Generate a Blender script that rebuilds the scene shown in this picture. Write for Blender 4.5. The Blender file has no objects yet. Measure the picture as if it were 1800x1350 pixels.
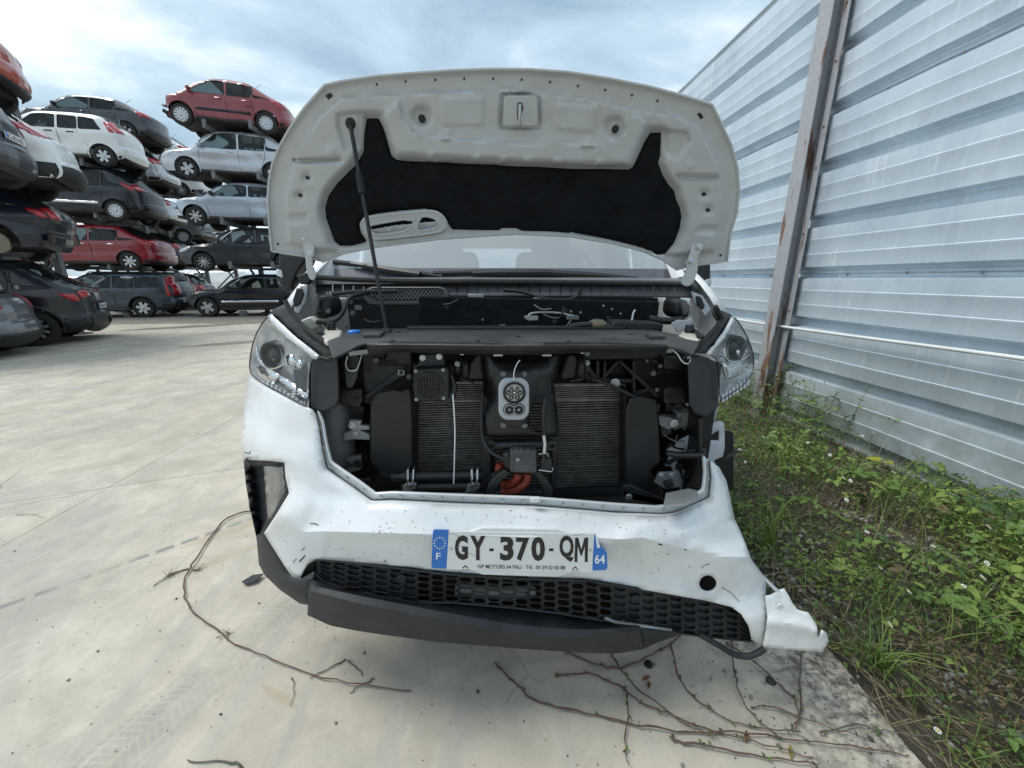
import bpy, math, random
import numpy as np
from mathutils import Vector, Matrix
from mathutils.geometry import delaunay_2d_cdt
random.seed(7)
rng = np.random.default_rng(7)
scene = bpy.context.scene
COL = scene.collection
R = math.radians

# ------------------------------------------------------------------ camera
CAMZ, PITCH, YAW, F = 1.35, R(15.3), R(3.8), 676.0
cd = bpy.data.cameras.new('camera')
cd.sensor_width = 36.0
cd.lens = F / 1800 * 36
cd.clip_start = 0.02
cd.clip_end = 2000
cam = bpy.data.objects.new('camera', cd)
COL.objects.link(cam)
cam.location = (0, 0, CAMZ)
cam.rotation_euler = (R(90) - PITCH, 0, -YAW)
scene.camera = cam
scene.render.engine = 'CYCLES'

# ------------------------------------------------------------------ sky, sun, exposure
SUN_EL, SUN_AZ = R(60), R(-84)        # azimuth clockwise from +Y: high, over the yard to the left
w = bpy.data.worlds.new('World')
scene.world = w
w.use_nodes = True
nt = w.node_tree
nt.nodes.clear()
def wn(t, **k):
    n = nt.nodes.new(t)
    for a, b in k.items():
        setattr(n, a, b)
    return n
out = wn('ShaderNodeOutputWorld')
bg = wn('ShaderNodeBackground')
bg.inputs[1].default_value = 0.12
sky = wn('ShaderNodeTexSky', sky_type='NISHITA', sun_disc=False)
sky.sun_elevation = SUN_EL
sky.sun_rotation = SUN_AZ
sky.air_density = 1.2
sky.dust_density = 2.0
tc = wn('ShaderNodeTexCoord')
sep = wn('ShaderNodeSeparateXYZ')
nt.links.new(tc.outputs['Generated'], sep.inputs[0])
mz = wn('ShaderNodeMath', operation='MAXIMUM'); mz.inputs[1].default_value = 0.0
nt.links.new(sep.outputs[2], mz.inputs[0])
ad = wn('ShaderNodeMath', operation='ADD'); ad.inputs[1].default_value = 0.22
nt.links.new(mz.outputs[0], ad.inputs[0])
dx = wn('ShaderNodeMath', operation='DIVIDE'); dy = wn('ShaderNodeMath', operation='DIVIDE')
nt.links.new(sep.outputs[0], dx.inputs[0]); nt.links.new(ad.outputs[0], dx.inputs[1])
nt.links.new(sep.outputs[1], dy.inputs[0]); nt.links.new(ad.outputs[0], dy.inputs[1])
cmb = wn('ShaderNodeCombineXYZ')
nt.links.new(dx.outputs[0], cmb.inputs[0]); nt.links.new(dy.outputs[0], cmb.inputs[1])
mp = wn('ShaderNodeMapping'); mp.inputs['Location'].default_value = (3.1, 1.7, 0); mp.inputs['Scale'].default_value = (0.8, 1.15, 1)
nt.links.new(cmb.outputs[0], mp.inputs[0])
n1 = wn('ShaderNodeTexNoise'); n1.inputs['Scale'].default_value = 1.5; n1.inputs['Detail'].default_value = 7; n1.inputs['Roughness'].default_value = 0.56; n1.inputs['Distortion'].default_value = 0.35
nt.links.new(mp.outputs[0], n1.inputs['Vector'])
r1 = wn('ShaderNodeValToRGB')
e = r1.color_ramp.elements
e[0].position = 0.34; e[0].color = (2.4, 3.4, 4.3, 1)
e[1].position = 0.68; e[1].color = (8.6, 8.9, 9.0, 1)
m_ = r1.color_ramp.elements.new(0.50); m_.color = (4.1, 5.3, 6.2, 1)
nt.links.new(n1.outputs[0], r1.inputs[0])
n2 = wn('ShaderNodeTexNoise'); n2.inputs['Scale'].default_value = 0.7; n2.inputs['Detail'].default_value = 4
nt.links.new(mp.outputs[0], n2.inputs['Vector'])
r2 = wn('ShaderNodeMapRange'); r2.inputs[1].default_value = 0.3; r2.inputs[2].default_value = 0.6; r2.inputs[3].default_value = 0.72; r2.inputs[4].default_value = 1.0
nt.links.new(n2.outputs[0], r2.inputs[0])
mx = wn('ShaderNodeMix', data_type='RGBA')
nt.links.new(r2.outputs[0], mx.inputs[0]); nt.links.new(sky.outputs[0], mx.inputs[6]); nt.links.new(r1.outputs[0], mx.inputs[7])
nt.links.new(mx.outputs[2], bg.inputs[0]); nt.links.new(bg.outputs[0], out.inputs[0])

sl = bpy.data.lights.new('sun', 'SUN')
sl.energy = 2.0
sl.angle = R(24)
sl.color = (1.0, 0.97, 0.92)
sun = bpy.data.objects.new('sun', sl)
COL.objects.link(sun)
sd_ = Vector((math.sin(SUN_AZ) * math.cos(SUN_EL), math.cos(SUN_AZ) * math.cos(SUN_EL), math.sin(SUN_EL)))
sun.rotation_euler = (-sd_).to_track_quat('-Z', 'Y').to_euler()
sun.location = (0, 0, 12)

vs = scene.view_settings
vs.view_transform = 'Standard'
vs.look = 'None'
vs.exposure = 0.39
vs.gamma = 1.0
vs.use_curve_mapping = False

# ------------------------------------------------------------------ pixel -> place helpers (photo is 1800 x 1350)
CH, SH = math.cos(YAW), math.sin(YAW)
CP, SP = math.cos(PITCH), math.sin(PITCH)
def ray(px, py):
    u = (px - 900) / F
    v = (675 - py) / F
    f = CP + v * SP
    up = -SP + v * CP
    return Vector((f * SH + u * CH, f * CH - u * SH, up))
C0 = Vector((0, 0, CAMZ))
def PY(px, py, Y):
    d = ray(px, py); return C0 + d * (Y / d.y)
def PZ(px, py, Z):
    d = ray(px, py); return C0 + d * ((Z - CAMZ) / d.z)
def PX(px, py, X):
    d = ray(px, py); return C0 + d * (X / d.x)
def PS(px, py, fn, a=0.3, b=4.0):
    """where the sight line meets the surface y = fn(x, z)"""
    d = ray(px, py)
    for _ in range(34):
        m = (a + b) / 2
        p = C0 + d * m
        if p.y < fn(p.x, p.z): a = m
        else: b = m
    return C0 + d * a

# ------------------------------------------------------------------ 2-D polygon tools
def inpoly(P, poly):
    P = np.asarray(P, float); poly = np.asarray(poly, float)
    x, y = P[:, 0], P[:, 1]
    c = np.zeros(len(P), bool)
    n = len(poly)
    for i in range(n):
        x1, y1 = poly[i]; x2, y2 = poly[(i + 1) % n]
        k = ((y1 > y) != (y2 > y))
        with np.errstate(divide='ignore', invalid='ignore'):
            xi = (x2 - x1) * (y - y1) / (y2 - y1) + x1
        c ^= k & (x < xi)
    return c
def dseg(P, poly, closed=True):
    P = np.asarray(P, float); poly = np.asarray(poly, float)
    d = np.full(len(P), 1e9)
    n = len(poly)
    for i in range(n if closed else n - 1):
        a = poly[i]; b = poly[(i + 1) % n]
        ab = b - a
        L = (ab ** 2).sum()
        t = np.clip(((P - a) @ ab) / (L + 1e-12), 0, 1)
        q = a + t[:, None] * ab
        d = np.minimum(d, np.hypot(*(P - q).T))
    return d
def sdist(P, poly):
    return np.where(inpoly(P, poly), 1, -1) * dseg(P, poly)
def sstep(x):
    x = np.clip(x, 0, 1); return x * x * (3 - 2 * x)
def resample(pts, step, closed=True):
    o = []
    n = len(pts)
    for i in range(n if closed else n - 1):
        a = np.array(pts[i], float); b = np.array(pts[(i + 1) % n], float)
        k = max(1, int(round(np.hypot(*(b - a)) / step)))
        for j in range(k): o.append(tuple(a + (b - a) * j / k))
    if not closed: o.append(tuple(pts[-1]))
    return o
def chaikin(pts, n=1, closed=True):
    for _ in range(n):
        o = []
        m = len(pts)
        if not closed: o.append(pts[0])
        for i in range(m if closed else m - 1):
            a = np.array(pts[i], float); b = np.array(pts[(i + 1) % m], float)
            o += [tuple(a * .75 + b * .25), tuple(a * .25 + b * .75)]
        if not closed: o.append(pts[-1])
        pts = o
    return pts
def rounded(pts, r):
    """cut every corner of a closed polygon back by at most r"""
    o = []
    n = len(pts)
    for i in range(n):
        a, b, c = (np.array(pts[k % n], float) for k in (i - 1, i, i + 1))
        la, lc = np.hypot(*(a - b)), np.hypot(*(c - b))
        p, q = b + (a - b) / la * min(r, la * .4), b + (c - b) / lc * min(r, lc * .4)
        for t in (0, .35, .65, 1): o.append(tuple((1 - t) ** 2 * p + 2 * t * (1 - t) * b + t * t * q))
    return o
def interp(pts, x):
    """piecewise linear y(x) through pts sorted by x"""
    return float(np.interp(x, [p[0] for p in pts], [p[1] for p in pts]))
def tri2d(outline, holes=(), step=10.0, edge_step=None, lines=()):
    """triangulate a polygon with holes and an inner point lattice -> (N,2) points, triangles"""
    es = edge_step or step
    loops = [resample(outline, es)] + [resample(h, es) for h in holes]
    V = []; E = []
    for lp in loops:
        s = len(V); V += lp
        E += [(s + i, s + (i + 1) % len(lp)) for i in range(len(lp))]
    for ln in lines:
        lp = resample(ln, es, False); s = len(V); V += lp
        E += [(s + i, s + i + 1) for i in range(len(lp) - 1)]
    o = np.array(outline, float)
    x0, y0 = o.min(0); x1, y1 = o.max(0)
    g = []
    r = 0; y = y0
    while y < y1:
        xs = np.arange(x0 + (step * .5 if r % 2 else 0), x1, step)
        g += [(x, y) for x in xs]
        y += step * .866; r += 1
    if g:
        g = np.array(g)
        k = inpoly(g, outline)
        for h in holes: k &= ~inpoly(g, h)
        g = g[k]
        if len(g):
            d = np.full(len(g), 1e9)
            for lp in loops: d = np.minimum(d, dseg(g, lp))
            for ln in lines: d = np.minimum(d, dseg(g, ln, False))
            g = g[d > step * .45]
            V += [tuple(p) for p in g]
    res = delaunay_2d_cdt([Vector((float(a), float(b))) for a, b in V], E, [], 0, 1e-7)
    P = np.array([(p.x, p.y) for p in res[0]])
    T = np.array([tuple(f) for f in res[2] if len(f) == 3])
    c = P[T].mean(1)
    k = inpoly(c, outline)
    for h in holes: k &= ~inpoly(c, h)
    return P, T[k]

# ------------------------------------------------------------------ mesh builder
def V3(p): return Vector((float(p[0]), float(p[1]), float(p[2])))
class MB:
    def __init__(s): s.v = []; s.f = []; s.m = []
    def add(s, vs, fs, m=0):
        o = len(s.v)
        s.v += [tuple(map(float, v)) for v in vs]
        s.f += [tuple(int(i) + o for i in f) for f in fs]
        s.m += [m] * len(fs)
        return s
    def box(s, c, size, rot=None, m=0):
        hx, hy, hz = size[0] / 2, size[1] / 2, size[2] / 2
        vs = [Vector((a * hx, b * hy, d * hz)) for a in (-1, 1) for b in (-1, 1) for d in (-1, 1)]
        if rot is not None: vs = [rot @ v for v in vs]
        c = V3(c)
        return s.add([v + c for v in vs], [(0, 1, 3, 2), (4, 6, 7, 5), (0, 4, 5, 1), (2, 3, 7, 6), (0, 2, 6, 4), (1, 5, 7, 3)], m)
    def prism(s, poly, vec, m=0):
        """extrude a 3-D polygon by vec"""
        n = len(poly)
        vec = V3(vec)
        poly = [V3(p) for p in poly]
        nor = Vector((0, 0, 0))
        for i in range(n): nor += poly[i].cross(poly[(i + 1) % n])
        if nor.dot(vec) > 0: poly = poly[::-1]
        vs = poly + [p + vec for p in poly]
        fs = [tuple(range(n)), tuple(range(2 * n - 1, n - 1, -1))]
        fs += [(i, i + n, (i + 1) % n + n, (i + 1) % n) for i in range(n)]
        return s.add(vs, fs, m)
    def tube(s, pts, r, n=8, m=0, flat=1.0, caps=True):
        pts = [V3(p) for p in pts]
        k = len(pts)
        rr = r if hasattr(r, '__len__') else [r] * k
        t0 = (pts[1] - pts[0]).normalized()
        a = t0.orthogonal().normalized()
        vs = []
        for i in range(k):
            t = (pts[min(i + 1, k - 1)] - pts[max(i - 1, 0)]).normalized()
            a = (a - t * a.dot(t))
            a = a.normalized() if a.length > 1e-6 else t.orthogonal().normalized()
            b = t.cross(a)
            for j in range(n):
                q = 2 * math.pi * j / n
                vs.append(pts[i] + (a * math.cos(q) + b * math.sin(q) * flat) * rr[i])
        fs = [(i * n + j, i * n + (j + 1) % n, (i + 1) * n + (j + 1) % n, (i + 1) * n + j) for i in range(k - 1) for j in range(n)]
        if caps: fs += [tuple(range(n - 1, -1, -1)), tuple(range((k - 1) * n, k * n))]
        return s.add(vs, fs, m)
    def lathe(s, c, ax, prof, n=16, m=0, ref=None):
        """prof = [(radius, along)], closed at ends when radius 0"""
        ax = V3(ax).normalized(); c = V3(c)
        a = (V3(ref) if ref is not None else ax.orthogonal()).normalized(); b = ax.cross(a)
        vs = []
        for r, h in prof:
            for j in range(n):
                q = 2 * math.pi * j / n
                vs.append(c + ax * h + (a * math.cos(q) + b * math.sin(q)) * max(r, 1e-5))
        k = len(prof)
        fs = [(i * n + j, i * n + (j + 1) % n, (i + 1) * n + (j + 1) % n, (i + 1) * n + j) for i in range(k - 1) for j in range(n)]
        return s.add(vs, fs, m)
    def disc(s, c, ax, r, h, n=16, m=0):
        return s.lathe(c, ax, [(0, 0), (r, 0), (r, h), (0, h)], n, m)
    def grid(s, rows, m=0, flip=False):
        h = len(rows); k = len(rows[0])
        vs = [p for r in rows for p in r]
        fs = [(i * k + j, i * k + j + 1, (i + 1) * k + j + 1, (i + 1) * k + j) for i in range(h - 1) for j in range(k - 1)]
        if flip: fs = [f[::-1] for f in fs]
        return s.add(vs, fs, m)
    def build(s, name, mats, parent=None, smooth=True, angle=38, bevel=0, bseg=2, solid=0, soff=-1):
        me = bpy.data.meshes.new(name)
        me.from_pydata(s.v, [], s.f)
        for mt in (mats if isinstance(mats, (list, tuple)) else [mats]): me.materials.append(mt)
        if any(s.m): me.polygons.foreach_set('material_index', s.m)
        me.update()
        if smooth:
            me.shade_smooth()
            me.set_sharp_from_angle(angle=R(angle))
        o = bpy.data.objects.new(name, me)
        COL.objects.link(o)
        if solid:
            md = o.modifiers.new('solid', 'SOLIDIFY'); md.thickness = solid; md.offset = soff
        if bevel:
            md = o.modifiers.new('bevel', 'BEVEL'); md.width = bevel; md.segments = bseg; md.limit_method = 'ANGLE'; md.angle_limit = R(40)
            md.harden_normals = False
        if parent is not None: adopt(o, parent)
        return o
def adopt(o, p):
    o.parent = p
    if p.type == 'EMPTY' and not p.get('local_'):
        o.matrix_parent_inverse = Matrix.Translation(-p.location)
def tag(o, label=None, cat=None, group=None, kind=None):
    if label: o['label'] = label
    if cat: o['category'] = cat
    if group: o['group'] = group
    if kind: o['kind'] = kind
    return o
def empty(name, loc=(0, 0, 0), label=None, cat=None, group=None):
    o = bpy.data.objects.new(name, None)
    COL.objects.link(o)
    o.location = loc
    o.empty_display_size = 0.1
    return tag(o, label, cat, group)
def patch3(P, T, fn, flip=False):
    """2-D triangulation mapped into the world by fn(points)->(N,3)"""
    W = fn(P)
    F_ = [tuple(t[::-1]) if flip else tuple(t) for t in T]
    return W, F_
def text_mesh(body, size, thick=0.0, bold=0.0, xs=1.0, align='CENTER', space=1.0):
    """returns verts, faces of flat lettering in the XY plane (baseline y = 0)"""
    c = bpy.data.curves.new('t', 'FONT')
    c.body = body; c.size = size; c.extrude = thick; c.offset = bold; c.align_x = align; c.resolution_u = 3
    c.space_character = space
    o = bpy.data.objects.new('t', c)
    COL.objects.link(o)
    dg = bpy.context.evaluated_depsgraph_get()
    dg.update()
    me = bpy.data.meshes.new_from_object(o.evaluated_get(dg))
    vs = [(v.co.x * xs, v.co.y, v.co.z) for v in me.vertices]
    fs = [tuple(p.vertices) for p in me.polygons]
    bpy.data.objects.remove(o); bpy.data.meshes.remove(me); bpy.data.curves.remove(c)
    return vs, fs
# ------------------------------------------------------------------ materials
class NT:
    def __init__(s, name):
        s.m = bpy.data.materials.new(name); s.m.use_nodes = True
        s.t = s.m.node_tree; s.t.nodes.clear()
        s.out = s.n('ShaderNodeOutputMaterial')
        s.b = s.n('ShaderNodeBsdfPrincipled')
        s.l(s.b.outputs[0], s.out.inputs[0])
        s.tc = s.n('ShaderNodeTexCoord')
        s.co = s.tc.outputs['Object']
    def n(s, t, **k):
        x = s.t.nodes.new(t)
        for a, b in k.items(): setattr(x, a, b)
        return x
    def l(s, a, b): s.t.links.new(a, b)
    def noise(s, scale, detail=4, rough=.55, co=None, dist=0, stretch=None):
        x = s.n('ShaderNodeTexNoise'); x.inputs['Scale'].default_value = scale; x.inputs['Detail'].default_value = detail
        x.inputs['Roughness'].default_value = rough; x.inputs['Distortion'].default_value = dist
        c = co or s.co
        if stretch:
            mp = s.n('ShaderNodeMapping'); mp.inputs['Scale'].default_value = stretch; s.l(c, mp.inputs[0]); c = mp.outputs[0]
        s.l(c, x.inputs['Vector']); return x.outputs[0]
    def rng(s, v, a, b, c=0., d=1.):
        x = s.n('ShaderNodeMapRange'); x.clamp = True
        for i, q in enumerate((a, b, c, d)): x.inputs[i + 1].default_value = q
        s.l(v, x.inputs[0]); return x.outputs[0]
    def mix(s, f, a, b):
        x = s.n('ShaderNodeMix', data_type='RGBA')
        for v, i in ((f, 0), (a, 6), (b, 7)):
            if isinstance(v, (int, float)): x.inputs[i].default_value = v
            elif isinstance(v, tuple): x.inputs[i].default_value = (*v[:3], 1)
            else: s.l(v, x.inputs[i])
        return x.outputs[2]
    def math(s, op, a, b=None, c=None):
        x = s.n('ShaderNodeMath', operation=op)
        for i, v in enumerate((a, b, c)):
            if v is None: continue
            if isinstance(v, (int, float)): x.inputs[i].default_value = v
            else: s.l(v, x.inputs[i])
        return x.outputs[0]
    def bump(s, h, strength=.3, dist=.01):
        x = s.n('ShaderNodeBump'); x.inputs['Strength'].default_value = strength; x.inputs['Distance'].default_value = dist
        s.l(h, x.inputs['Height']); s.l(x.outputs[0], s.b.inputs['Normal'])
    def set(s, **k):
        for a, v in k.items():
            i = s.b.inputs[{'col': 'Base Color', 'rough': 'Roughness', 'metal': 'Metallic', 'coat': 'Coat Weight', 'spec': 'Specular IOR Level', 'trans': 'Transmission Weight', 'ior': 'IOR', 'alpha': 'Alpha', 'emit': 'Emission Color', 'emits': 'Emission Strength', 'coatr': 'Coat Roughness', 'sss': 'Subsurface Weight'}[a]]
            if isinstance(v, (int, float)): i.default_value = v
            elif isinstance(v, tuple): i.default_value = (*v[:3], 1)
            else: s.l(v, i)
        return s
def pmat(name, col, rough=.5, metal=0., var=.12, vs=9., dirt=0., dirtcol=(.30, .27, .22), ds=3.5, bump=0., bs=90., coat=0., spec=.5, speck=0.):
    t = NT(name)
    v = t.rng(t.noise(vs, 2), .3, .7, 1 - var, 1 + var)
    x = t.n('ShaderNodeMix', data_type='RGBA', blend_type='MULTIPLY'); x.inputs[0].default_value = 1
    x.inputs[6].default_value = (*col, 1); t.l(v, x.inputs[7])
    c = x.outputs[2]
    r = rough
    if dirt:
        f = t.rng(t.noise(ds, 4, .65), .5 - .12, .5 + .22, 0, dirt)
        c = t.mix(f, c, dirtcol)
        r = t.rng(f, 0, 1, rough, .85)
    if speck:
        f2 = t.rng(t.noise(260., 2, .5), .66, .72, 0, speck)
        c = t.mix(f2, c, dirtcol)
    t.set(col=c, rough=r, metal=metal, coat=coat, spec=spec, coatr=.06)
    if bump: t.bump(t.noise(bs, 2), bump, .004)
    return t.m
M = {}
M['white_paint'] = pmat('white_paint', (.75, .775, .79), .30, 0, .03, 3, .26, (.42, .37, .29), 4.5, coat=.55, speck=.35)
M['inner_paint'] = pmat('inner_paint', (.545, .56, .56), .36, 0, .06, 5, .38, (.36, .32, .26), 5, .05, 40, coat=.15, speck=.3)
M['black_plastic'] = pmat('black_plastic', (.008, .009, .011), .44, 0, .25, 12, .10, (.13, .125, .115), 6, .15, 220)
M['dusty_plastic'] = pmat('dusty_plastic', (.020, .022, .025), .55, 0, .25, 10, .45, (.13, .128, .12), 7, .25, 260, speck=.3)
M['dark_plastic'] = pmat('dark_plastic', (.010, .011, .013), .45, 0, .2, 10, .1, (.1, .095, .09), 5)
M['lip_plastic'] = pmat('lip_plastic', (.010, .012, .015), .55, 0, .25, 14, .20, (.095, .105, .115), 9, .35, 340, speck=.55)
M['grey_plastic'] = pmat('grey_plastic', (.12, .125, .135), .52, 0, .2, 8, .5, (.17, .168, .16), 6, .2, 240, speck=.2)
M['felt'] = pmat('felt', (.008, .009, .011), .85, 0, .3, 30, .12, (.05, .05, .05), 10, .5, 300, spec=.15)
M['steel'] = pmat('steel', (.55, .56, .57), .35, .9, .1, 20)
M['grey_metal'] = pmat('grey_metal', (.35, .36, .36), .45, .5, .12, 12, .2)
M['chrome'] = pmat('chrome', (.82, .83, .84), .08, 1., .02, 5)
M['alloy'] = pmat('alloy', (.52, .53, .54), .3, .75, .05, 5, .25, (.2, .18, .16), 8)
M['rubber'] = pmat('rubber', (.012, .012, .013), .75, 0, .3, 16, .3, (.08, .075, .065), 6)
M['hose'] = pmat('hose', (.013, .013, .014), .45, 0, .2, 16)
M['orange_cable'] = pmat('orange_cable', (.21, .030, .012), .45, 0, .15, 14, .3, (.2, .1, .06), 9)
M['fins'] = pmat('fins', (.34, .33, .31), .42, .4, .3, 30, .45, (.16, .12, .08), 7)
M['fin_back'] = pmat('fin_back', (.02, .019, .018), .8, 0, .3, 40, .3, (.06, .045, .03), 8)
M['port_grey'] = pmat('port_grey', (.40, .42, .45), .45, 0, .05, 9)
M['groove'] = pmat('groove', (.10, .085, .07), .85, 0, .3, 30)
M['bracket_white'] = pmat('bracket_white', (.56, .59, .64), .4, 0, .05, 6, .3, (.3, .29, .27), 5)
M['wax_grey'] = pmat('wax_grey', (.13, .135, .14), .5, 0, .15, 8, .3, (.2, .19, .17), 5)
M['beige_tank'] = pmat('beige_tank', (.55, .53, .47), .4, 0, .06, 9, .25)
M['blue_cap'] = pmat('blue_cap', (.02, .18, .55), .4)
M['plate_white'] = pmat('plate_white', (.74, .75, .74), .35, 0, .03, 4, .2, (.45, .42, .36), 14, coat=.3, speck=.25)
M['plate_blue'] = pmat('plate_blue', (.012, .15, .52), .35, 0, .04, 4, coat=.3)
M['plate_yellow'] = pmat('plate_star', (.75, .78, .55), .4, 0, .0)
M['ink'] = pmat('ink', (.012, .012, .013), .4, 0, .1, 30)
M['white_ink'] = pmat('white_ink', (.8, .82, .84), .4, 0, .02)
M['label_grey'] = pmat('label_grey', (.05, .052, .056), .5, 0, .1)
M['seat_grey'] = pmat('seat_grey', (.22, .23, .25), .8, 0, .1)
M['dash'] = pmat('dash', (.16, .165, .18), .7, 0, .1)
M['van_inside'] = pmat('van_inside', (.55, .57, .58), .6, 0, .06)
M['rust_brown'] = pmat('rust_brown', (.16, .08, .045), .85, 0, .4, 20)
M['hub_tan'] = pmat('hub_tan', (.33, .27, .20), .7, 0, .2, 16, .5)
M['under_black'] = pmat('under_black', (.022, .021, .020), .8, 0, .4, 4, .4, (.10, .08, .06), 3)
M['rack_steel'] = pmat('rack_steel', (.17, .19, .20), .55, .35, .2, 4, .4, (.15, .10, .07), 3)
M['red_lamp'] = pmat('red_lamp', (.42, .012, .018), .15, 0, .15, 20, coat=.6)
M['clear_lamp'] = pmat('clear_lamp', (.62, .64, .66), .14, .3, .2, 30, coat=.8)
M['orange_lamp'] = pmat('orange_lamp', (.6, .2, .03), .2, 0, .1, 20, coat=.6)

def glass(name, tint=(.03, .035, .04), opaque=.6, rough=.03, top=1., clear=(.72, .80, .80)):
    t = NT(name)
    t.set(col=tint, rough=rough, spec=.6)
    tr = t.n('ShaderNodeBsdfTransparent'); tr.inputs[0].default_value = (*clear, 1)
    lw = t.n('ShaderNodeLayerWeight'); lw.inputs[0].default_value = .35
    f = t.rng(t.math('POWER', lw.outputs[1], 2.5), 0, 1, opaque, top)
    ms = t.n('ShaderNodeMixShader')
    t.l(f, ms.inputs[0]); t.l(tr.outputs[0], ms.inputs[1]); t.l(t.b.outputs[0], ms.inputs[2]); t.l(ms.outputs[0], t.out.inputs[0])
    return t.m
M['car_glass'] = glass('car_glass', (.012, .016, .018), .50)
M['screen_glass'] = glass('screen_glass', (.74, .79, .82), .50, .05, .95, (.90, .94, .95))  # pale diffuse tint stands in for sky reflected off the windscreen
M['lens'] = glass('lens', (.30, .32, .33), .04, .03, .45, (.96, .97, .97))
def paint(name, col, metal=.0, dirt=.18, rough=.3):
    m = pmat(name, col, rough, metal, .05, 2.5, dirt, (.30, .28, .25), 2.6, coat=.8 if max(col) > .1 else .4)
    return m
PAINT = {
 'red': paint('paint_red', (.24, .008, .016), .0, .05), 'dullred': paint('paint_dull_red', (.25, .022, .030), .0, .10, .4), 'orange': paint('paint_orange_red', (.40, .06, .022), 0, .12),
 'silver': paint('paint_silver', (.52, .55, .58), .45), 'bluesilver': paint('paint_blue_silver', (.46, .52, .60), .35), 'white': paint('paint_white', (.78, .79, .78), 0, .12),
 'black': paint('paint_black', (.005, .008, .014), .0, .02), 'navy': paint('paint_navy', (.008, .012, .026), .1, .04), 'slate': paint('paint_slate', (.035, .050, .070), .3, .06),
 'grey': paint('paint_grey', (.050, .055, .066), .3, .06), 'darkgrey': paint('paint_dark_grey', (.045, .052, .062), .3, .05), 'pewter': paint('paint_pewter', (.19, .20, .20), .4), 'midgrey': paint('paint_mid_grey', (.13, .14, .155), .4)}
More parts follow.
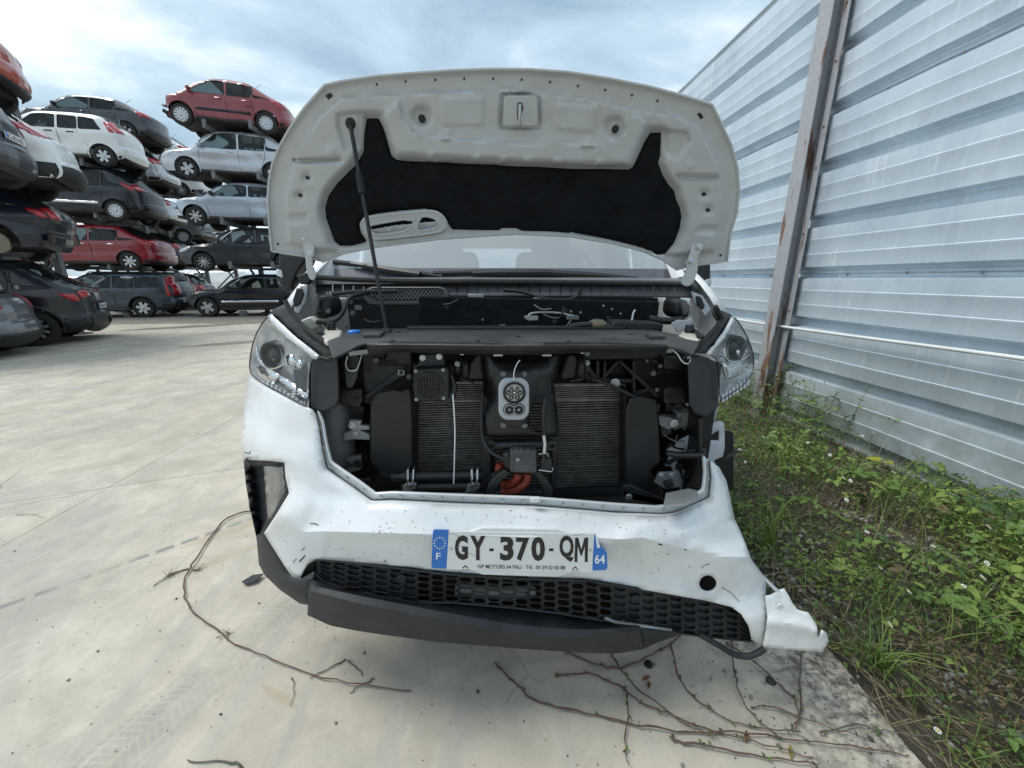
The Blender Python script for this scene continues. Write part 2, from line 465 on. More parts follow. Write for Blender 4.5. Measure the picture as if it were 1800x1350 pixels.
# ------------------------------------------------------------------ ground
def concrete():
    t = NT('concrete')
    c = t.mix(t.rng(t.noise(.35, 6, .6), .35, .65), (.485, .435, .35), (.575, .53, .44))
    c = t.mix(t.rng(t.noise(2.3, 5, .68, dist=.4), .40, .66, 0, .8), c, (.355, .325, .265))
    c = t.mix(t.rng(t.noise(7., 5, .72), .44, .70, 0, .55), c, (.355, .325, .265))
    c = t.mix(t.rng(t.noise(5., 4, .7, dist=.6), .55, .75, 0, .5), c, (.64, .60, .51))
    c = t.mix(t.rng(t.noise(.55, 5, .65, dist=1.2), .50, .66, 0, .55), c, (.27, .27, .255))
    # long drag marks left by moving wrecks, running down the yard
    c = t.mix(t.rng(t.noise(1.0, 6, .6, stretch=(7.5, .35, 1)), .52, .70, 0, .55), c, (.34, .34, .33))
    c = t.mix(t.rng(t.noise(1.0, 4, .6, stretch=(22, .7, 1)), .63, .72, 0, .35), c, (.26, .26, .25))
    # dark grit and pinholes
    vo = t.n('ShaderNodeTexVoronoi'); vo.inputs['Scale'].default_value = 22; vo.inputs['Randomness'].default_value = 1
    t.l(t.co, vo.inputs['Vector'])
    g = t.math('MULTIPLY', t.rng(vo.outputs['Distance'], .06, .10, 1, 0), t.rng(t.noise(1.7, 3), .38, .55))
    c = t.mix(t.math('MULTIPLY', g, .8), c, (.07, .065, .06))
    vo2 = t.n('ShaderNodeTexVoronoi'); vo2.inputs['Scale'].default_value = 120
    t.l(t.co, vo2.inputs['Vector'])
    c = t.mix(t.rng(vo2.outputs['Distance'], .06, .13, .4, 0), c, (.2, .19, .17))
    # hairline cracks, broken up
    wv = t.n('ShaderNodeMix', data_type='RGBA'); wv.inputs[0].default_value = .12
    nz = t.n('ShaderNodeTexNoise'); nz.inputs['Scale'].default_value = 3.; t.l(t.co, nz.inputs['Vector'])
    t.l(t.co, wv.inputs[6]); t.l(nz.outputs[1], wv.inputs[7])
    vc = t.n('ShaderNodeTexVoronoi', feature='DISTANCE_TO_EDGE'); vc.inputs['Scale'].default_value = .75; t.l(wv.outputs[2], vc.inputs['Vector'])
    ck = t.math('MULTIPLY', t.rng(vc.outputs['Distance'], .0015, .004, 1, 0), t.rng(t.noise(.8, 3), .52, .58))
    c = t.mix(t.math('MULTIPLY', ck, .7), c, (.16, .15, .13))
    # drips of oil
    vo3 = t.n('ShaderNodeTexVoronoi'); vo3.inputs['Scale'].default_value = 1.6; t.l(wv.outputs[2], vo3.inputs['Vector'])
    c = t.mix(t.math('MULTIPLY', t.rng(vo3.outputs['Distance'], .05, .14, .5, 0), t.rng(t.noise(.5, 2), .5, .6)), c, (.16, .155, .14))
    # tyre prints: band around a line, with tread blocks across it
    sp = t.n('ShaderNodeSeparateXYZ'); t.l(t.co, sp.inputs[0])
    X, Y = sp.outputs[0], sp.outputs[1]
    br = t.noise(3.5, 5, .6)
    def track(p, q, wdt, tread, col, amt):
        nonlocal c
        p = Vector(p); q = Vector(q); d = (q - p).normalized(); nrm = Vector((-d.y, d.x))
        du = t.math('ADD', t.math('MULTIPLY', X, nrm.x), t.math('ADD', t.math('MULTIPLY', Y, nrm.y), -nrm.dot(p)))
        dl = t.math('ADD', t.math('MULTIPLY', X, d.x), t.math('ADD', t.math('MULTIPLY', Y, d.y), -d.dot(p)))
        band = t.rng(t.math('ABSOLUTE', du), wdt * .43, wdt * .5, 1, 0)
        ends = t.math('MULTIPLY', t.rng(dl, -.8, 0, 0, 1), t.rng(dl, (q - p).length, (q - p).length + .7, 1, 0))
        tr = t.rng(t.math('PINGPONG', t.math('ADD', dl, t.math('MULTIPLY', t.math('ABSOLUTE', du), .4)), tread), tread * .18, tread * .34)
        rib = t.rng(t.math('PINGPONG', du, wdt * .17), wdt * .02, wdt * .05)
        f = t.math('MULTIPLY', t.math('MULTIPLY', band, ends), t.math('MULTIPLY', t.math('MULTIPLY', tr, rib), t.rng(br, .36, .56, .15, 1)))
        c = t.mix(t.math('MULTIPLY', f, amt), c, col)
    track((-1.11, .86), (-.87, 1.42), .20, .011, (.27, .27, .265), .34)
    track((-2.10, 1.46), (-1.50, 1.96), .035, .05, (.19, .19, .20), .95)
    track((-4.5, 2.6), (-2.3, 7.5), .19, .022, (.25, .25, .25), .4)
    track((-6.1, 2.6), (-4.4, 7.8), .20, .022, (.25, .25, .25), .4)
    # old water stains far down the yard, and a wide darker strip under the cars
    def blotch(cx, cy, rx, ry, col, amt, rot=.55):
        nonlocal c
        ax = t.math('ADD', X, -cx); ay = t.math('ADD', Y, -cy)
        a = t.math('ADD', t.math('MULTIPLY', ax, math.cos(rot)), t.math('MULTIPLY', ay, math.sin(rot)))
        b = t.math('ADD', t.math('MULTIPLY', ay, math.cos(rot)), t.math('MULTIPLY', ax, -math.sin(rot)))
        r2_ = t.math('ADD', t.math('POWER', t.math('DIVIDE', a, rx), 2), t.math('POWER', t.math('DIVIDE', b, ry), 2))
        r2_ = t.math('ADD', r2_, t.math('MULTIPLY', t.math('ADD', t.noise(1.6, 5), -.5), 1.8))
        f = t.rng(r2_, .8, 1.15, amt, 0)
        c = t.mix(f, c, col)
        return f
    blotch(-8.6, 11.9, 1.5, .35, (.13, .12, .095), .85)
    blotch(-5.5, 8.7, .9, .22, (.17, .16, .13), .8)
    blotch(-7.5, 14.4, 8.5, 1.7, (.16, .15, .135), .85, .05)  # wide darker strip along the foot of the far stacks
    blotch(-3., 11.0, 4.5, 1.0, (.27, .26, .235), .6, .15)
    blotch(-10.5, 7.2, 2.2, 1.2, (.20, .195, .18), .4)
    # rust-brown tyre scuff by the bramble stem
    blotch(-1.42, 1.95, .22, .035, (.36, .27, .15), .3, .62)
    blotch(-1.33, 1.72, .17, .03, (.36, .27, .15), .28, .6)
    blotch(-.72, 1.02, .09, .012, (.36, .26, .14), .3, -.5)
    # soil spilled over the slab along the planted strip
    e_ = t.math('ADD', X, t.math('MULTIPLY', t.noise(5., 8, .7), .9))
    c = t.mix(t.math('MULTIPLY', t.rng(e_, 1.25, 1.62), t.rng(t.noise(26, 6, .75), .42, .58)), c, (.10, .09, .075))
    t.set(col=c, rough=t.rng(t.noise(4, 5), .3, .7, .62, .92), spec=.3)
    h = t.math('ADD', t.noise(45, 8, .7), t.math('MULTIPLY', t.noise(320, 3, .6), .6))
    t.bump(h, .30, .006)
    return t.m
M['concrete'] = concrete()
def soil():
    t = NT('soil')
    c = t.mix(t.rng(t.noise(6, 8, .7), .35, .65), (.055, .045, .034), (.13, .115, .095))
    t.set(col=c, rough=.95, spec=.2); t.bump(t.noise(30, 8, .7), .8, .03)
    return t.m
M['soil'] = soil()

def clip_half(poly, a, b, c):
    """keep a x + b y <= c"""
    o = []
    for i in range(len(poly)):
        p, q = poly[i], poly[(i + 1) % len(poly)]
        fp, fq = a * p[0] + b * p[1] - c, a * q[0] + b * q[1] - c
        if fp <= 0: o.append(p)
        if fp * fq < 0:
            k = fp / (fp - fq); o.append((p[0] + (q[0] - p[0]) * k, p[1] + (q[1] - p[1]) * k))
    return o
g = MB()
g.add([(-320, -60, -.05), (320, -60, -.05), (320, 560, -.05), (-320, 560, -.05)], [(0, 1, 2, 3)])
ground = tag(g.build('ground', M['soil'], smooth=False), kind='structure')
# yard slab: edge by the strip is ragged; saw-cut joints split it
yard = [(-200, -8)] + [(1.21 + .05 * math.sin(y * 2.3) + .03 * math.sin(y * 7.1), y) for y in np.arange(-8, 9, .12)] + [(1.35, 9), (1.6, 300), (-200, 300)]
JX = -2.55
ja = (.3225, -1); jn = math.hypot(*ja); ja = (ja[0] / jn, ja[1] / jn); jc = ja[0] * -3.042 + ja[1] * 2.321   # joint across
pv = tag(empty('concrete_yard'), 'pale concrete yard', kind='structure')
J2 = [(1, 0, -9.2), (1, 0, JX)]
pieces = [yard]
for (a, b, c) in ((1, 0, JX), (1, 0, -8.6), (*ja, jc), (ja[0], ja[1], jc - 6.3), (ja[0], ja[1], jc + 5.2), (ja[0], ja[1], jc - 12.6)):
    nx = []
    for p in pieces:
        for q in (clip_half(p, a, b, c - .0022), clip_half(p, -a, -b, -c - .0022)):
            if len(q) > 2: nx.append(q)
    pieces = nx
for p in pieces:
    s_ = MB(); s_.prism([(x, y, -.045) for x, y in p], (0, 0, .045))
    s_.build('slab', M['concrete'], pv, smooth=False)

# ------------------------------------------------------------------ corrugated wall
def galv():
    t = NT('galvanised')
    c = t.mix(t.rng(t.noise(1.0, 4, .6, stretch=(1, 2.2, 1.2)), .35, .65), (.52, .60, .67), (.63, .71, .77))
    st = t.math('MULTIPLY', t.rng(t.noise(1.0, 3, .6, stretch=(1, 30, 1.6)), .56, .70), t.rng(t.noise(1.7, 3), .40, .62))
    c = t.mix(t.math('MULTIPLY', st, .75), c, (.80, .84, .87))
    c = t.mix(t.rng(t.noise(1.0, 4, .65, stretch=(1, 7, 5)), .55, .75, 0, .45), c, (.44, .50, .56))
    sp = t.n('ShaderNodeSeparateXYZ'); t.l(t.co, sp.inputs[0])
    lowdirt = t.math('MULTIPLY', t.rng(sp.outputs[2], .05, .8, 1, 0), t.rng(t.noise(3.5, 4, .7), .32, .60, .15, .95))
    c = t.mix(lowdirt, c, (.28, .31, .29))
    t.set(col=c, metal=.35, rough=t.rng(t.noise(1, 3, stretch=(1, 6, 3)), .3, .7, .34, .55), spec=.4)
    t.bump(t.math('ADD', t.noise(1, 2, stretch=(1, 18, 3)), t.math('MULTIPLY', t.noise(2.2, 2), 3.0)), .05, .02)
    return t.m
M['galv'] = galv()
def rusty():
    t = NT('rusty_post')
    c = t.mix(t.rng(t.noise(1, 7, .7, stretch=(9, 9, 1.3)), .56, .61), (.40, .41, .43), (.20, .105, .065))
    c = t.mix(t.rng(t.noise(40, 4), .5, .7, 0, .5), c, (.28, .2, .16))
    t.set(col=c, rough=.7, metal=.2); t.bump(t.noise(60, 5), .3, .004)
    return t.m
M['rusty_post'] = rusty()
WX = 3.0
wall = empty('metal_wall', (WX, 3.7, 0), 'tall corrugated galvanised steel wall beside the white van', 'wall')
PITCHW = .45
def wall_profile(z0, z1):
    pts = []
    k = -1
    def add(x, z):
        if z0 <= z <= z1: pts.append((x, z))
    for k in range(-1, 10):
        zg = .05 + PITCHW * k
        add(.0, zg - .052); add(.012, zg - .051); add(.068, zg - .042); add(.075, zg - .034); add(.075, zg + .030); add(.068, zg + .037); add(.006, zg + .052); add(0., zg + .056)
        for fr in (.36, .65):
            zc = zg + PITCHW * fr
            add(0., zc - .016); add(-.003, zc - .006); add(-.003, zc + .004); add(0., zc + .009)
    return pts
posts_y = [-2.3, 3.72, 9.75, 15.8, 21.8]
for bi in range(4):
    ya, yb = posts_y[bi] + .004, posts_y[bi + 1] - .004
    for si, (za, zb) in enumerate(((-.04, 1.405), (1.395, 2.755), (2.745, 4.09))):
        pr = wall_profile(za, zb)
        pr = [(.075 if si else .0, za)] + pr + [(.075 if si < 2 else 0., zb)]
        ny = max(8, int((yb - ya) / (.22 if bi < 2 else .8)))
        rows = []
        for (xo, z) in pr:
            row = []
            for j in range(ny + 1):
                y = ya + (yb - ya) * j / ny
                wob = .004 * math.sin(y * 3.1 + z * 2.2 + si) + .003 * math.sin(y * 7.7 - z * 4.) + .003 * math.sin(y * 13 + z * 9) * math.sin(y * 1.7 + z)
                if z < .75 and y < 3.7: wob += .02 * math.exp(-((y - 2.3) ** 2) / .25 - ((z - .45) ** 2) / .03)
                row.append((WX + xo - .004 * si + wob, y, z))
            rows.append(row)
        b = MB(); b.grid(rows)
        b.build('panel', M['galv'], wall, angle=20, solid=.0015, soff=0)
# posts in front of the sheets
for i, py_ in enumerate(posts_y[1:4]):
    b = MB()
    b.box((2.862, py_, 2.0), (.012, .15, 4.3)); b.box((2.928, py_ + .02, 2.0), (.12, .010, 4.3)); b.box((2.99, py_, 2.0), (.010, .15, 4.3))
    b.box((2.955, py_ - .105, 2.02), (.012, .06, 4.25))
    p = b.build('post', M['rusty_post'], wall, smooth=False, bevel=.003)
    for z in (.35, 1.05, 1.75, 2.3, 2.62, 3.1, 3.5):
        bb = MB(); bb.disc((2.949, py_ - .105, z), (-1, 0, 0), .009, .006, 6); bb.build('bolt', M['rust_brown'], p)
b = MB(); b.box((WX + .02, 9.7, 4.105), (.07, 24, .02)); b.build('top_flashing', M['galv'], wall, smooth=False)
for (px, py) in ((1470, 484), (1750, 853), (1640, 478), (1560, 790)):
    q = PX(px, py, WX - .002); b = MB(); b.disc((WX + .002, q.y, q.z), (-1, 0, 0), .008, .012, 8); b.build('screw', M['grey_metal'], wall)
# grit scattered over the near slab
gt = MB()
for i in range(1500):
    x = rng.uniform(-2.6, 1.25); y = .45 + 3.4 * rng.uniform(0, 1) ** 1.7
    if i % 2: x = .35 + .9 * rng.uniform(0, 1) ** .6; y = .5 + 1.2 * rng.uniform(0, 1)
    r_ = .0006 + .0028 * rng.uniform(0, 1) ** 3; a = rng.uniform(0, 6.28)
    v = [(x + r_ * math.cos(a + k) * (1.3 if k < 3 else .8), y + r_ * math.sin(a + k), .0005) for k in (0, 1.6, 3.1, 4.7)]
    gt.add(v + [(x, y, .0005 + r_)], [(0, 1, 4), (1, 2, 4), (2, 3, 4), (3, 0, 4)], int(i % 3 == 0))
tag(gt.build('grit', [pmat('grit_dark', (.05, .047, .042), .9), pmat('grit_brown', (.15, .12, .085), .9)], smooth=False), 'fine dark grit scattered over the concrete', 'grit', kind='stuff')
for zl in (1.40, 2.75):
    for k in range(26):
        yy_ = -.4 + k * .45 + .03 * math.sin(k * 5.1)
        if abs(yy_ - 3.72) < .2: continue
        b = MB(); b.disc((WX + .071, yy_, zl - .012 + .004 * math.sin(k * 3.)), (-1, 0, 0), .008, .010, 8); b.build('screw', M['grey_metal'], wall)
# white pipe run along the wall
pp = [(2.93, y, .905 + .012 * math.sin(y * 1.3) + .018 * math.sin(y * .6 + 1)) for y in np.arange(-.6, 16, .3)]
b = MB(); b.tube(pp, .013, 10)
M['white_pipe'] = pmat('white_pipe', (.72, .73, .72), .4, 0, .05, 4, .2)
tag(b.build('conduit_pipe', M['white_pipe']), 'thin white conduit pipe running along the corrugated wall', 'pipe')
# ------------------------------------------------------------------ the white van with its bonnet up
XC = .086                                   # its centre line
van = empty('white_van', (XC, 2.4, 0), 'white van with raised bonnet, torn front bumper and bare radiator', 'van')
def front(x, z):
    """front skin of the undamaged side in plan and lean"""
    k = min(1., max(0., (1.08 - z) / .26)); k = k * k * (3 - 2 * k)
    s = abs(x - XC) / (.93 + .035 * k)
    return .93 + (.385 - .045 * k) * min(s, 1.12) ** 3 + .17 * max(0., z - .62)
def front_r(x, z):
    s = (x - XC) / .93
    if s < 0: return front(x, z)
    k = min(1., max(0., (z - .35) / .5))
    return .93 + (.22 * k - .07 * (1 - k)) * s * s + .17 * max(0., z - .62)
def vpart(b, name, m, parent=None, **k):
    return b.build(name, M[m] if isinstance(m, str) else m, parent or van, **k)
def slab(name, poly, Y, th, m, parent=None, bevel=.003, dY=0., **k):
    """plate seen from the front: pixel outline on the vertical plane Y, thickness backwards; dY leans it with height"""
    pts = []
    for (px, py) in poly:
        p = PY(px, py, Y)
        if dY: p = PS(px, py, lambda x, z: Y + dY * (z - .9))
        pts.append(p)
    b = MB(); b.prism(pts, (0, th, 0))
    return vpart(b, name, m, parent, bevel=bevel, **k)
def rod(name, pts, r, m, parent=None, n=8, smooth_n=0, **k):
    P = [PY(*p) for p in pts]
    if smooth_n: P = [Vector(q) for q in chaikin([tuple(p) for p in P], smooth_n, False)]
    b = MB(); b.tube(P, r, n, **k)
    return vpart(b, name, m, parent)
def bolt(px, py, Y, r=.006, m='steel', parent=None, name='bolt', h=.006):
    p = PY(px, py, Y)
    b = MB(); b.lathe(p, (0, -1, 0), [(0, 0), (r * 1.5, 0), (r * 1.5, h * .3), (r, h * .4), (r * .95, h), (0, h)], 10)
    return vpart(b, name, m, parent)
def surf_patch(name, poly, holes, fn, step, m, off=None, solid=.0, parent=None, es=None, lines=(), angle=50, ):
    """pixel outline laid on the surface y = fn(x,z), pushed towards the front by off(points)"""
    P, T = tri2d(poly, holes, step, es, lines)
    o_ = off(P) if off is not None else np.zeros(len(P))
    W = []
    for (px, py), d in zip(P, o_):
        q = PS(px, py, fn); r_ = ray(px, py)
        q = q - r_ * (d / r_.y)
        W.append((q.x, q.y, q.z))
    W = np.array(W)
    b = MB()
    fs = []
    for t_ in T:
        a, bb, c = W[t_[0]], W[t_[1]], W[t_[2]]
        n_ = np.cross(bb - a, c - a)
        fs.append(tuple(t_) if n_[1] < 0 else tuple(t_[::-1]))
    b.add(W, fs)
    return vpart(b, name, m, parent, solid=solid, angle=angle)

# ---- bonnet
def bonnet_s(x, z):
    s = (x - XC) / .78
    f = max(0., (z - 1.43) / .47)
    return 1.445 - (z - 1.43) * .404 - .055 * s * s - .035 * max(0, f - .55) ** 2 * 4
HO = [(478, 441), (474, 400), (471, 352), (473, 318), (480, 285), (493, 255), (510, 225), (535, 190), (571, 150), (600, 143), (660, 134), (720, 129), (790, 124), (860, 121.5), (930, 122), (1000, 127), (1070, 138), (1140, 152), (1200, 168), (1251, 184),
      (1268, 218), (1285, 255), (1296, 295), (1299, 335), (1295, 375), (1284, 410), (1278, 459), (1262, 461), (1215, 467), (1190, 474), (1164, 456), (1133, 442), (1077, 427), (1001, 415), (911, 411), (868, 413), (770, 420), (657, 434), (601, 446), (567, 460), (532, 449)]
PAD = [(644, 207), (667, 208), (674, 224), (682, 252), (689, 275), (698, 281), (727, 282), (812, 287), (900, 291), (993, 296), (1105, 298), (1112, 294), (1119, 280), (1133, 249), (1143, 234), (1162, 233), (1161, 275), (1157, 286), (1164, 306), (1176, 325), (1185, 336), (1188, 351), (1195, 365), (1198, 381), (1194, 404), (1184, 429), (1170, 446), (1156, 448), (1133, 438), (1105, 430), (1063, 419), (1004, 408), (1000, 410), (917, 406), (908, 401), (882, 401), (877, 405), (795, 404), (787, 393), (778, 380), (764, 371), (747, 367), (699, 371), (663, 376), (640, 381), (632, 393), (634, 408), (642, 419), (646, 424), (640, 428), (618, 432), (598, 432), (588, 424), (581, 404), (573, 384), (571, 365), (578, 342), (592, 322), (609, 306), (626, 289), (639, 266), (640, 235), (642, 218)]
CRE = [(600, 172), (640, 170), (708, 166), (815, 161), (900, 156), (948, 164), (1032, 174), (1111, 191), (1150, 199), (1190, 203), (1232, 225), (1262, 290), (1270, 340), (1255, 440), (1190, 448), (560, 440), (505, 425), (500, 345), (515, 290), (560, 205)]
STEP2 = [(700, 176), (708, 206), (724, 230), (741, 238), (775, 241), (800, 246), (900, 252), (948, 253), (965, 250), (1021, 253), (1071, 255), (1094, 237), (1111, 198), (1135, 215), (1128, 245), (1110, 292), (900, 288), (700, 280), (686, 252), (672, 205)]
def bonnet_off(P):
    o = np.zeros(len(P))
    o += .016 * sstep(sdist(P, CRE) / 4.5 + .5)
    d2 = sdist(P, STEP2); o += .015 * sstep(d2 / 3.6 + .5)
    dp = sdist(P, PAD); o -= .034 * sstep((dp + 17) / 26)
    for poly, h, wd in (
        ([(516, 279), (600, 277), (601, 284), (520, 288)], -.018, 4), ([(1190, 308), (1266, 309), (1264, 317), (1192, 318)], -.018, 4),
        ([(774, 172), (850, 170), (850, 220), (778, 221)], .004, 4), ([(977, 183), (1050, 188), (1045, 231), (976, 228)], .004, 4),
        ([(500, 378), (540, 376), (541, 392), (506, 394)], -.008, 5), ([(1230, 397), (1262, 398), (1258, 412), (1222, 410)], -.008, 5),
        ([(592, 200), (636, 196), (632, 262), (606, 262), (594, 225)], -.010, 7), ([(1165, 228), (1208, 232), (1212, 250), (1190, 282), (1168, 270)], -.010, 7),
        ([(776, 228), (792, 228), (794, 246), (774, 246)], .006, 3), ([(1024, 243), (1040, 243), (1043, 258), (1022, 258)], .006, 3),
        ([(881, 162), (950, 164), (950, 228), (878, 226)], -.012, 5)):
        o += h * sstep(sdist(P, poly) / wd + .5)
    for (cx, cy, r, h) in ((741, 205, 24, -.014), (1080, 223, 24, -.014), (540, 312, 13, -.007), (527, 343, 12, -.007), (1238, 341, 13, -.007), (1245, 369, 12, -.007), (582, 263, 11, .003), (1213, 291, 11, .003)):
        d = np.hypot(P[:, 0] - cx, P[:, 1] - cy); o += h * sstep((r - d) / (r * .6))
    # stamped notches along the inner beam
    for cx, cy in ((758, 276), (838, 280), (885, 283), (928, 284), (980, 286), (1055, 288)):
        d = np.maximum(np.abs(P[:, 0] - cx) / 8, np.abs(P[:, 1] - cy) / 9); o += .006 * sstep((1 - d) * 2)
    # rolled hem round the rim
    dh = sdist(P, HO); o += .004 * sstep((9 - dh) / 4)
    o += .0012 * np.sin(P[:, 0] * .07) * np.sin(P[:, 1] * .09)
    return o
RING_O = [(634, 393), (643, 383), (663, 380), (753, 370), (772, 374), (784, 387), (785, 398), (778, 405), (764, 410), (663, 421), (651, 419), (640, 410)]
RING_O = chaikin(RING_O, 1)
DUCT = chaikin([(646, 398), (652, 393), (748, 377), (766, 381), (773, 390), (772, 400), (760, 406), (672, 416), (654, 413)], 1)
rc_ = np.mean(RING_O, 0); DUCT = [tuple(rc_ + (np.array(q) - rc_) * np.array((1.0, 1.05))) for q in RING_O]
bonnet = surf_patch('bonnet', HO, (DUCT,), bonnet_s, 4.6, 'inner_paint', bonnet_off, solid=.004, es=6, angle=60)
def bonnet_q(px, py, d=0.0):
    d = d + float(bonnet_off(np.array([(px, py)], float))[0])
    return bonnet_r(px, py, d)
def bonnet_r(px, py, d=0.0):
    q = PS(px, py, bonnet_s); r_ = ray(px, py); return q - r_ * (d / r_.y)
# outer skin of the bonnet and its hem
P_, T_ = tri2d(HO, (), 26, 14)
b = MB(); b.add([PS(x, y, bonnet_s) + Vector((0, .030 - .026 * float(np.clip(1 - d / 22, 0, 1)), 0)) for (x, y), d in zip(P_, sdist(P_, HO))], [tuple(t) for t in T_])
b.build('outer_skin', M['white_paint'], bonnet)
b = MB(); b.tube([bonnet_q(x, y, .002) for x, y in resample(HO, 14)] + [bonnet_q(*HO[0], .002)], .0042, 6, caps=False); b.build('hem', M['inner_paint'], bonnet)
# sound-proofing pad sunk into the frame
def pad_off(P):
    o = np.full(len(P), .003)
    d = sdist(P, PAD); o -= .012 * sstep((6 - d) / 6)
    o += .005 * sstep((sdist(P, [(1000, 382), (1016, 377), (1130, 392), (1138, 410), (1130, 428), (1090, 428), (1010, 410)]) + 3) / 8)
    for cx, cy in ((721, 290), (614, 327), (806, 333), (906, 300), (1081, 307), (997, 341), (1168, 348), (635, 421), (1138, 436), (655, 222)):
        dd = np.hypot(P[:, 0] - cx, P[:, 1] - cy); o += -.004 * sstep((14 - dd) / 8) + .0045 * (dd < 6.5)
    o += .0014 * np.sin(P[:, 0] * .045 + P[:, 1] * .03) + .001 * np.sin(P[:, 1] * .11)
    return o
surf_patch('insulation_pad', PAD, (), bonnet_s, 5.5, 'felt', pad_off, solid=.006, parent=bonnet, es=5)
# air-duct ring in the bonnet
def stad(pts, d, th, name, m, hole=()):
    P, T = tri2d(pts, hole, 7, 4)
    W = [bonnet_r(x, y, d) for x, y in P]
    b = MB(); b.add(W, [tuple(t[::-1]) for t in T])
    return b.build(name, M[m], bonnet, solid=th)
h1 = chaikin([(648, 398), (654, 394), (728, 382), (723, 405), (670, 414), (655, 411)], 1)
h2 = chaikin([(738, 381), (748, 379), (764, 383), (771, 390), (770, 399), (758, 404), (731, 407)], 1)
rg_ = stad(RING_O, .026, 0, 'duct_ring', 'inner_paint', (h1, h2))
for lp in (RING_O, h1, h2):
    b = MB(); b.tube([bonnet_r(x, y, .023) for x, y in list(lp) + [lp[0]]], .0045, 8, caps=False); b.build('ring_bead', M['inner_paint'], rg_)
stad([tuple(rc_ + (np.array(q) - rc_) * np.array((1.03, 1.12))) for q in RING_O], -.020, .003, 'duct_floor', 'felt')
stad([(650, 404), (700, 396), (768, 389), (772, 400), (760, 406), (672, 416)], -.008, .003, 'duct_wall', 'white_paint')
# striker plate and latch loop
q = [bonnet_r(x, y, .030) for x, y in chaikin(resample([(886, 167), (945, 167), (946, 222), (884, 222)], 20), 2)]
b = MB(); b.prism(q, (0, .008, 0)); sp_ = b.build('striker_plate', M['inner_paint'], bonnet, bevel=.003)
b = MB(); b.prism([bonnet_r(x, y, .0315) for x, y in [(910, 180), (917, 180), (920, 190), (918, 196), (915, 205), (912, 212), (909, 208)]], (0, .004, 0)); b.build('striker_slot', M['dark_plastic'], sp_)
b = MB(); b.tube([bonnet_r(914, 184, .03), bonnet_r(914, 186, .048), bonnet_r(913.5, 200, .055), bonnet_r(913, 218, .052), bonnet_r(914, 222, .034)], .0045, 8); b.build('latch_loop', M['steel'], sp_)
def hole(px, py, rx, ry, name='stamped_hole', d=.0, m='dark_plastic', rot=0):
    pts = [bonnet_q(px + rx * math.cos(a) * math.cos(rot) - ry * math.sin(a) * math.sin(rot), py + rx * math.cos(a) * math.sin(rot) + ry * math.sin(a) * math.cos(rot), d) for a in np.linspace(0, 2 * math.pi, 14, endpoint=False)]
    b = MB(); b.prism(pts, (0, .006, 0)); return b.build(name, M[m], bonnet)
for i, (x, y) in enumerate(((662, 148), (713, 143), (765, 140), (816, 138), (867, 138), (917, 140), (967, 144), (1016, 151), (1064, 158), (1111, 167), (1156, 177))): hole(x, y, 1.8, 2.0, d=.002)
for x, y in ((540, 312), (527, 343), (1238, 341), (1245, 369)): hole(x, y, 3.6, 2.9, d=.004, rot=.6)
for x, y in ((741, 207), (1080, 225)):
    hole(x, y, 7.5, 10.5, 'buffer_hole', -.003, 'dark_plastic')
    b = MB(); b.lathe(bonnet_q(x + 1, y + 2, .0), (0, -1, -.2), [(.010, -.01), (.010, .008), (.006, .014), (0, .014)], 12); b.build('rubber_buffer', M['rubber'], bonnet)
for pts in ([(572, 168), (580, 163), (585, 168), (577, 175)], [(1226, 200), (1231, 198), (1237, 206), (1232, 209)]):
    b = MB(); b.prism([bonnet_q(x, y, .002) for x, y in pts], (0, .006, 0)); b.build('corner_plug', M['dark_plastic'], bonnet)
for x, y in ((488, 429), (1267, 449)): hole(x, y, 1.4, 2.2, d=.003)
# bonnet hinges
for side, pts, foot in ((-1, [(524, 409), (540, 412), (545, 425), (553, 432), (552, 446), (548, 452), (550, 470), (556, 484), (551, 494), (543, 490), (538, 474), (536, 450), (532, 432)], (556, 493)),
                        (1, [(1217, 428), (1226, 424), (1238, 428), (1234, 440), (1226, 452), (1228, 470), (1222, 492), (1212, 504), (1200, 502), (1196, 492), (1206, 480), (1208, 466), (1205, 462), (1212, 450)], (1208, 500))):
    P0 = [PY(x, y, 1.375) for x, y in chaikin(pts, 1)]
    b = MB(); b.prism(P0, (0, .007, 0)); h_ = vpart(b, 'bonnet_hinge', 'inner_paint', bevel=.002)
    for (bx, by) in (((534, 417), (546, 445)) if side < 0 else ((1229, 434), (1214, 458))): bolt(bx, by, 1.373, .008, 'steel', h_)
# prop rod
hd = bonnet_q(616, 220, .012); ft = PZ(679, 577, 1.20)
def on(a, b_, t): return a + (b_ - a) * t
b = MB(); b.tube([hd, on(hd, ft, .06), on(hd, ft, .5), ft], .0058, 10); pr = vpart(b, 'prop_rod', 'black_plastic')
b = MB(); b.tube([on(hd, ft, .215), on(hd, ft, .22), on(hd, ft, .31), on(hd, ft, .315)], [.007, .0105, .0105, .007], 10); b.build('grip', M['rubber'], pr)
b = MB(); b.lathe(ft + Vector((0, 0, -.012)), (0, -1, .2), [(0, -.014), (.014, -.014), (.014, .012), (0, .014)], 12); b.build('pivot', M['black_plastic'], pr)
hole(616, 217, 9, 11, 'rod_socket', .002, 'dark_plastic', -.3)

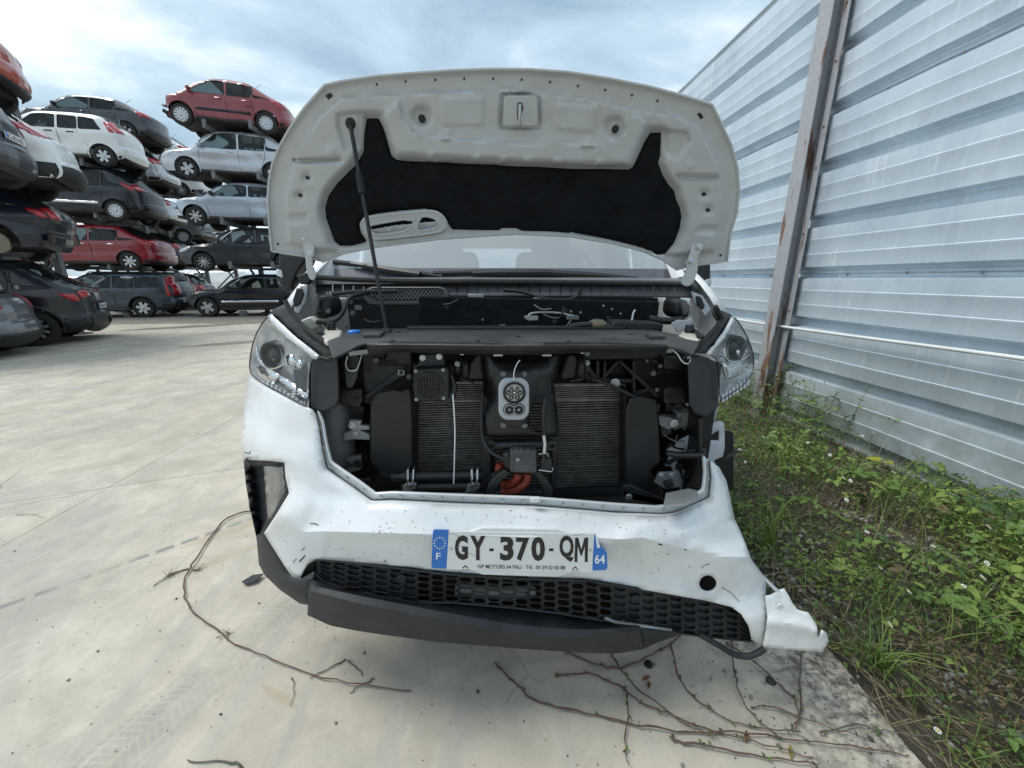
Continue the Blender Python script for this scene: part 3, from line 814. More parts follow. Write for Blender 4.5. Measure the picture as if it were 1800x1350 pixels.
# ---- cowl, scuttle and windscreen
def cowl_row(y_px, Yc, bow): return [(px, y_px + bow * ((px - 885) / 345.) ** 2, Yc) for px in np.linspace(556, 1216, 40)]
rows = []
for (yp, Yc, bow) in ((489, 1.58, 2), (493, 1.545, 2), (497, 1.54, 2), (499, 1.585, 2), (517, 1.54, 2), (521, 1.535, 3)):
    rows.append([PY(px, py + 0, Yc + .06 * ((px - 885) / 345.) ** 2) for px, py, Yc in cowl_row(yp, Yc, bow)])
b = MB(); b.grid(rows); cowl = vpart(b, 'scuttle_panel', 'grey_plastic', solid=.004)
for i in range(34):                                   # ribs of the leaf guard
    px = 585 + i * 18.2
    if 640 < px < 790: continue
    a = PY(px, 501, 1.577); c = PY(px, 517, 1.537)
    b = MB(); b.tube([a, c], .0022, 4); b.build('rib', M['black_plastic'], cowl)
rod('bonnet_seal', [(556, 487, 1.50), (620, 492, 1.485), (760, 495, 1.475), (900, 495, 1.472), (1060, 497, 1.48), (1195, 500, 1.50)], .0095, 'rubber', smooth_n=2)
# oval fresh-air intake with wire mesh
def stadium(cx, cy, w_, h_, n=10):
    o = []
    for a in np.linspace(-math.pi / 2, math.pi / 2, n): o.append((cx + w_ / 2 - h_ / 2 + math.cos(a) * h_ / 2, cy + math.sin(a) * h_ / 2))
    for a in np.linspace(math.pi / 2, 3 * math.pi / 2, n): o.append((cx - w_ / 2 + h_ / 2 + math.cos(a) * h_ / 2, cy + math.sin(a) * h_ / 2))
    return o
IN_Y = 1.50
intake = empty
so = stadium(714, 519.5, 148, 31); si = stadium(714, 518, 124, 20)
n_ = len(so)
b = MB()
A = [PY(x, y, IN_Y) for x, y in so]; B = [PY(x, y, IN_Y - .004) for x, y in stadium(714, 519, 138, 26)]; Cc = [PY(x, y, IN_Y + .012) for x, y in si]; D = [p + Vector((0, .06, -.004)) for p in A]
for lo, hi in ((D, A), (A, B), (B, Cc)):
    b.add(lo + hi, [(i, (i + 1) % n_, n_ + (i + 1) % n_, n_ + i) for i in range(n_)])
intake = vpart(b, 'air_intake', 'grey_plastic')
b = MB(); b.add([p + Vector((0, .02, 0)) for p in Cc], [tuple(range(n_))]); b.build('intake_floor', M['dark_plastic'], intake)
b = MB()
sia = np.array(si)
for dr in (-1, 1):
    for k in range(-2, 26):
        x0 = 640 + k * 6.6
        seg = [(x0 + dr * t * 15, 508 + t * 20) for t in np.linspace(0, 1, 12)]
        ins = [p for p in seg if inpoly([p], si)[0]]
        if len(ins) > 1: b.tube([PY(ins[0][0], ins[0][1], IN_Y + .014), PY(ins[-1][0], ins[-1][1], IN_Y + .014)], .0011, 4)
b.build('wire_mesh', M['grey_metal'], intake)
rod('intake_rim', [(x, y, IN_Y + .006) for x, y in stadium(714, 520.5, 132, 23)[8:14]], .0022, 'steel', intake)
# windscreen and what shows through it
def screen(x, z): return 1.60 + .10 * ((x - XC) / .7) ** 2 + (z - 1.36) * .62
def scr(px, py): return PS(px, py, screen)
sc = []
for z in np.linspace(1.345, 1.80, 8):
    hw = .735 - .10 * (z - 1.34)
    sc.append([(XC + hw * u, screen(XC + hw * u, z), z) for u in np.linspace(-1, 1, 25)])
b = MB(); b.grid(sc); vpart(b, 'windscreen', 'screen_glass')
b = MB()
band = []
for z in (1.345, 1.372, 1.392):
    hw = .735 - .10 * (z - 1.34)
    band.append([(XC + hw * u, screen(XC + hw * u, z) - .003, z) for u in np.linspace(-1, 1, 25)])
b.grid(band); vpart(b, 'screen_band', pmat('band_grey', (.10, .10, .125), .25, 0, .05, 3, .2, (.2, .2, .2), 5, coat=.6))  # darker purple-grey band along the foot of the glass
# dashboard, wheel, seats, bulkhead
b = MB(); b.box((XC, 2.02, 1.22), (1.38, .55, .26)); b.box((XC, 1.86, 1.30), (1.30, .25, .14)); dash = vpart(b, 'dashboard', 'dash', bevel=.05, bseg=3)
b = MB()
wc = Vector((XC + .36, 2.28, 1.36))
b.tube([wc + Vector((.185 * math.cos(a), .06 * math.sin(a), .175 * math.sin(a))) for a in np.linspace(0, 2 * math.pi, 30)], .014, 8); b.tube([wc + Vector((-.18, 0, 0)), wc + Vector((.18, 0, 0))], .02, 6)
vpart(b, 'steering_wheel', 'dash')
for sx in (-.37, .37):
    b = MB(); b.box((XC + sx, 2.85, 1.22), (.48, .16, .62)); st = vpart(b, 'seat', 'seat_grey', bevel=.06, bseg=3)
    b = MB(); b.box((XC + sx, 2.87, 1.62), (.27, .10, .19)); b.build('headrest', M['seat_grey'], st, bevel=.04, bseg=3)
    b = MB(); b.box((XC + sx, 2.62, .86), (.48, .5, .16)); b.build('cushion', M['seat_grey'], st, bevel=.05)
# wipers
def wiper(arm, blade, Y):
    root = empty('wiper', PY(*arm[0], Y)); adopt(root, van)
    root['local_'] = 0
    b = MB(); b.tube([scr(x, y) + Vector((0, -.022, .002)) for x, y in arm], [.014] + [.016] * (len(arm) - 2) + [.008], 6, flat=.7)
    a_ = vpart(b, 'wiper_arm', 'black_plastic')
    b = MB(); b.tube([scr(x, y) + Vector((0, -.010, 0)) for x, y in blade], .012, 6, flat=.8); b.build('wiper_blade', M['rubber'], a_)
    b = MB(); b.box(scr(*arm[-2]) + Vector((0, -.02, 0)), (.045, .02, .02)); b.build('wiper_clip', M['black_plastic'], a_, bevel=.004)
    bpy.data.objects.remove(root)
wiper([(740, 483), (690, 476), (652, 469), (620, 464)], [(581, 460), (620, 464), (700, 475), (778, 487)], 1.55)
wiper([(1118, 492), (1040, 485), (960, 480), (880, 480), (830, 481)], [(762, 481), (860, 478), (960, 481), (1072, 490)], 1.55)

# ---- body shell behind: wings, pillars, roof, doors, wheels
def body_ring(Y, hw, zb, zt, r=.16):
    pts = []
    for sx in (-1, 1):
        seq = [(hw * .93, zb), (hw, zb + .12), (hw + .02, 1.0), (hw, 1.16), (hw - .08 * (zt > 1.5), max(1.2, zt - .25)), (hw - .20, zt - .03), (hw - .35, zt)]
        seq = [(XC + sx * a, Y, z) for a, z in seq]
        pts += seq if sx < 0 else seq[::-1]
    return pts
b = MB()
rings = [body_ring(y, hw, zb, zt) for y, hw, zb, zt in ((2.55, .90, .3, 1.86), (3.2, .91, .28, 1.90), (4.6, .91, .28, 1.90), (5.3, .90, .3, 1.88), (5.42, .84, .42, 1.75))]
k_ = len(rings[0])
b.add([p for r_ in rings for p in r_], [(i * k_ + j, i * k_ + j + 1, (i + 1) * k_ + j + 1, (i + 1) * k_ + j) for i in range(len(rings) - 1) for j in range(k_ - 1)])
vpart(b, 'body_shell', 'white_paint', solid=.02)
b = MB(); b.add(rings[-1], [tuple(range(k_))]); vpart(b, 'rear_window', 'screen_glass')  # whole tail closed with pale glass to let light into the cabin
b = MB(); b.add([(XC - .66, 2.14, 1.78), (XC + .66, 2.14, 1.78), (XC + .70, 2.55, 1.87), (XC - .70, 2.55, 1.87)], [(0, 1, 2, 3)]); vpart(b, 'roof_front', 'white_paint', solid=.03)
for sx in (-1, 1):
    # A-pillar
    b = MB(); b.tube([(XC + sx * .755, 1.66, 1.33), (XC + sx * .74, 1.80, 1.47), (XC + sx * .69, 2.15, 1.79), (XC + sx * .70, 2.6, 1.85)], [.05, .045, .045, .05], 8, flat=.7); vpart(b, 'pillar', 'white_paint')
    # door with window
    b = MB(); b.box((XC + sx * .90, 2.12, .80), (.05, .86, .90)); dr = vpart(b, 'front_door', 'white_paint', bevel=.02)
    b = MB(); b.add([(XC + sx * .895, 1.72, 1.26), (XC + sx * .895, 2.54, 1.26), (XC + sx * .80, 2.54, 1.76), (XC + sx * .80, 2.20, 1.76)], [(0, 1, 2, 3)]); b.build('door_window', M['car_glass'], dr)
    b = MB(); b.box((XC + sx * .932, 2.42, 1.02), (.02, .16, .03)); b.build('door_handle', M['black_plastic'], dr, bevel=.006)
    for wy in (1.78, 4.55):
        b = MB(); b.lathe((XC + sx * .80, wy, .33), (sx, 0, 0), [(.2, -.10), (.31, -.10), (.33, -.07), (.33, .07), (.31, .10), (.2, .10)], 28); wh = vpart(b, 'wheel', 'rubber')
        b = MB(); b.lathe((XC + sx * .80, wy, .33), (sx, 0, 0), [(.21, .09), (.20, .06), (.17, .04), (.06, .06), (0, .07)], 20); b.build('hubcap', M['alloy'], wh)
# undertray, sill and inner structure so that nothing is hollow
b = MB(); b.box((XC, 3.2, .30), (1.66, 3.6, .06)); vpart(b, 'floor_pan', 'under_black')
b = MB(); b.box((XC, 1.66, .76), (1.30, .04, 1.02)); vpart(b, 'firewall', 'dark_plastic')
for sx in (-1, 1):
    b = MB(); b.box((XC + sx * .64, 1.40, .74), (.04, .50, .70)); vpart(b, 'inner_wing', 'wax_grey' if sx < 0 else 'dark_plastic')
# wings: strips of white from the headlamp back to the door
def wing(side):
    inn = {-1: [(512, 540, 1.44), (527, 516, 1.48), (547, 490, 1.54), (564, 472, 1.62), (584, 452, 1.74)], 1: [(1262, 550, 1.44), (1247, 522, 1.48), (1229, 498, 1.54), (1213, 482, 1.62), (1194, 466, 1.74)]}[side]
    rows = []
    for (px, py, y) in inn:
        a = PY(px, py, y)
        o1 = PY(px + side * 12, py - 1, y + .03); o2 = PY(px + side * 19, py + 7, y + .06)
        lo = Vector((o2.x + side * .02, o2.y, o2.z - .22)); mid = o2 + Vector((side * .02, 0, -.06)); l2 = Vector((o2.x, o2.y, .60))
        rows.append([a, o1, o2, mid, lo, l2])
    b = MB(); b.grid(rows)
    return vpart(b, 'wing', 'white_paint', solid=.003, soff=0)
wing(-1); wing(1)
# rubbery gussets and gaiters behind the lamps
for side, pts in ((-1, [(521, 486), (540, 478), (546, 492), (540, 500), (528, 500)]), (1, [(1214, 498), (1231, 510), (1228, 522), (1216, 512)])):
    slab('wing_gap', pts, 1.43, .03, 'dark_plastic')
slab('wing_bracket', [(527, 502), (540, 502), (536, 530), (524, 552), (516, 546)], 1.395, .012, 'bracket_white')
slab('hinge_cover', [(521, 506), (530, 508), (533, 518), (527, 534), (517, 540), (514, 528)], 1.385, .01, 'dark_plastic')
slab('wing_bracket', [(1216, 512), (1236, 520), (1250, 543), (1240, 556), (1228, 540), (1222, 532)], 1.395, .012, 'bracket_white')
slab('hinge_cover', [(1225, 520), (1233, 522), (1240, 538), (1236, 545), (1226, 536)], 1.385, .01, 'dark_plastic')
# door mirrors
for side, pts, lampp in ((-1, [(489, 443), (532, 450), (536, 458), (520, 480), (506, 517), (494, 508), (489, 480)], [(485, 473), (494, 475), (497, 488), (486, 485)]),
                         (1, [(1240, 462), (1250, 464), (1250, 512), (1246, 520), (1238, 500), (1222, 485), (1222, 466)], [(1240, 492), (1252, 489), (1251, 500), (1240, 501)])):
    P0 = [PY(x, y, 1.88) for x, y in pts]
    b = MB(); b.prism(P0, (0, .10, 0)); mr = vpart(b, 'door_mirror', 'black_plastic', bevel=.02, bseg=3)
    b = MB(); b.prism([PY(x, y, 1.872) for x, y in lampp], (0, .02, 0)); b.build('indicator', M['clear_lamp'], mr, bevel=.004)
    a = P0[4] if side < 0 else P0[5]
    b = MB(); b.tube([a + Vector((0, .05, .06)), Vector((XC + side * .86, 1.95, 1.24))], .035, 8); b.build('mirror_stalk', M['black_plastic'], mr)
# ------------------------------------------------------------------ engine bay seen above the slam panel
ZP = 1.187
def top_sheet(name, poly, z, th, m, parent=None, bevel=.002):
    pts = [PZ(x, y, z) for x, y in poly]
    b = MB(); b.prism(pts, (0, 0, -th)); return vpart(b, name, m, parent, bevel=bevel)
slam = top_sheet('slam_panel', [(586, 629), (608, 619), (630, 607), (645, 603), (691, 600.5), (800, 601), (884, 603), (884, 606), (956, 606), (956, 602.5), (1060, 601), (1172, 606), (1196, 613), (1218, 621), (1230, 600), (1192, 588), (1150, 580), (1097, 577), (716, 577), (640, 577.5), (600, 583), (574, 596)], ZP, .006, 'dusty_plastic')
top_sheet('slam_rib', [(716, 575), (1098, 575), (1098, 572), (716, 572)], ZP + .009, .012, 'black_plastic', slam)
for pts in ([(638, 588), (646, 581), (676, 581), (668, 588)], [(1134, 584), (1160, 583), (1170, 590), (1144, 591)]): top_sheet('slam_pad', pts, ZP + .010, .012, 'dusty_plastic', slam)
for (x, y) in ((700, 584), (1108, 588), (912, 592), (690, 600), (840, 600), (1000, 600)):
    p = PZ(x, y, ZP); b = MB(); b.disc(p, (0, 0, 1), .006, .003, 8); b.build('clip', M['dark_plastic'], slam)
# front lip of the slam panel, bent down
LIP = [(645, 603.5), (691, 601.5), (760, 602), (830, 603), (884, 604), (956, 603), (1060, 602.5), (1172, 607)]
rows = [[PZ(x, y, ZP - .001) for x, y in LIP], [PZ(x, y, ZP - .001) + Vector((0, -.006, -.006)) for x, y in LIP], [PZ(x, y, ZP - .001) + Vector((0, .002, -.026 - .004 * math.sin(x * .1))) for x, y in LIP]]
b = MB(); b.grid(rows); vpart(b, 'front_lip', 'black_plastic', slam, solid=.003)
slab('latch_box', [(888, 606), (954, 606), (954, 620), (888, 620)], 1.005, .05, 'black_plastic')
# dark cavity behind: dividing panel and parcel of components
slab('bay_cover', [(735, 520), (1160, 530), (1155, 575), (735, 575)], 1.44, .02, 'felt', bevel=.006)
slab('intake_bracket', [(823, 517), (850, 517), (850, 527), (844, 535), (828, 535), (823, 528)], 1.49, .008, 'grey_metal', bevel=.002)
slab('filter_box', [(1080, 566), (1095, 565), (1165, 568), (1166, 583), (1070, 578)], 1.27, .09, 'black_plastic', bevel=.006)
slab('fuse_label', [(921, 555), (946, 555), (946, 563), (930, 564), (922, 560)], 1.40, .004, 'grey_metal')
slab('fuse_label', [(996, 554), (1018, 555), (1018, 562), (996, 562)], 1.40, .004, 'wax_grey')
p = PY(1050, 566, 1.29); b = MB(); b.lathe(p + Vector((0, 0, -.03)), (0, -.2, 1), [(.03, 0), (.03, .03), (.022, .036), (0, .036)], 14); vpart(b, 'filler_cap', pmat('brass_cap', (.22, .2, .12), .4, .4))
rod('wiper_linkage', [(938, 527, 1.49), (975, 540, 1.47), (1050, 556, 1.45), (1070, 552, 1.45), (1090, 558, 1.45), (1130, 540, 1.47), (1142, 532, 1.48)], .008, 'wax_grey', smooth_n=1)
rod('wiper_linkage', [(980, 541, 1.47), (1080, 535, 1.46), (1140, 545, 1.46)], .0055, 'wax_grey')
rod('washer_pipe', [(926, 558, 1.41), (935, 549, 1.41), (980, 549, 1.42), (1010, 556, 1.42)], .004, 'grey_metal', smooth_n=1)
slab('wiper_motor', [(1035, 540), (1062, 535), (1085, 541), (1090, 555), (1060, 560), (1038, 553)], 1.46, .05, 'black_plastic', bevel=.01)
slab('wiper_motor', [(938, 522), (975, 528), (980, 538), (950, 540), (938, 535)], 1.48, .04, 'wax_grey', bevel=.01)
for x, y in ((1060, 537), (1075, 543), (1090, 551), (1020, 549), (1003, 547)): bolt(x, y, 1.445, .0045, 'grey_metal')
rod('bay_hose', [(885, 510, 1.50), (920, 513, 1.50), (960, 527, 1.49), (1000, 528, 1.48), (1018, 520, 1.48), (1022, 506, 1.48)], .006, 'hose', smooth_n=2)
rod('bay_hose', [(1110, 565, 1.34), (1113, 550, 1.34), (1116, 545, 1.35)], .003, 'white_ink')
rod('bay_hose', [(1140, 560, 1.36), (1170, 565, 1.35), (1200, 562, 1.36)], .013, 'hose', smooth_n=2)
rod('bay_hose', [(1000, 575, 1.27), (1020, 571, 1.27), (1050, 570, 1.28), (1070, 575, 1.28)], .01, 'hose', smooth_n=2)
rod('wiring_loom', [(556, 566, 1.30), (585, 567, 1.31), (603, 552, 1.34), (610, 528, 1.40), (622, 518, 1.44), (650, 515, 1.47)], .0075, 'hose', smooth_n=2)
rod('wiring_loom', [(585, 517, 1.44), (620, 513, 1.45), (660, 512, 1.47), (700, 512, 1.48)], .007, 'hose', smooth_n=1)
slab('tag_label', [(573, 513), (584, 512), (584, 519), (573, 520)], 1.43, .003, 'label_grey')
def plane_text(body, px, py, Y, width_px, m, parent, bold=0, name='lettering', xs=1.0):
    vs_, fs_ = text_mesh(body, 1.0, 0, bold)
    va = np.array(vs_); w0 = va[:, 0].max() - va[:, 0].min()
    a = PY(px - width_px / 2, py, Y); c = PY(px + width_px / 2, py, Y)
    k = (c - a).length / w0
    mid = (a + c) / 2; x0 = (va[:, 0].max() + va[:, 0].min()) / 2; y0 = (va[:, 1].max() + va[:, 1].min()) / 2
    b = MB(); b.add([(mid.x + (v[0] - x0) * k, Y, mid.z + (v[1] - y0) * k * xs) for v in vs_], fs_)
    return vpart(b, name, m, parent, smooth=False)
plane_text('L-R', 578.5, 516, 1.4295, 9, 'white_ink', None)
# tower, gaiter and washer tanks left and right
slab('spring_tower', [(549, 540), (556, 520), (572, 518), (580, 530), (584, 548), (574, 560), (556, 562)], 1.42, .12, 'black_plastic', bevel=.02, bseg=3)
slab('tower_bracket', [(547, 526), (556, 516), (560, 530), (556, 552), (549, 556)], 1.40, .02, 'wax_grey', bevel=.004)
slab('spring_tower', [(1190, 528), (1204, 524), (1216, 540), (1212, 560), (1196, 562), (1186, 552)], 1.42, .12, 'black_plastic', bevel=.02, bseg=3)
slab('tower_bracket', [(1196, 527), (1208, 528), (1212, 545), (1204, 556), (1200, 540)], 1.40, .02, 'wax_grey', bevel=.004)
slab('wing_foil', [(1180, 568), (1192, 562), (1208, 563), (1216, 556), (1220, 566), (1206, 578), (1190, 584)], 1.31, .006, 'bracket_white')
slab('wing_foil', [(526, 564), (545, 556), (560, 566), (566, 574), (548, 582), (534, 572)], 1.31, .03, 'beige_tank', bevel=.006)
for side, pts, cap in ((-1, [(563, 584), (571, 577), (590, 574), (602, 581), (598, 590), (576, 598), (568, 596)], (583, 572)), (1, [(1192, 589), (1204, 578), (1226, 576), (1232, 588), (1228, 598), (1206, 594)], (1211, 577))):
    P0 = [PZ(x, y, 1.19) for x, y in pts]
    b = MB(); b.prism(P0, (0, 0, -.018)); tk = vpart(b, 'washer_tank', 'beige_tank', bevel=.006, bseg=3)
    p = PZ(cap[0], cap[1] + 8, 1.19); b = MB(); b.lathe(p + Vector((0, 0, -.002)), (0, 0, 1), [(.013, 0), (.013, .022), (.011, .026), (0, .026)], 14); b.build('tank_cap', M['black_plastic'], tk)
    for k in range(3):
        dxx = side * 10 * (k * .35)
        q = [PZ(cap[0] + side * 14 + dxx - 6, cap[1] + 2 + 5 * k, 1.195), PZ(cap[0] + side * 18 + dxx, cap[1] + 9 + 2 * k, 1.20), PZ(cap[0] + side * 16 + dxx, cap[1] + 17, 1.19)]
        b = MB(); b.tube([Vector(x) for x in chaikin([tuple(x) for x in q], 2, False)], .005, 7); b.build('tank_hose', M['hose'], tk)
p = PY(616, 582, 1.20); b = MB(); b.lathe(p + Vector((0, .03, -.012)), (0, 0, 1), [(.019, -.01), (.019, .008), (.016, .011), (0, .011)], 16); vpart(b, 'coolant_cap', 'blue_cap')

# ------------------------------------------------------------------ headlamps
def lamp_side(side):
    fn = front
    if side < 0:
        LENS = [(439, 652), (440, 628), (446, 599), (455, 578), (466, 562), (476, 553), (492, 568), (515, 590), (540, 610), (561, 626), (545, 637), (543, 716), (520, 705), (497, 692), (468, 677), (447, 663)]
        TOP = [(466, 560), (481, 543), (497, 536), (506, 536), (515, 557), (538, 584), (566, 603), (589, 618), (575, 629), (561, 625), (540, 609), (515, 589), (492, 567), (477, 551)]
        DRL = [(470, 556), (476, 552), (497, 571), (520, 592), (541, 608), (562, 625), (555, 632), (536, 619), (512, 601), (490, 582), (474, 566)]
        BOX = [(546, 637), (562, 627), (578, 632), (594, 624), (597, 700), (590, 716), (575, 722), (553, 724), (545, 716)]
        SEAL = [(504, 536), (515, 557), (538, 584), (566, 603), (589, 618)]
    else:
        LENS = [(1326, 640), (1322, 615), (1312, 590), (1298, 566), (1288, 556), (1278, 575), (1268, 592), (1252, 610), (1246, 622), (1262, 634), (1264, 655), (1263, 704), (1280, 694), (1300, 682), (1318, 664)]
        TOP = [(1254, 545), (1270, 546), (1284, 552), (1290, 558), (1279, 575), (1268, 592), (1252, 610), (1246, 622), (1222, 621), (1234, 606), (1258, 580), (1264, 566), (1256, 556)]
        DRL = [(1288, 557), (1292, 563), (1283, 580), (1272, 597), (1258, 613), (1250, 625), (1243, 622), (1252, 610), (1267, 592), (1278, 574)]
        BOX = [(1218, 622), (1246, 628), (1262, 640), (1264, 712), (1258, 722), (1240, 734), (1222, 728), (1212, 712), (1208, 640)]
        SEAL = [(1254, 545), (1265, 566), (1258, 580), (1234, 606), (1218, 622)]
    lens = surf_patch('headlamp', LENS, (), fn, 9, 'lens', lambda P: .010 * sstep(sdist(P, LENS) / 16), es=6)
    surf_patch('lamp_housing', LENS, (), lambda x, z: fn(x, z) + .055, 9, pmat('lamp_grey', (.50, .51, .52), .25, .6, .2, 20), lambda P: .05 * sstep((12 - sdist(P, LENS)) / 12), parent=lens, es=6)
    surf_patch('lamp_top', TOP, (), fn, 9, 'dusty_plastic', lambda P: .004 * sstep(sdist(P, TOP) / 6), parent=lens, es=6, solid=.006)
    surf_patch('light_guide', DRL, (), lambda x, z: fn(x, z) - .012, 5, pmat('light_guide', (.70, .73, .75), .2, 0, .03, 5, coat=.8), lambda P: .006 * sstep(sdist(P, DRL) / 3), parent=lens, es=4, solid=.006)
    # bezel line round the lens
    b = MB(); lp = resample(chaikin(LENS, 1), 8); b.tube([PS(x, y, fn) + Vector((0, -.002, 0)) for x, y in lp + lp[:1]], .0018, 6, caps=False); b.build('lamp_bezel', M['dark_plastic'], lens)
    b = MB(); b.tube([PS(x, y, fn) + Vector((0, -.006, .012)) for x, y in resample(SEAL, 10, False)], .0075, 6); b.build('lamp_seal', M['rubber'], lens)
    # projector bowl, chrome wings, serrated strip
    if side < 0:
        bowl = (486, 624); chr_ = [[(449, 645), (470, 640), (492, 660), (478, 678), (455, 660)], [(486, 656), (500, 662), (528, 682), (540, 694), (540, 702), (510, 688), (490, 672)], [(502, 626), (514, 622), (518, 640), (506, 642)], [(518, 634), (530, 630), (530, 660), (520, 656)]]
        frm = [(452, 610), (456, 634), (466, 645), (484, 648), (498, 640)]
        ser = [(468 + 7.2 * i, 669 + 4.6 * i) for i in range(10)]; sdx = 4.2; slen = 17
    else:
        bowl = (1286, 612); chr_ = [[(1272, 640), (1290, 632), (1318, 640), (1310, 655), (1280, 668)], [(1296, 616), (1316, 612), (1318, 626), (1300, 632)], [(1268, 622), (1274, 634), (1296, 640), (1292, 646), (1270, 640)]]
        frm = [(1272, 612), (1276, 636), (1298, 636), (1316, 624)]
        ser = [(1270 + 6.2 * i, 694 - 4.2 * i) for i in range(8)]; sdx = 3.6; slen = 14
    p = PS(*bowl, lambda x, z: fn(x, z) + .052)
    b = MB(); b.lathe(p, (side * .25, -1, 0), [(0, -.02), (.028, -.012), (.036, .004), (.040, .016), (.046, .018), (.048, .004), (.048, -.02)], 24); b.build('projector', M['dark_plastic'], lens)
    b = MB(); b.lathe(p, (side * .25, -1, 0), [(.030, -.004), (.024, .010), (.012, .017), (0, .019)], 20); b.build('projector_lens', M['hose'], lens)
    for q in chr_: surf_patch('reflector', q, (), lambda x, z: fn(x, z) + .024, 7, 'chrome', lambda P: .008 * sstep(sdist(P, q) / 6), parent=lens, solid=.006)
    b = MB(); b.tube([PS(x, y, lambda x, z: fn(x, z) + .016) for x, y in chaikin(frm, 2, False)], .0045, 6); b.build('trim_arc', M['chrome'], lens)
    for (x, y) in ser:
        q = [(x, y), (x + sdx, y + side * -sdx * .62), (x + sdx, y + side * -sdx * .62 + slen), (x, y + slen)]
        b = MB(); b.prism([PS(a, c, lambda x, z: fn(x, z) + .015) for a, c in q], (0, .012, 0)); b.build('prism_bar', M['clear_lamp'], lens)
    # blind black side of the lamp that the missing grille used to cover
    ctr = np.mean(BOX, 0)
    P0 = [PS(x, y, lambda x, z: fn(x, z) + .015) for x, y in BOX]
    Pb = [PS(ctr[0] + (x - ctr[0]) * .8 - side * 8, ctr[1] + (y - ctr[1]) * .86, lambda x, z: fn(x, z) + .12) for x, y in BOX]
    n = len(BOX)
    b = MB(); b.add(P0 + Pb, [tuple(range(n)), tuple(range(2 * n - 1, n - 1, -1))] + [(i, i + n, (i + 1) % n + n, (i + 1) % n) for i in range(n)]); bx_ = b.build('lamp_side_case', M['black_plastic'], lens, bevel=.006)
    for fr in (.3, .55, .8):
        a = PS(BOX[0][0] + (BOX[2][0] - BOX[0][0]) * fr, BOX[0][1] + 12, lambda x, z: fn(x, z) + .012); c = PS(BOX[0][0] + (BOX[2][0] - BOX[0][0]) * fr, BOX[-2][1] - 12, lambda x, z: fn(x, z) + .012)
    return lens
lamp_side(-1); lamp_side(1)

# ------------------------------------------------------------------ behind the missing grille
RY = 1.24
slab('radiator_backing', [(700, 640), (1120, 640), (1120, 880), (700, 880)], RY + .03, .03, 'fin_back', bevel=0)
rad = empty('x'); bpy.data.objects.remove(rad)
def fins(x0, x1, y0, y1, n, Y, m='fins'):
    b = MB()
    for i in range(n):
        y = y0 + (y1 - y0) * (i + .5) / n
        a, c = PY(x0, y, Y), PY(x1, y, Y)
        j = .0012 * math.sin(i * 7.3)
        b.box(((a.x + c.x) / 2, Y, (a.z + c.z) / 2 + j * .3), (c.x - a.x, .008, .0019 + .0004 * math.sin(i * 3.1)))
    o = vpart(b, 'radiator_core', m, smooth=False); o['kind'] = 'stuff'
    for xx in (x0, x1):
        a, c = PY(xx, y0, Y), PY(xx, y1, Y)
        q = MB(); q.tube([a + Vector((0, .004, 0)), c + Vector((0, .004, 0))], .0065, 8); q.build('radiator_tank', M['black_plastic'], o)
    q = MB(); a, c = PY(x0, y0, Y), PY(x1, y0, Y); q.tube([a, c], .005, 6); q.build('radiator_bar', M['fins'], o)
    return o
fins(727, 849, 704, 842, 34, RY); fins(727, 849, 672, 702, 8, RY - .01)
fins(974, 1100, 702, 862, 38, RY); fins(974, 1100, 676, 700, 7, RY - .01)
fins(870, 972, 690, 868, 34, RY + .01)
# side air guides
slab('air_guide', [(650, 706), (661, 692), (690, 685), (704, 688), (720, 682), (724, 700), (726, 760), (726, 822), (700, 846), (668, 832), (650, 812), (649, 760)], 1.13, .012, 'black_plastic', bevel=.008, dY=-.03)
slab('air_guide_foot', [(668, 832), (700, 842), (727, 820), (716, 846), (690, 868), (652, 872), (648, 866)], 1.15, .012, 'black_plastic', bevel=.004)
slab('air_guide_return', [(722, 682), (730, 706), (730, 838), (724, 838)], 1.16, .06, 'black_plastic')
slab('air_guide', [(1108, 700), (1126, 697), (1155, 704), (1160, 770), (1162, 812), (1143, 828), (1150, 842), (1166, 858), (1168, 888), (1120, 874), (1098, 862), (1100, 720)], 1.13, .012, 'black_plastic', bevel=.008, dY=-.03)
slab('air_guide_return', [(1098, 686), (1101, 684), (1112, 696), (1108, 870), (1096, 864)], 1.17, .05, 'black_plastic')
slab('air_guide_foot', [(1093, 855), (1108, 852), (1168, 878), (1170, 890), (1095, 876)], 1.10, .03, 'black_plastic')
# upper left carrier and braces
slab('carrier_plate', [(600, 622), (720, 606), (726, 690), (700, 690), (650, 712), (604, 700)], 1.235, .02, 'dark_plastic', bevel=.004)
slab('carrier_gusset', [(636, 622), (722, 612), (724, 648), (700, 660), (660, 690), (640, 692)], 1.205, .012, 'dusty_plastic', bevel=.004)
slab('gusset_slot', [(664, 634), (698, 632), (698, 643), (664, 645)], 1.2035, .004, 'fin_back', bevel=0)
slab('gusset_slot', [(712, 640), (722, 638), (722, 655), (714, 656)], 1.2035, .004, 'fin_back', bevel=0)
slab('brace_bar', [(699, 651), (710, 652), (710, 660), (644, 702), (638, 698)], 1.19, .012, 'dusty_plastic', bevel=.002)
slab('brace_tab', [(699, 650), (711, 651), (711, 660), (699, 660)], 1.187, .01, 'grey_metal', bevel=.001); bolt(705, 655, 1.185, .004, 'dark_plastic')
slab('side_bracket', [(595, 684), (636, 684), (638, 704), (632, 718), (598, 712)], 1.17, .03, 'black_plastic', bevel=.004); bolt(626, 702, 1.168, .006, 'black_plastic')
slab('lamp_strut', [(603, 640), (625, 622), (632, 634), (626, 664), (618, 684), (608, 682)], 1.18, .02, 'wax_grey', bevel=.004)
rod('wire_clip', [(637, 620, 1.13), (630, 645, 1.12), (625, 652, 1.12), (612, 652, 1.12), (607, 640, 1.12), (611, 626, 1.12)], .0022, 'steel', smooth_n=1)
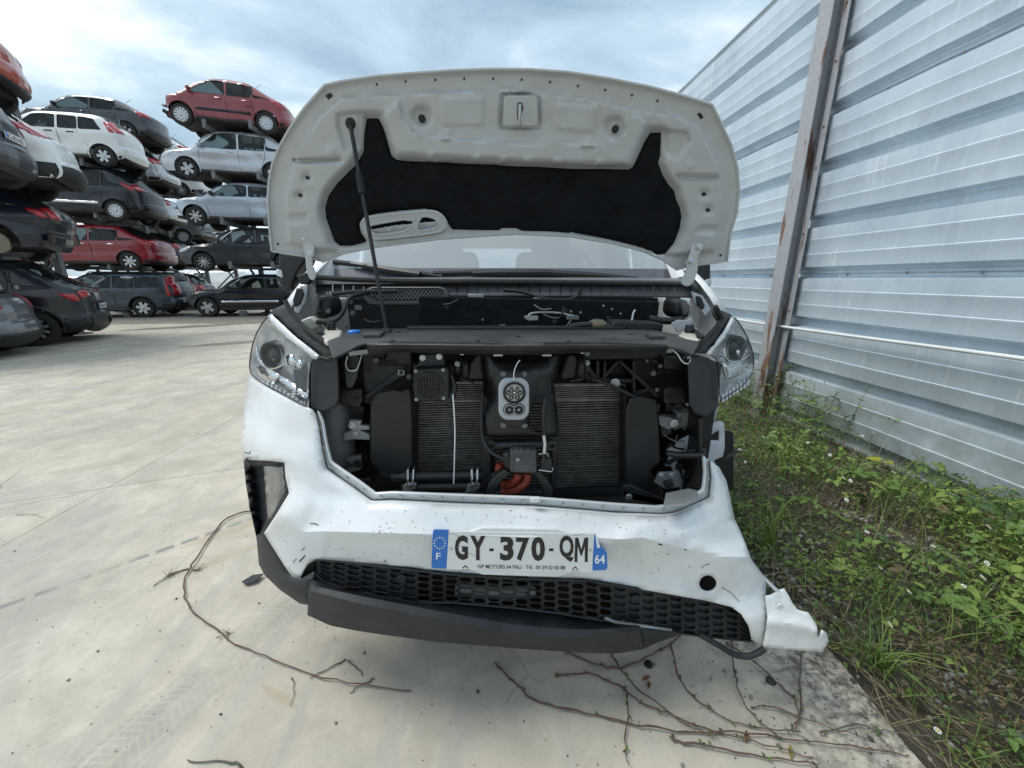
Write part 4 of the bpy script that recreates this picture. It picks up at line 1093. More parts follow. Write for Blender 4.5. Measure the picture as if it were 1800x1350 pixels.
slab('connector', [(608, 620), (624, 618), (632, 628), (630, 648), (612, 650)], 1.14, .03, 'black_plastic', bevel=.003)
slab('lip_tab', [(612, 618), (660, 612), (664, 620), (614, 626)], 1.10, .006, 'grey_metal', bevel=.001)
slab('side_bracket', [(594, 702), (640, 716), (640, 742), (622, 746), (606, 726)], 1.21, .05, 'black_plastic', bevel=.004)
# left crash-box tubes and clamp
b = MB(); p = PY(603, 765, 1.20); b.lathe(p + Vector((-.03, .02, -.10)), (0, 0, 1), [(0, 0), (.05, 0), (.055, .02), (.055, .22), (.045, .235), (0, .235)], 20); vpart(b, 'coolant_bottle', 'wax_grey')
slab('crash_box', [(572, 740), (600, 720), (615, 730), (618, 836), (596, 832), (574, 826)], 1.215, .06, 'wax_grey', bevel=.012)
slab('tow_bracket', [(612, 739), (636, 740), (633, 748), (650, 749), (650, 756), (634, 757), (650, 764), (650, 774), (622, 773), (603, 776), (603, 762), (618, 757)], 1.16, .02, 'grey_metal', bevel=.003)
bolt(619, 749, 1.158, .008); bolt(624, 763, 1.158, .006)
slab('tow_bracket', [(604, 806), (634, 801), (634, 826), (606, 834), (600, 830), (622, 820)], 1.16, .02, 'wax_grey', bevel=.003); bolt(628, 815, 1.158, .009, 'black_plastic')
slab('lower_mount', [(612, 846), (650, 842), (652, 862), (624, 860)], 1.12, .02, 'black_plastic'); bolt(633, 849, 1.118, .006, 'grey_metal')
# alarm siren with slotted round cover
SY = 1.085
sir = slab('siren', [(729, 648), (785, 645), (790, 650), (790, 700), (784, 706), (734, 707), (727, 700), (727, 654)], SY, .05, 'black_plastic', bevel=.006)
slab('siren_back', [(726, 640), (792, 638), (800, 648), (796, 690), (724, 690)], SY + .052, .05, 'black_plastic', sir, bevel=.004)
slab('siren_bracket', [(738, 624), (780, 622), (782, 640), (790, 648), (730, 650), (736, 638)], SY + .03, .012, 'dusty_plastic', sir, bevel=.003)
for x, y in ((743, 629), (772, 627)): bolt(x, y, SY + .028, .006, 'steel', sir)
for x, y in ((731, 652), (779, 650), (732, 702), (780, 700)): bolt(x, y, SY - .001, .0035, 'grey_metal', sir)
c_ = PY(755, 679, SY)
b = MB(); b.lathe(c_, (0, -1, 0), [(.041, -.004), (.041, .005), (.036, .005), (.036, .0005), (0, .0005)], 30); b.build('siren_rim', M['dark_plastic'], sir)
for i in range(-4, 5):
    xo = i * .0082; hh = math.sqrt(max(.0001, .036 ** 2 - xo ** 2))
    b = MB(); b.box((c_.x + xo, SY - .004, c_.z), (.0036, .004, 2 * hh)); b.build('siren_slat', M['black_plastic'], sir)
for zz in (-.014, .014):
    b = MB(); b.box((c_.x, SY - .0045, c_.z + zz), (.065, .004, .003)); b.build('siren_slat', M['black_plastic'], sir)
rod('siren_cable', [(792, 660, 1.11), (800, 680, 1.10), (796, 700, 1.09), (782, 708, 1.09), (762, 708, 1.09)], .0085, 'hose', smooth_n=2)
# pair of horns
for side, face, body in ((-1, [(826, 640), (838, 622), (846, 622), (851, 664), (850, 668), (822, 668)], (814, 646)), (1, [(984, 664), (998, 624), (1010, 622), (1016, 636), (1012, 664), (990, 668)], (1022, 644))):
    hn = slab('horn', face, 1.12, .055, 'black_plastic', bevel=.006)
    p = PY(*body, 1.15); b = MB(); b.lathe(p + Vector((.02 * -side * 0, 0, 0)), (side * .9, -.2, 0), [(0, -.02), (.03, -.02), (.042, -.008), (.042, .006), (.02, .014), (.02, .026), (0, .026)], 20); b.build('horn_disc', M['black_plastic'], hn)
    bolt(body[0] + side * 10, body[1] - 6, 1.13, .006, 'grey_metal', hn); bolt(body[0] + side * 2, body[1] - 28, 1.12, .007, 'steel', hn)
    rod('horn_lead', [(body[0], body[1] + 12, 1.13), (body[0] + side * 6, body[1] + 22, 1.12), (body[0] - side * 20, body[1] + 26, 1.13)], .004, 'hose', smooth_n=1)
# upper right ribbed carrier
slab('carrier_plate', [(1020, 612), (1200, 618), (1214, 700), (1120, 700), (1060, 690), (1030, 680)], 1.25, .02, 'dark_plastic', bevel=.004)
slab('carrier_beam', [(1024, 612), (1180, 618), (1182, 630), (1030, 633)], 1.19, .04, 'black_plastic', bevel=.003)
slab('carrier_beam', [(1052, 664), (1112, 666), (1112, 674), (1050, 672)], 1.19, .05, 'black_plastic', bevel=.003)
for q in ([(1048, 634), (1054, 634), (1054, 666), (1048, 666)], [(1062, 634), (1066, 634), (1066, 666), (1060, 666)], [(1112, 634), (1118, 634), (1118, 700), (1112, 700)], [(1085, 634), (1092, 634), (1160, 694), (1152, 698)], [(1084, 634), (1088, 638), (1066, 664), (1062, 660)], [(1028, 644), (1034, 640), (1050, 662), (1044, 666)], [(1112, 690), (1146, 680), (1146, 686), (1114, 698)]):
    slab('carrier_rib', q, 1.185, .055, 'black_plastic', bevel=.002)
bolt(1081, 674, 1.175, .011, 'steel'); bolt(1031, 621, 1.18, .007, 'grey_metal')
rod('bonnet_cable', [(1040, 665, 1.15), (1070, 676, 1.15), (1100, 690, 1.15), (1120, 700, 1.14)], .006, 'hose')
slab('lip_tab', [(1146, 614), (1180, 614), (1182, 620), (1146, 622)], 1.10, .006, 'grey_metal', bevel=.001)
rod('wire_clip', [(1168, 608, 1.11), (1188, 618, 1.10), (1200, 638, 1.09), (1212, 640, 1.09), (1214, 626, 1.09), (1208, 630, 1.09)], .0024, 'steel', smooth_n=1)
slab('connector', [(1168, 628), (1196, 630), (1198, 650), (1168, 648)], 1.15, .04, 'black_plastic', bevel=.003)
slab('side_bracket', [(1168, 683), (1204, 681), (1206, 710), (1168, 710)], 1.15, .03, 'black_plastic', bevel=.004); bolt(1179, 700, 1.148, .006, 'black_plastic')
slab('side_bracket', [(1160, 728), (1190, 728), (1192, 744), (1180, 752), (1182, 764), (1162, 766)], 1.16, .04, 'black_plastic', bevel=.004)
slab('tow_bracket', [(1158, 732), (1176, 733), (1188, 738), (1188, 750), (1176, 756), (1160, 748)], 1.14, .02, 'wax_grey', bevel=.003); bolt(1185, 744, 1.138, .009)
# electronics box far right, white crash bracket with cut-outs
ecu = slab('relay_box', [(1184, 720), (1188, 719), (1190, 722), (1202, 722), (1204, 719), (1216, 720), (1219, 738), (1219, 754), (1214, 757), (1202, 757), (1198, 753), (1186, 757), (1180, 752)], 1.24, .06, 'wax_grey', bevel=.004)
slab('relay_lid', [(1190, 726), (1214, 726), (1214, 750), (1190, 750)], 1.236, .005, 'grey_metal', ecu); slab('relay_window', [(1191, 734), (1199, 734), (1199, 744), (1191, 744)], 1.2345, .003, 'wax_grey', ecu)
def plate_holes(name, poly, holes, Y, th, m, parent=None):
    P, T = tri2d(poly, holes, 12, 8)
    b = MB(); b.add([PY(x, y, Y) for x, y in P], [tuple(t) for t in T]); return vpart(b, name, m, parent, solid=th, soff=0, bevel=0)
plate_holes('crash_bracket', chaikin([(1172, 786), (1256, 740), (1270, 740), (1273, 748), (1273, 800), (1258, 812), (1232, 850), (1205, 870), (1195, 862), (1172, 800)], 1), ([(1234, 774), (1263, 755), (1263, 774)], [(1187, 800), (1210, 795), (1210, 820), (1194, 831)]), 1.22, .006, 'bracket_white')
bolt(1240, 757, 1.213, .006, 'black_plastic'); rod('bracket_lead', [(1240, 757, 1.20), (1247, 762, 1.20), (1246, 772, 1.20), (1236, 776, 1.21)], .0025, 'hose', smooth_n=1)
rod('crash_rod', [(1231, 734, 1.10), (1231, 790, 1.10)], .0085, 'black_plastic')
rod('sensor_cable', [(1231, 790, 1.10), (1236, 796, 1.09), (1228, 815, 1.10), (1222, 840, 1.11), (1205, 862, 1.12), (1200, 872, 1.12)], .010, 'hose', smooth_n=2)
rod('sensor_cable', [(1172, 797, 1.13), (1195, 800, 1.11), (1225, 800, 1.09), (1240, 798, 1.08)], .011, 'hose', smooth_n=1)
rod('sensor_cable', [(1174, 814, 1.15), (1200, 800, 1.12), (1222, 790, 1.11), (1240, 792, 1.12)], .007, 'hose', smooth_n=2)
rod('torn_strip', [(1258, 812, 1.12), (1275, 805, 1.10), (1296, 793, 1.09)], .007, 'black_plastic')
mk = slab('sensor_mount', [(1158, 830), (1188, 829), (1196, 856), (1170, 860), (1150, 848)], 1.10, .006, 'wax_grey', bevel=.002)
for x, y in ((1162, 835), (1180, 835)): bolt(x, y, 1.098, .006, 'steel', mk)
slab('sensor_block', [(1168, 848), (1182, 844), (1186, 856), (1172, 860)], 1.09, .02, 'black_plastic')
top_sheet('bumper_shelf', [(1166, 890), (1170, 866), (1210, 858), (1226, 862), (1230, 874), (1200, 888)], .735, .006, 'grey_metal')
slab('wheel_liner', [(1216, 740), (1290, 760), (1290, 860), (1240, 880), (1216, 860)], 1.45, .02, 'dark_plastic')
slab('bay_back_left', [(560, 630), (735, 600), (735, 880), (600, 880), (560, 740)], 1.36, .02, 'dark_plastic', bevel=0)
slab('bay_back_right', [(1090, 600), (1215, 620), (1215, 880), (1090, 880)], 1.36, .02, 'dark_plastic', bevel=0)
# charge-port bracket
CY = 1.06
CBO = [(852, 622), (862, 620), (874, 636), (958, 636), (968, 622), (983, 621), (978, 650), (972, 672), (975, 690), (980, 740), (982, 762), (960, 768), (862, 768), (850, 764), (848, 740), (858, 712), (868, 690), (858, 665), (854, 645)]
cutr = chaikin([(930, 705), (956, 706), (958, 716), (955, 756), (940, 756), (928, 746)], 1)
P_, T_ = tri2d(CBO, (cutr,), 8, 6)
def cb_off(P):
    o = .022 * sstep((sdist(P, CBO) - 2) / 9)
    o += .012 * sstep((sdist(P, [(872, 660), (890, 650), (925, 650), (938, 664), (938, 700), (925, 740), (885, 742), (874, 720)]) + 4) / 8)
    o -= .008 * sstep((sdist(P, [(874, 622), (958, 622), (950, 640), (880, 640)]) + 4) / 8)
    return o
b = MB(); oo = cb_off(P_)
W_ = [PY(x, y, CY) + Vector((0, -d, 0)) for (x, y), d in zip(P_, oo)]
b.add(W_, [tuple(t) for t in T_]); cbk = vpart(b, 'charge_bracket', 'black_plastic', solid=.004, soff=0, angle=60)
for x, y in ((885, 658), (922, 658), (885, 747), (922, 747)): bolt(x, y, CY - .030, .006, 'wax_grey', cbk)
b = MB(); p = PY(872, 668, CY - .024); b.disc(p, (0, -1, 0), .009, .002, 16); b.build('drain_hole', M['fin_back'], cbk)
for x0, x1 in ((867, 884), (953, 970)): slab('spring_nut', [(x0, 622.5), (x1, 622.5), (x1, 626.5), (x0, 626.5)], CY - .026, .03, 'steel', cbk, bevel=.0015)
PY0 = CY - .034
port = empty('y'); bpy.data.objects.remove(port)
def rr(cx, cy, w_, h_, r_, n=6):
    o = []
    for sx, sy, a0 in ((1, 1, 0), (-1, 1, 90), (-1, -1, 180), (1, -1, 270)):
        for k in range(n + 1):
            a = R(a0 + 90 * k / n); o.append((cx + sx * (w_ / 2 - r_) + r_ * math.cos(a), cy + sy * (h_ / 2 - r_) + r_ * math.sin(a)))
    return o
prt = slab('charge_port', rr(903.5, 702, 54, 74, 17), PY0 - .012, .02, 'port_grey', cbk, bevel=.005, bseg=3)
def ringp(px, py, r0, r1, Y, h, m, name, n=28):
    p = PY(px, py, Y); b = MB(); b.lathe(p, (0, -1, 0), [(r1, 0), (r1, h), (r0, h), (r0, -.004)], n); return b.build(name, M[m], prt)
k_ = 1.05 / 676
def dsc(px, py, r, Y, h, m, name, n=24):
    p = PY(px, py, Y); b = MB(); b.lathe(p, (0, -1, 0), [(r, -.001), (r, h), (0, h)], n); return b.build(name, M[m], prt)
YF = PY0 - .0125
dsc(904, 690, 20 * k_, YF, .001, 'dark_plastic', 'socket_well'); dsc(904, 690, 15.5 * k_, YF - .001, .0015, 'grey_metal', 'socket_face'); ringp(904, 690, 17.5 * k_, 20 * k_, YF, .006, 'black_plastic', 'socket_ring')
for x, y, r in ((894, 690, 4.6), (904, 690, 4.6), (914, 690, 4.6), (899, 698.5, 4.6), (909.5, 698.5, 4.6), (899, 683, 3.2), (909.5, 683, 3.2)):
    dsc(x, y, r * k_, YF - .0025, .001, 'dark_plastic', 'pin_hole', 14); dsc(x, y, r * .38 * k_, YF - .0035, .002, 'white_ink' if x == 904 else 'grey_metal', 'contact_pin', 10)
dsc(895.5, 720, 11.5 * k_, YF, .001, 'dark_plastic', 'socket_well'); dsc(912, 720, 11.5 * k_, YF, .001, 'dark_plastic', 'socket_well')
for x in (895.5, 912):
    ringp(x, 720, 8.4 * k_, 10 * k_, YF, .005, 'grey_metal', 'socket_ring'); dsc(x, 720, 6.2 * k_, YF - .001, .002, 'black_plastic', 'power_pin', 16); dsc(x, 720, 1.8 * k_, YF - .003, .002, 'port_grey', 'contact_pin', 10)
rod('pull_cord', [(914, 633, CY - .05), (908, 640, CY - .05), (903, 655, CY - .06), (903, 667, CY - .05)], .0014, 'white_ink', smooth_n=2)
rod('cable_tie', [(796, 694, 1.08), (798, 720, 1.085), (800, 760, 1.09), (799, 800, 1.09), (797.5, 850, 1.09)], .0022, 'white_ink', smooth_n=1)
# lower frame: cross pipe, module with printed label, legs and orange cables
slab('port_shelf', [(850, 768), (982, 768), (982, 776), (850, 776)], CY + .01, .05, 'black_plastic', bevel=.004)
b = MB(); b.tube([PY(862, 783, CY), PY(900, 782, CY - .01), PY(970, 781, CY)], .014, 10); xp = vpart(b, 'cross_pipe', 'black_plastic')
for x in (862, 969): ringp_ = PY(x, 781, CY - .012); b = MB(); b.lathe(ringp_, (0, -1, 0), [(.016, 0), (.016, .01), (.009, .01), (.009, .002), (0, .002)], 16); b.build('pipe_flange', M['black_plastic'], xp)
mod = slab('control_module', [(897, 793), (943, 792), (944, 830), (938, 832), (898, 831), (896, 826)], 1.005, .03, 'label_grey', bevel=.003)
for x in (906, 914, 926): slab('module_tab', [(x, 790), (x + 6, 790), (x + 6, 794), (x, 794)], 1.006, .02, 'label_grey', mod, bevel=.001)
slab('label_block', [(907, 806), (913, 806), (913, 811), (907, 811)], 1.0045, .002, 'grey_metal', mod, bevel=0)
for (y, x0, x1) in ((814, 907, 920), (818.5, 907, 932), (822, 907, 935), (826, 907, 930), (813, 928, 938)):
    slab('print_line', [(x0, y), (x1, y), (x1, y + 1.1), (x0, y + 1.1)], 1.0045, .001, 'wax_grey', mod, bevel=0)
slab('module_plug', [(884, 800), (896, 796), (897, 826), (888, 822)], 1.01, .03, 'black_plastic', mod, bevel=.003)
pl = slab('cable_plug', [(950, 808), (970, 806), (971, 826), (952, 828)], 1.01, .035, 'black_plastic', bevel=.003)
rod('plug_latch', [(947, 798, 1.0), (962, 797, 1.0), (964, 803, 1.0)], .0016, 'steel', pl); rod('plug_latch', [(947, 826, 1.0), (970, 829, 1.0), (972, 822, 1.0)], .0018, 'steel', pl)
rod('port_lead', [(958, 700, 1.02), (955, 730, 1.0), (957, 760, .995), (957, 790, 1.0), (955, 808, 1.005)], .006, 'hose', smooth_n=2)
rod('port_lead_core', [(956, 766, .990), (958, 780, .989), (957, 796, .995)], .0042, 'beige_tank')
rod('port_lead', [(848, 690, 1.08), (846, 740, 1.05), (847, 770, 1.04), (860, 795, 1.02), (888, 808, 1.01)], .005, 'hose', smooth_n=2)
slab('frame_leg', [(889, 826), (900, 832), (882, 846), (872, 862), (870, 874), (856, 874), (858, 856), (872, 836)], 1.02, .03, 'black_plastic', bevel=.005)
slab('frame_leg', [(938, 832), (950, 828), (966, 850), (972, 862), (972, 876), (956, 876), (954, 858)], 1.02, .03, 'black_plastic', bevel=.005)
rod('high_voltage_cable', [(880, 815, 1.06), (876, 824, 1.06), (878, 830, 1.08)], .012, 'orange_cable', n=12)
rod('high_voltage_cable', [(912, 832, 1.04), (908, 842, 1.04), (898, 850, 1.05), (885, 853, 1.07)], .013, 'orange_cable', n=12, smooth_n=2)
rod('high_voltage_cable', [(928, 832, 1.04), (926, 846, 1.04), (914, 858, 1.04), (900, 864, 1.05), (884, 864, 1.07)], .012, 'orange_cable', n=12, smooth_n=2)
slab('frame_post', [(846, 690), (858, 700), (862, 760), (864, 830), (858, 876), (845, 876), (846, 800)], 1.10, .03, 'black_plastic', bevel=.004)
slab('frame_post', [(968, 740), (980, 745), (982, 830), (974, 878), (966, 878), (970, 800)], 1.10, .03, 'black_plastic', bevel=.004)
slab('lower_beam', [(700, 868), (1098, 862), (1168, 878), (1168, 892), (900, 890), (700, 884)], 1.10, .05, 'dusty_plastic', bevel=.004)
slab('beam_pad', [(972, 866), (1094, 858), (1094, 872), (974, 876)], 1.08, .03, 'felt', bevel=.004); bolt(1105, 873, 1.05, .008)
# two corrugated hoses with clips
for (y, r_) in ((836, .019), (855, .020)):
    a = PY(708, y + 2, 1.12); c = PY(850, y - 1, 1.12)
    n = 70
    b = MB(); b.tube([a.lerp(c, i / n) for i in range(n + 1)], [r_ * (1 + .05 * (i % 2)) for i in range(n + 1)], 14); vpart(b, 'corrugated_hose', 'hose')
rod('stub_pipe', [(690, 838, 1.125), (712, 838, 1.12)], .014, 'black_plastic', n=12)
for x in (722, 834):
    ck = slab('hose_clip', [(x - 11, 852), (x + 10, 850), (x + 8, 860), (x + 2, 866), (x - 16, 868)], 1.09, .012, 'grey_metal', bevel=.003)
    for dx_ in (-5, 5):
        a = PY(x + dx_, 826, 1.11); c = PY(x + dx_ * .8, 852, 1.09)
        b = MB(); b.tube([a + Vector((0, .02, 0)), a + Vector((0, -.005, .003)), a.lerp(c, .5) + Vector((0, -.012, 0)), c], .0042, 6, flat=.5); b.build('clip_band', M['steel'], ck)
    bolt(x - 2, 853, 1.088, .007, 'steel', ck)
    slab('clip_foot', [(x - 16, 866), (x + 6, 860), (x + 4, 876), (x - 22, 876)], 1.085, .02, 'dusty_plastic', ck)

# ------------------------------------------------------------------ bumper
BO = [(436, 660), (452, 671), (468, 680), (508, 701), (548, 720), (554, 727), (559, 747), (565, 789), (571, 824), (593, 840), (623, 861), (652, 883), (687, 881), (793, 887), (900, 891), (947, 893), (1016, 899), (1080, 905), (1160, 907), (1183, 905), (1213, 893), (1249, 877), (1253, 840), (1250, 811), (1264, 821), (1277, 845), (1283, 872), (1291, 912), (1304, 939), (1321, 984), (1347, 1018), (1346, 1048), (1349, 1085), (1347, 1110), (1341, 1137), (1321, 1123),
      (1316, 1101), (1304, 1080), (1286, 1067), (1242, 1056), (1173, 1044), (1087, 1029), (1032, 1020), (900, 1016), (785, 1008), (660, 993), (569, 983), (555, 983), (541, 992), (533, 1004), (527, 1017), (515, 1015), (500, 995), (473, 952), (464, 937), (484, 907), (508, 867), (502, 840), (500, 813), (470, 810), (429, 808), (426, 800), (423, 785), (425, 747), (431, 701)]
FOGH = chaikin([(1244, 1010), (1255, 1015), (1261, 1026), (1256, 1037), (1244, 1041), (1233, 1036), (1228, 1026), (1233, 1015)], 2)
CR1 = [(500, 905), (535, 935), (569, 934), (650, 936), (790, 940), (920, 944), (1045, 945), (1090, 948), (1130, 945), (1200, 963), (1300, 985)]
CR2 = [(569, 934), (548, 956), (527, 1012)]
def bump_off(P):
    x, y = P[:, 0], P[:, 1]
    o = .040 * np.clip(1 - dseg(P, CR1, False) / 62, 0, 1)
    o += .018 * np.clip(1 - dseg(P, [(500, 905), (464, 937), (500, 1000)], False) / 46, 0, 1) * (x < 560)
    lo = sdist(P, [(569, 934), (1045, 945), (1130, 950), (1140, 1060), (555, 1000)])
    o -= .012 * sstep(lo / 18)
    # fog-lamp pod and crease above it
    o += .020 * np.clip(1 - dseg(P, [(423, 770), (470, 800), (520, 812), (545, 880)], False) / 46, 0, 1)
    o -= .010 * sstep((12 - dseg(P, BO[5:28], False)) / 12)
    # crumpled right half: dents and sharp folds
    k = sstep((x - 960) / 160)
    for ln, h, wd in (([(1160, 907), (1090, 950)], .014, 34), ([(1080, 905), (1010, 925), (960, 940)], -.010, 26), ([(1283, 905), (1200, 940), (1120, 950)], .016, 40), ([(1100, 1000), (1125, 955)], -.016, 36), ([(1230, 960), (1320, 985)], .012, 22), ([(1250, 1058), (1290, 1040), (1308, 1000)], -.010, 24), ([(1300, 1080), (1330, 1110)], .010, 18), ([(1030, 1010), (1060, 960)], .008, 22)):
        o += h * np.clip(1 - dseg(P, ln, False) / wd, 0, 1) * np.maximum(k * .8, .3)
    k2 = sstep((x - 1080) / 160); o += k2 * (.0035 * np.sin(x * .031 + y * .05) + .0025 * np.sin(x * .06 - y * .043))
    d = np.hypot(x - 1244, y - 1026); o -= .006 * sstep((44 - d) / 16)
    for cx, cy in ((501, 951),):
        d = np.hypot(x - cx, y - cy); o += -.002 * sstep((7 - np.abs(d - 5) * 3) / 7)
    return o
bumper = surf_patch('front_bumper', BO, (FOGH,), front_r, 8, 'white_paint', bump_off, solid=.004, es=6.5, angle=24, lines=(CR1[1:-1], CR2[1:-1]))
def bmp(px, py, d=.0):
    q = PS(px, py, front_r); r_ = ray(px, py); return q - r_ * ((d + float(bump_off(np.array([(px, py)]))[0])) / r_.y)
# bare mounting rim round the grille opening with its clip teeth
RIM = [(554, 727), (562, 747), (569, 789), (577, 819), (597, 834), (628, 855), (656, 876), (687, 874), (793, 878), (900, 882), (933, 883), (947, 884), (1016, 889), (1080, 894), (1160, 899), (1186, 896), (1214, 884), (1243, 869), (1246, 838), (1244, 808)]
OUT = [(550, 727), (558, 747), (564, 789), (570, 824), (592, 841), (622, 862), (652, 884), (687, 882), (793, 888), (900, 892), (933, 893), (947, 894), (1016, 900), (1080, 906), (1160, 908), (1184, 906), (1213, 894), (1250, 878), (1253, 840), (1250, 811)]
A = [bmp(x, y, -.004) for x, y in resample(OUT, 9, False)]
n_ = len(A)
fr_ = np.linspace(0, 1, n_)
def along(pl, n):
    pl = np.array(pl, float); s = np.r_[0, np.cumsum(np.hypot(*np.diff(pl, axis=0).T))]; t = np.linspace(0, s[-1], n)
    return np.c_[np.interp(t, s, pl[:, 0]), np.interp(t, s, pl[:, 1])]
A = [bmp(x, y, -.003) for x, y in along(OUT, 120)]
Bq = [bmp((x + X_) / 2, (y + Y_) / 2, -.040) for (x, y), (X_, Y_) in zip(along(OUT, 120), along(RIM, 120))]
Cq = [PS(x, y, front_r) + Vector((0, .030, 0)) for x, y in along(RIM, 120)]
Dq = [p + Vector((0, -.012, .002)) for p in Cq]
b = MB(); b.grid([A, Bq, Cq, Dq]); rim = b.build('grille_rim', M['white_paint'], bumper, solid=.003, soff=0)
b = MB(); b.tube([Vector(p) + Vector((0, -.004, .0)) for p in Bq], .0045, 6); b.build('rim_groove', M['groove'], rim)
for i in range(4, 118, 5):
    p = (Vector(Bq[i]) + Vector(Cq[i])) / 2
    b = MB(); b.box(p + Vector((0, -.006, .002)), (.005, .012, .007)); b.build('clip_tooth', M['inner_paint'], rim)
q = PY(944, 880, .945); b = MB(); b.box(q + Vector((-.006, .0, .004)), (.026, .012, .014)); b.build('rim_tab', M['white_paint'], rim, bevel=.002)
rngb = random.Random(11)
slab('corner_backing', [(522, 985), (572, 978), (580, 1040), (535, 1050)], 1.06, .01, 'dark_plastic', bumper, bevel=0)
slab('dark_backing', [(1170, 930), (1270, 930), (1330, 1020), (1325, 1062), (1180, 1040)], 1.04, .01, 'dark_plastic', bumper, bevel=0)  # added dark sheet, keeps lit ground from showing through the fog-lamp hole
# torn wing of the bumper, hanging forward
FL = [(1346, 1048), (1356, 1046), (1367, 1040), (1371, 1037), (1379, 1035), (1386, 1046), (1393, 1060), (1402, 1072), (1412, 1075), (1421, 1077), (1431, 1091), (1436, 1101), (1438, 1122), (1442, 1118), (1446, 1108), (1453, 1113), (1457, 1127), (1445, 1147), (1400, 1143), (1362, 1140), (1341, 1137), (1347, 1110), (1349, 1085)]
def flap_s(x, z):
    e0 = front_r(.82, z)
    return e0 - .012 - (x - .80) * .30
def flap_off(P):
    o = .008 * np.clip(1 - dseg(P, [(1348, 1092), (1400, 1098), (1440, 1108)], False) / 14, 0, 1) + .0012 * np.sin(P[:, 0] * .13) * np.sin(P[:, 1] * .1)
    return o
b_ = surf_patch('torn_corner', FL, (), flap_s, 7, 'white_paint', flap_off, solid=.004, parent=bumper, es=5)
b = MB(); b.lathe(PS(1370, 1065, flap_s) + Vector((0, -.003, 0)), (0, -1, 0), [(.010, -.004), (.010, .001), (.008, .002), (.006, .0), (0, .0)], 18); b.build('parking_sensor', M['white_paint'], b_)
slab('torn_sliver', [(1345, 1014), (1350, 1019), (1372, 1040), (1366, 1043), (1348, 1024)], .885, .003, 'white_paint', bumper, bevel=0)
for i in range(70):                                   # small fittings that fill the dark cavities
    zx = rngb.choice([(602, 722, 618, 700, 1.20), (1120, 1210, 622, 730, 1.18), (1165, 1215, 760, 880, 1.20), (740, 1160, 528, 572, 1.43), (560, 640, 520, 570, 1.42), (575, 645, 720, 870, 1.20), (860, 975, 778, 880, 1.12)])
    x, y = rngb.uniform(zx[0], zx[1]), rngb.uniform(zx[2], zx[3]); Y_ = zx[4] - rngb.uniform(0, .02)
    k = rngb.random()
    if k < .35: bolt(x, y, Y_, rngb.uniform(.003, .006), rngb.choice(['wax_grey', 'black_plastic', 'wax_grey', 'grey_metal']))
    elif k < .7:
        a = rngb.uniform(0, 6.28); L_ = rngb.uniform(12, 34)
        rod('thin_lead', [(x, y, Y_), (x + L_ * .5 * math.cos(a) + rngb.uniform(-6, 6), y + L_ * .4 * math.sin(a) + 5, Y_ - .01), (x + L_ * math.cos(a), y + L_ * .6 * math.sin(a), Y_)], rngb.uniform(.002, .005), rngb.choice(['hose', 'hose', 'wax_grey', 'black_plastic']), smooth_n=2, n=6)
    else:
        w_, h_ = rngb.uniform(4, 13), rngb.uniform(3, 10)
        slab('small_clip', [(x, y), (x + w_, y + rngb.uniform(-2, 2)), (x + w_, y + h_), (x - rngb.uniform(0, 2), y + h_)], Y_, .012, rngb.choice(['black_plastic', 'wax_grey', 'dusty_plastic', 'grey_plastic']), bevel=.0015)
b = MB(); b.lathe(bmp(501, 951, .0), (-.5, -1, 0), [(.0085, -.004), (.0085, .001), (.007, .0015), (.006, .0), (0, .0)], 18); b.build('parking_sensor', M['white_paint'], bumper)
# fog-lamp pocket on the left with chrome lamp and vent slots
fog = surf_patch('fog_surround', [(428, 808), (470, 810), (500, 813), (503, 840), (508, 867), (484, 907), (464, 937), (474, 954), (500, 996), (515, 1016), (527, 1018), (552, 1004), (545, 1064), (527, 1061), (492, 1037), (465, 1011), (455, 992), (451, 947), (439, 893), (432, 850)], (), front, 9, 'lip_plastic', lambda P: .004 - .075 * sstep((sdist(P, [(435, 815), (498, 818), (502, 866), (468, 930), (452, 945)]) + 2) / 7) + .022 * sstep((sdist(P, [(466, 1011), (527, 1020), (550, 1010), (545, 1062), (500, 1040)]) + 8) / 14), solid=.004, es=6)
surf_patch('fog_lamp', rounded([(463, 818), (499, 818), (503, 850), (501, 868), (478, 910), (471, 916)], 5), (), lambda x, z: front(x, z) + .022, 6, pmat('fog_grey', (.34, .34, .32), .22, .6, .2, 20, .3), lambda P: .012 * sstep(sdist(P, [(480, 822), (498, 822), (496, 870), (484, 890)]) / 6) + .002 * np.sin(P[:, 0] * .9), solid=.006, parent=fog)
slab('fog_brow', [(429, 806), (500, 811), (499, 817), (486, 819), (436, 816)], 1.20, .05, 'black_plastic', fog, bevel=.004, dY=0)
for i in range(5):
    y = 828 + i * 20
    b = MB(); b.prism([PS(x, yy, lambda x, z: front(x, z) + .050) for x, yy in [(447 + i * 2.5, y), (464 + i * 1.5, y + 1), (465 + i * 1.5, y + 7), (448 + i * 2.5, y + 6)]], (0, .02, 0)); b.build('vent_louvre', M['dusty_plastic'], fog)
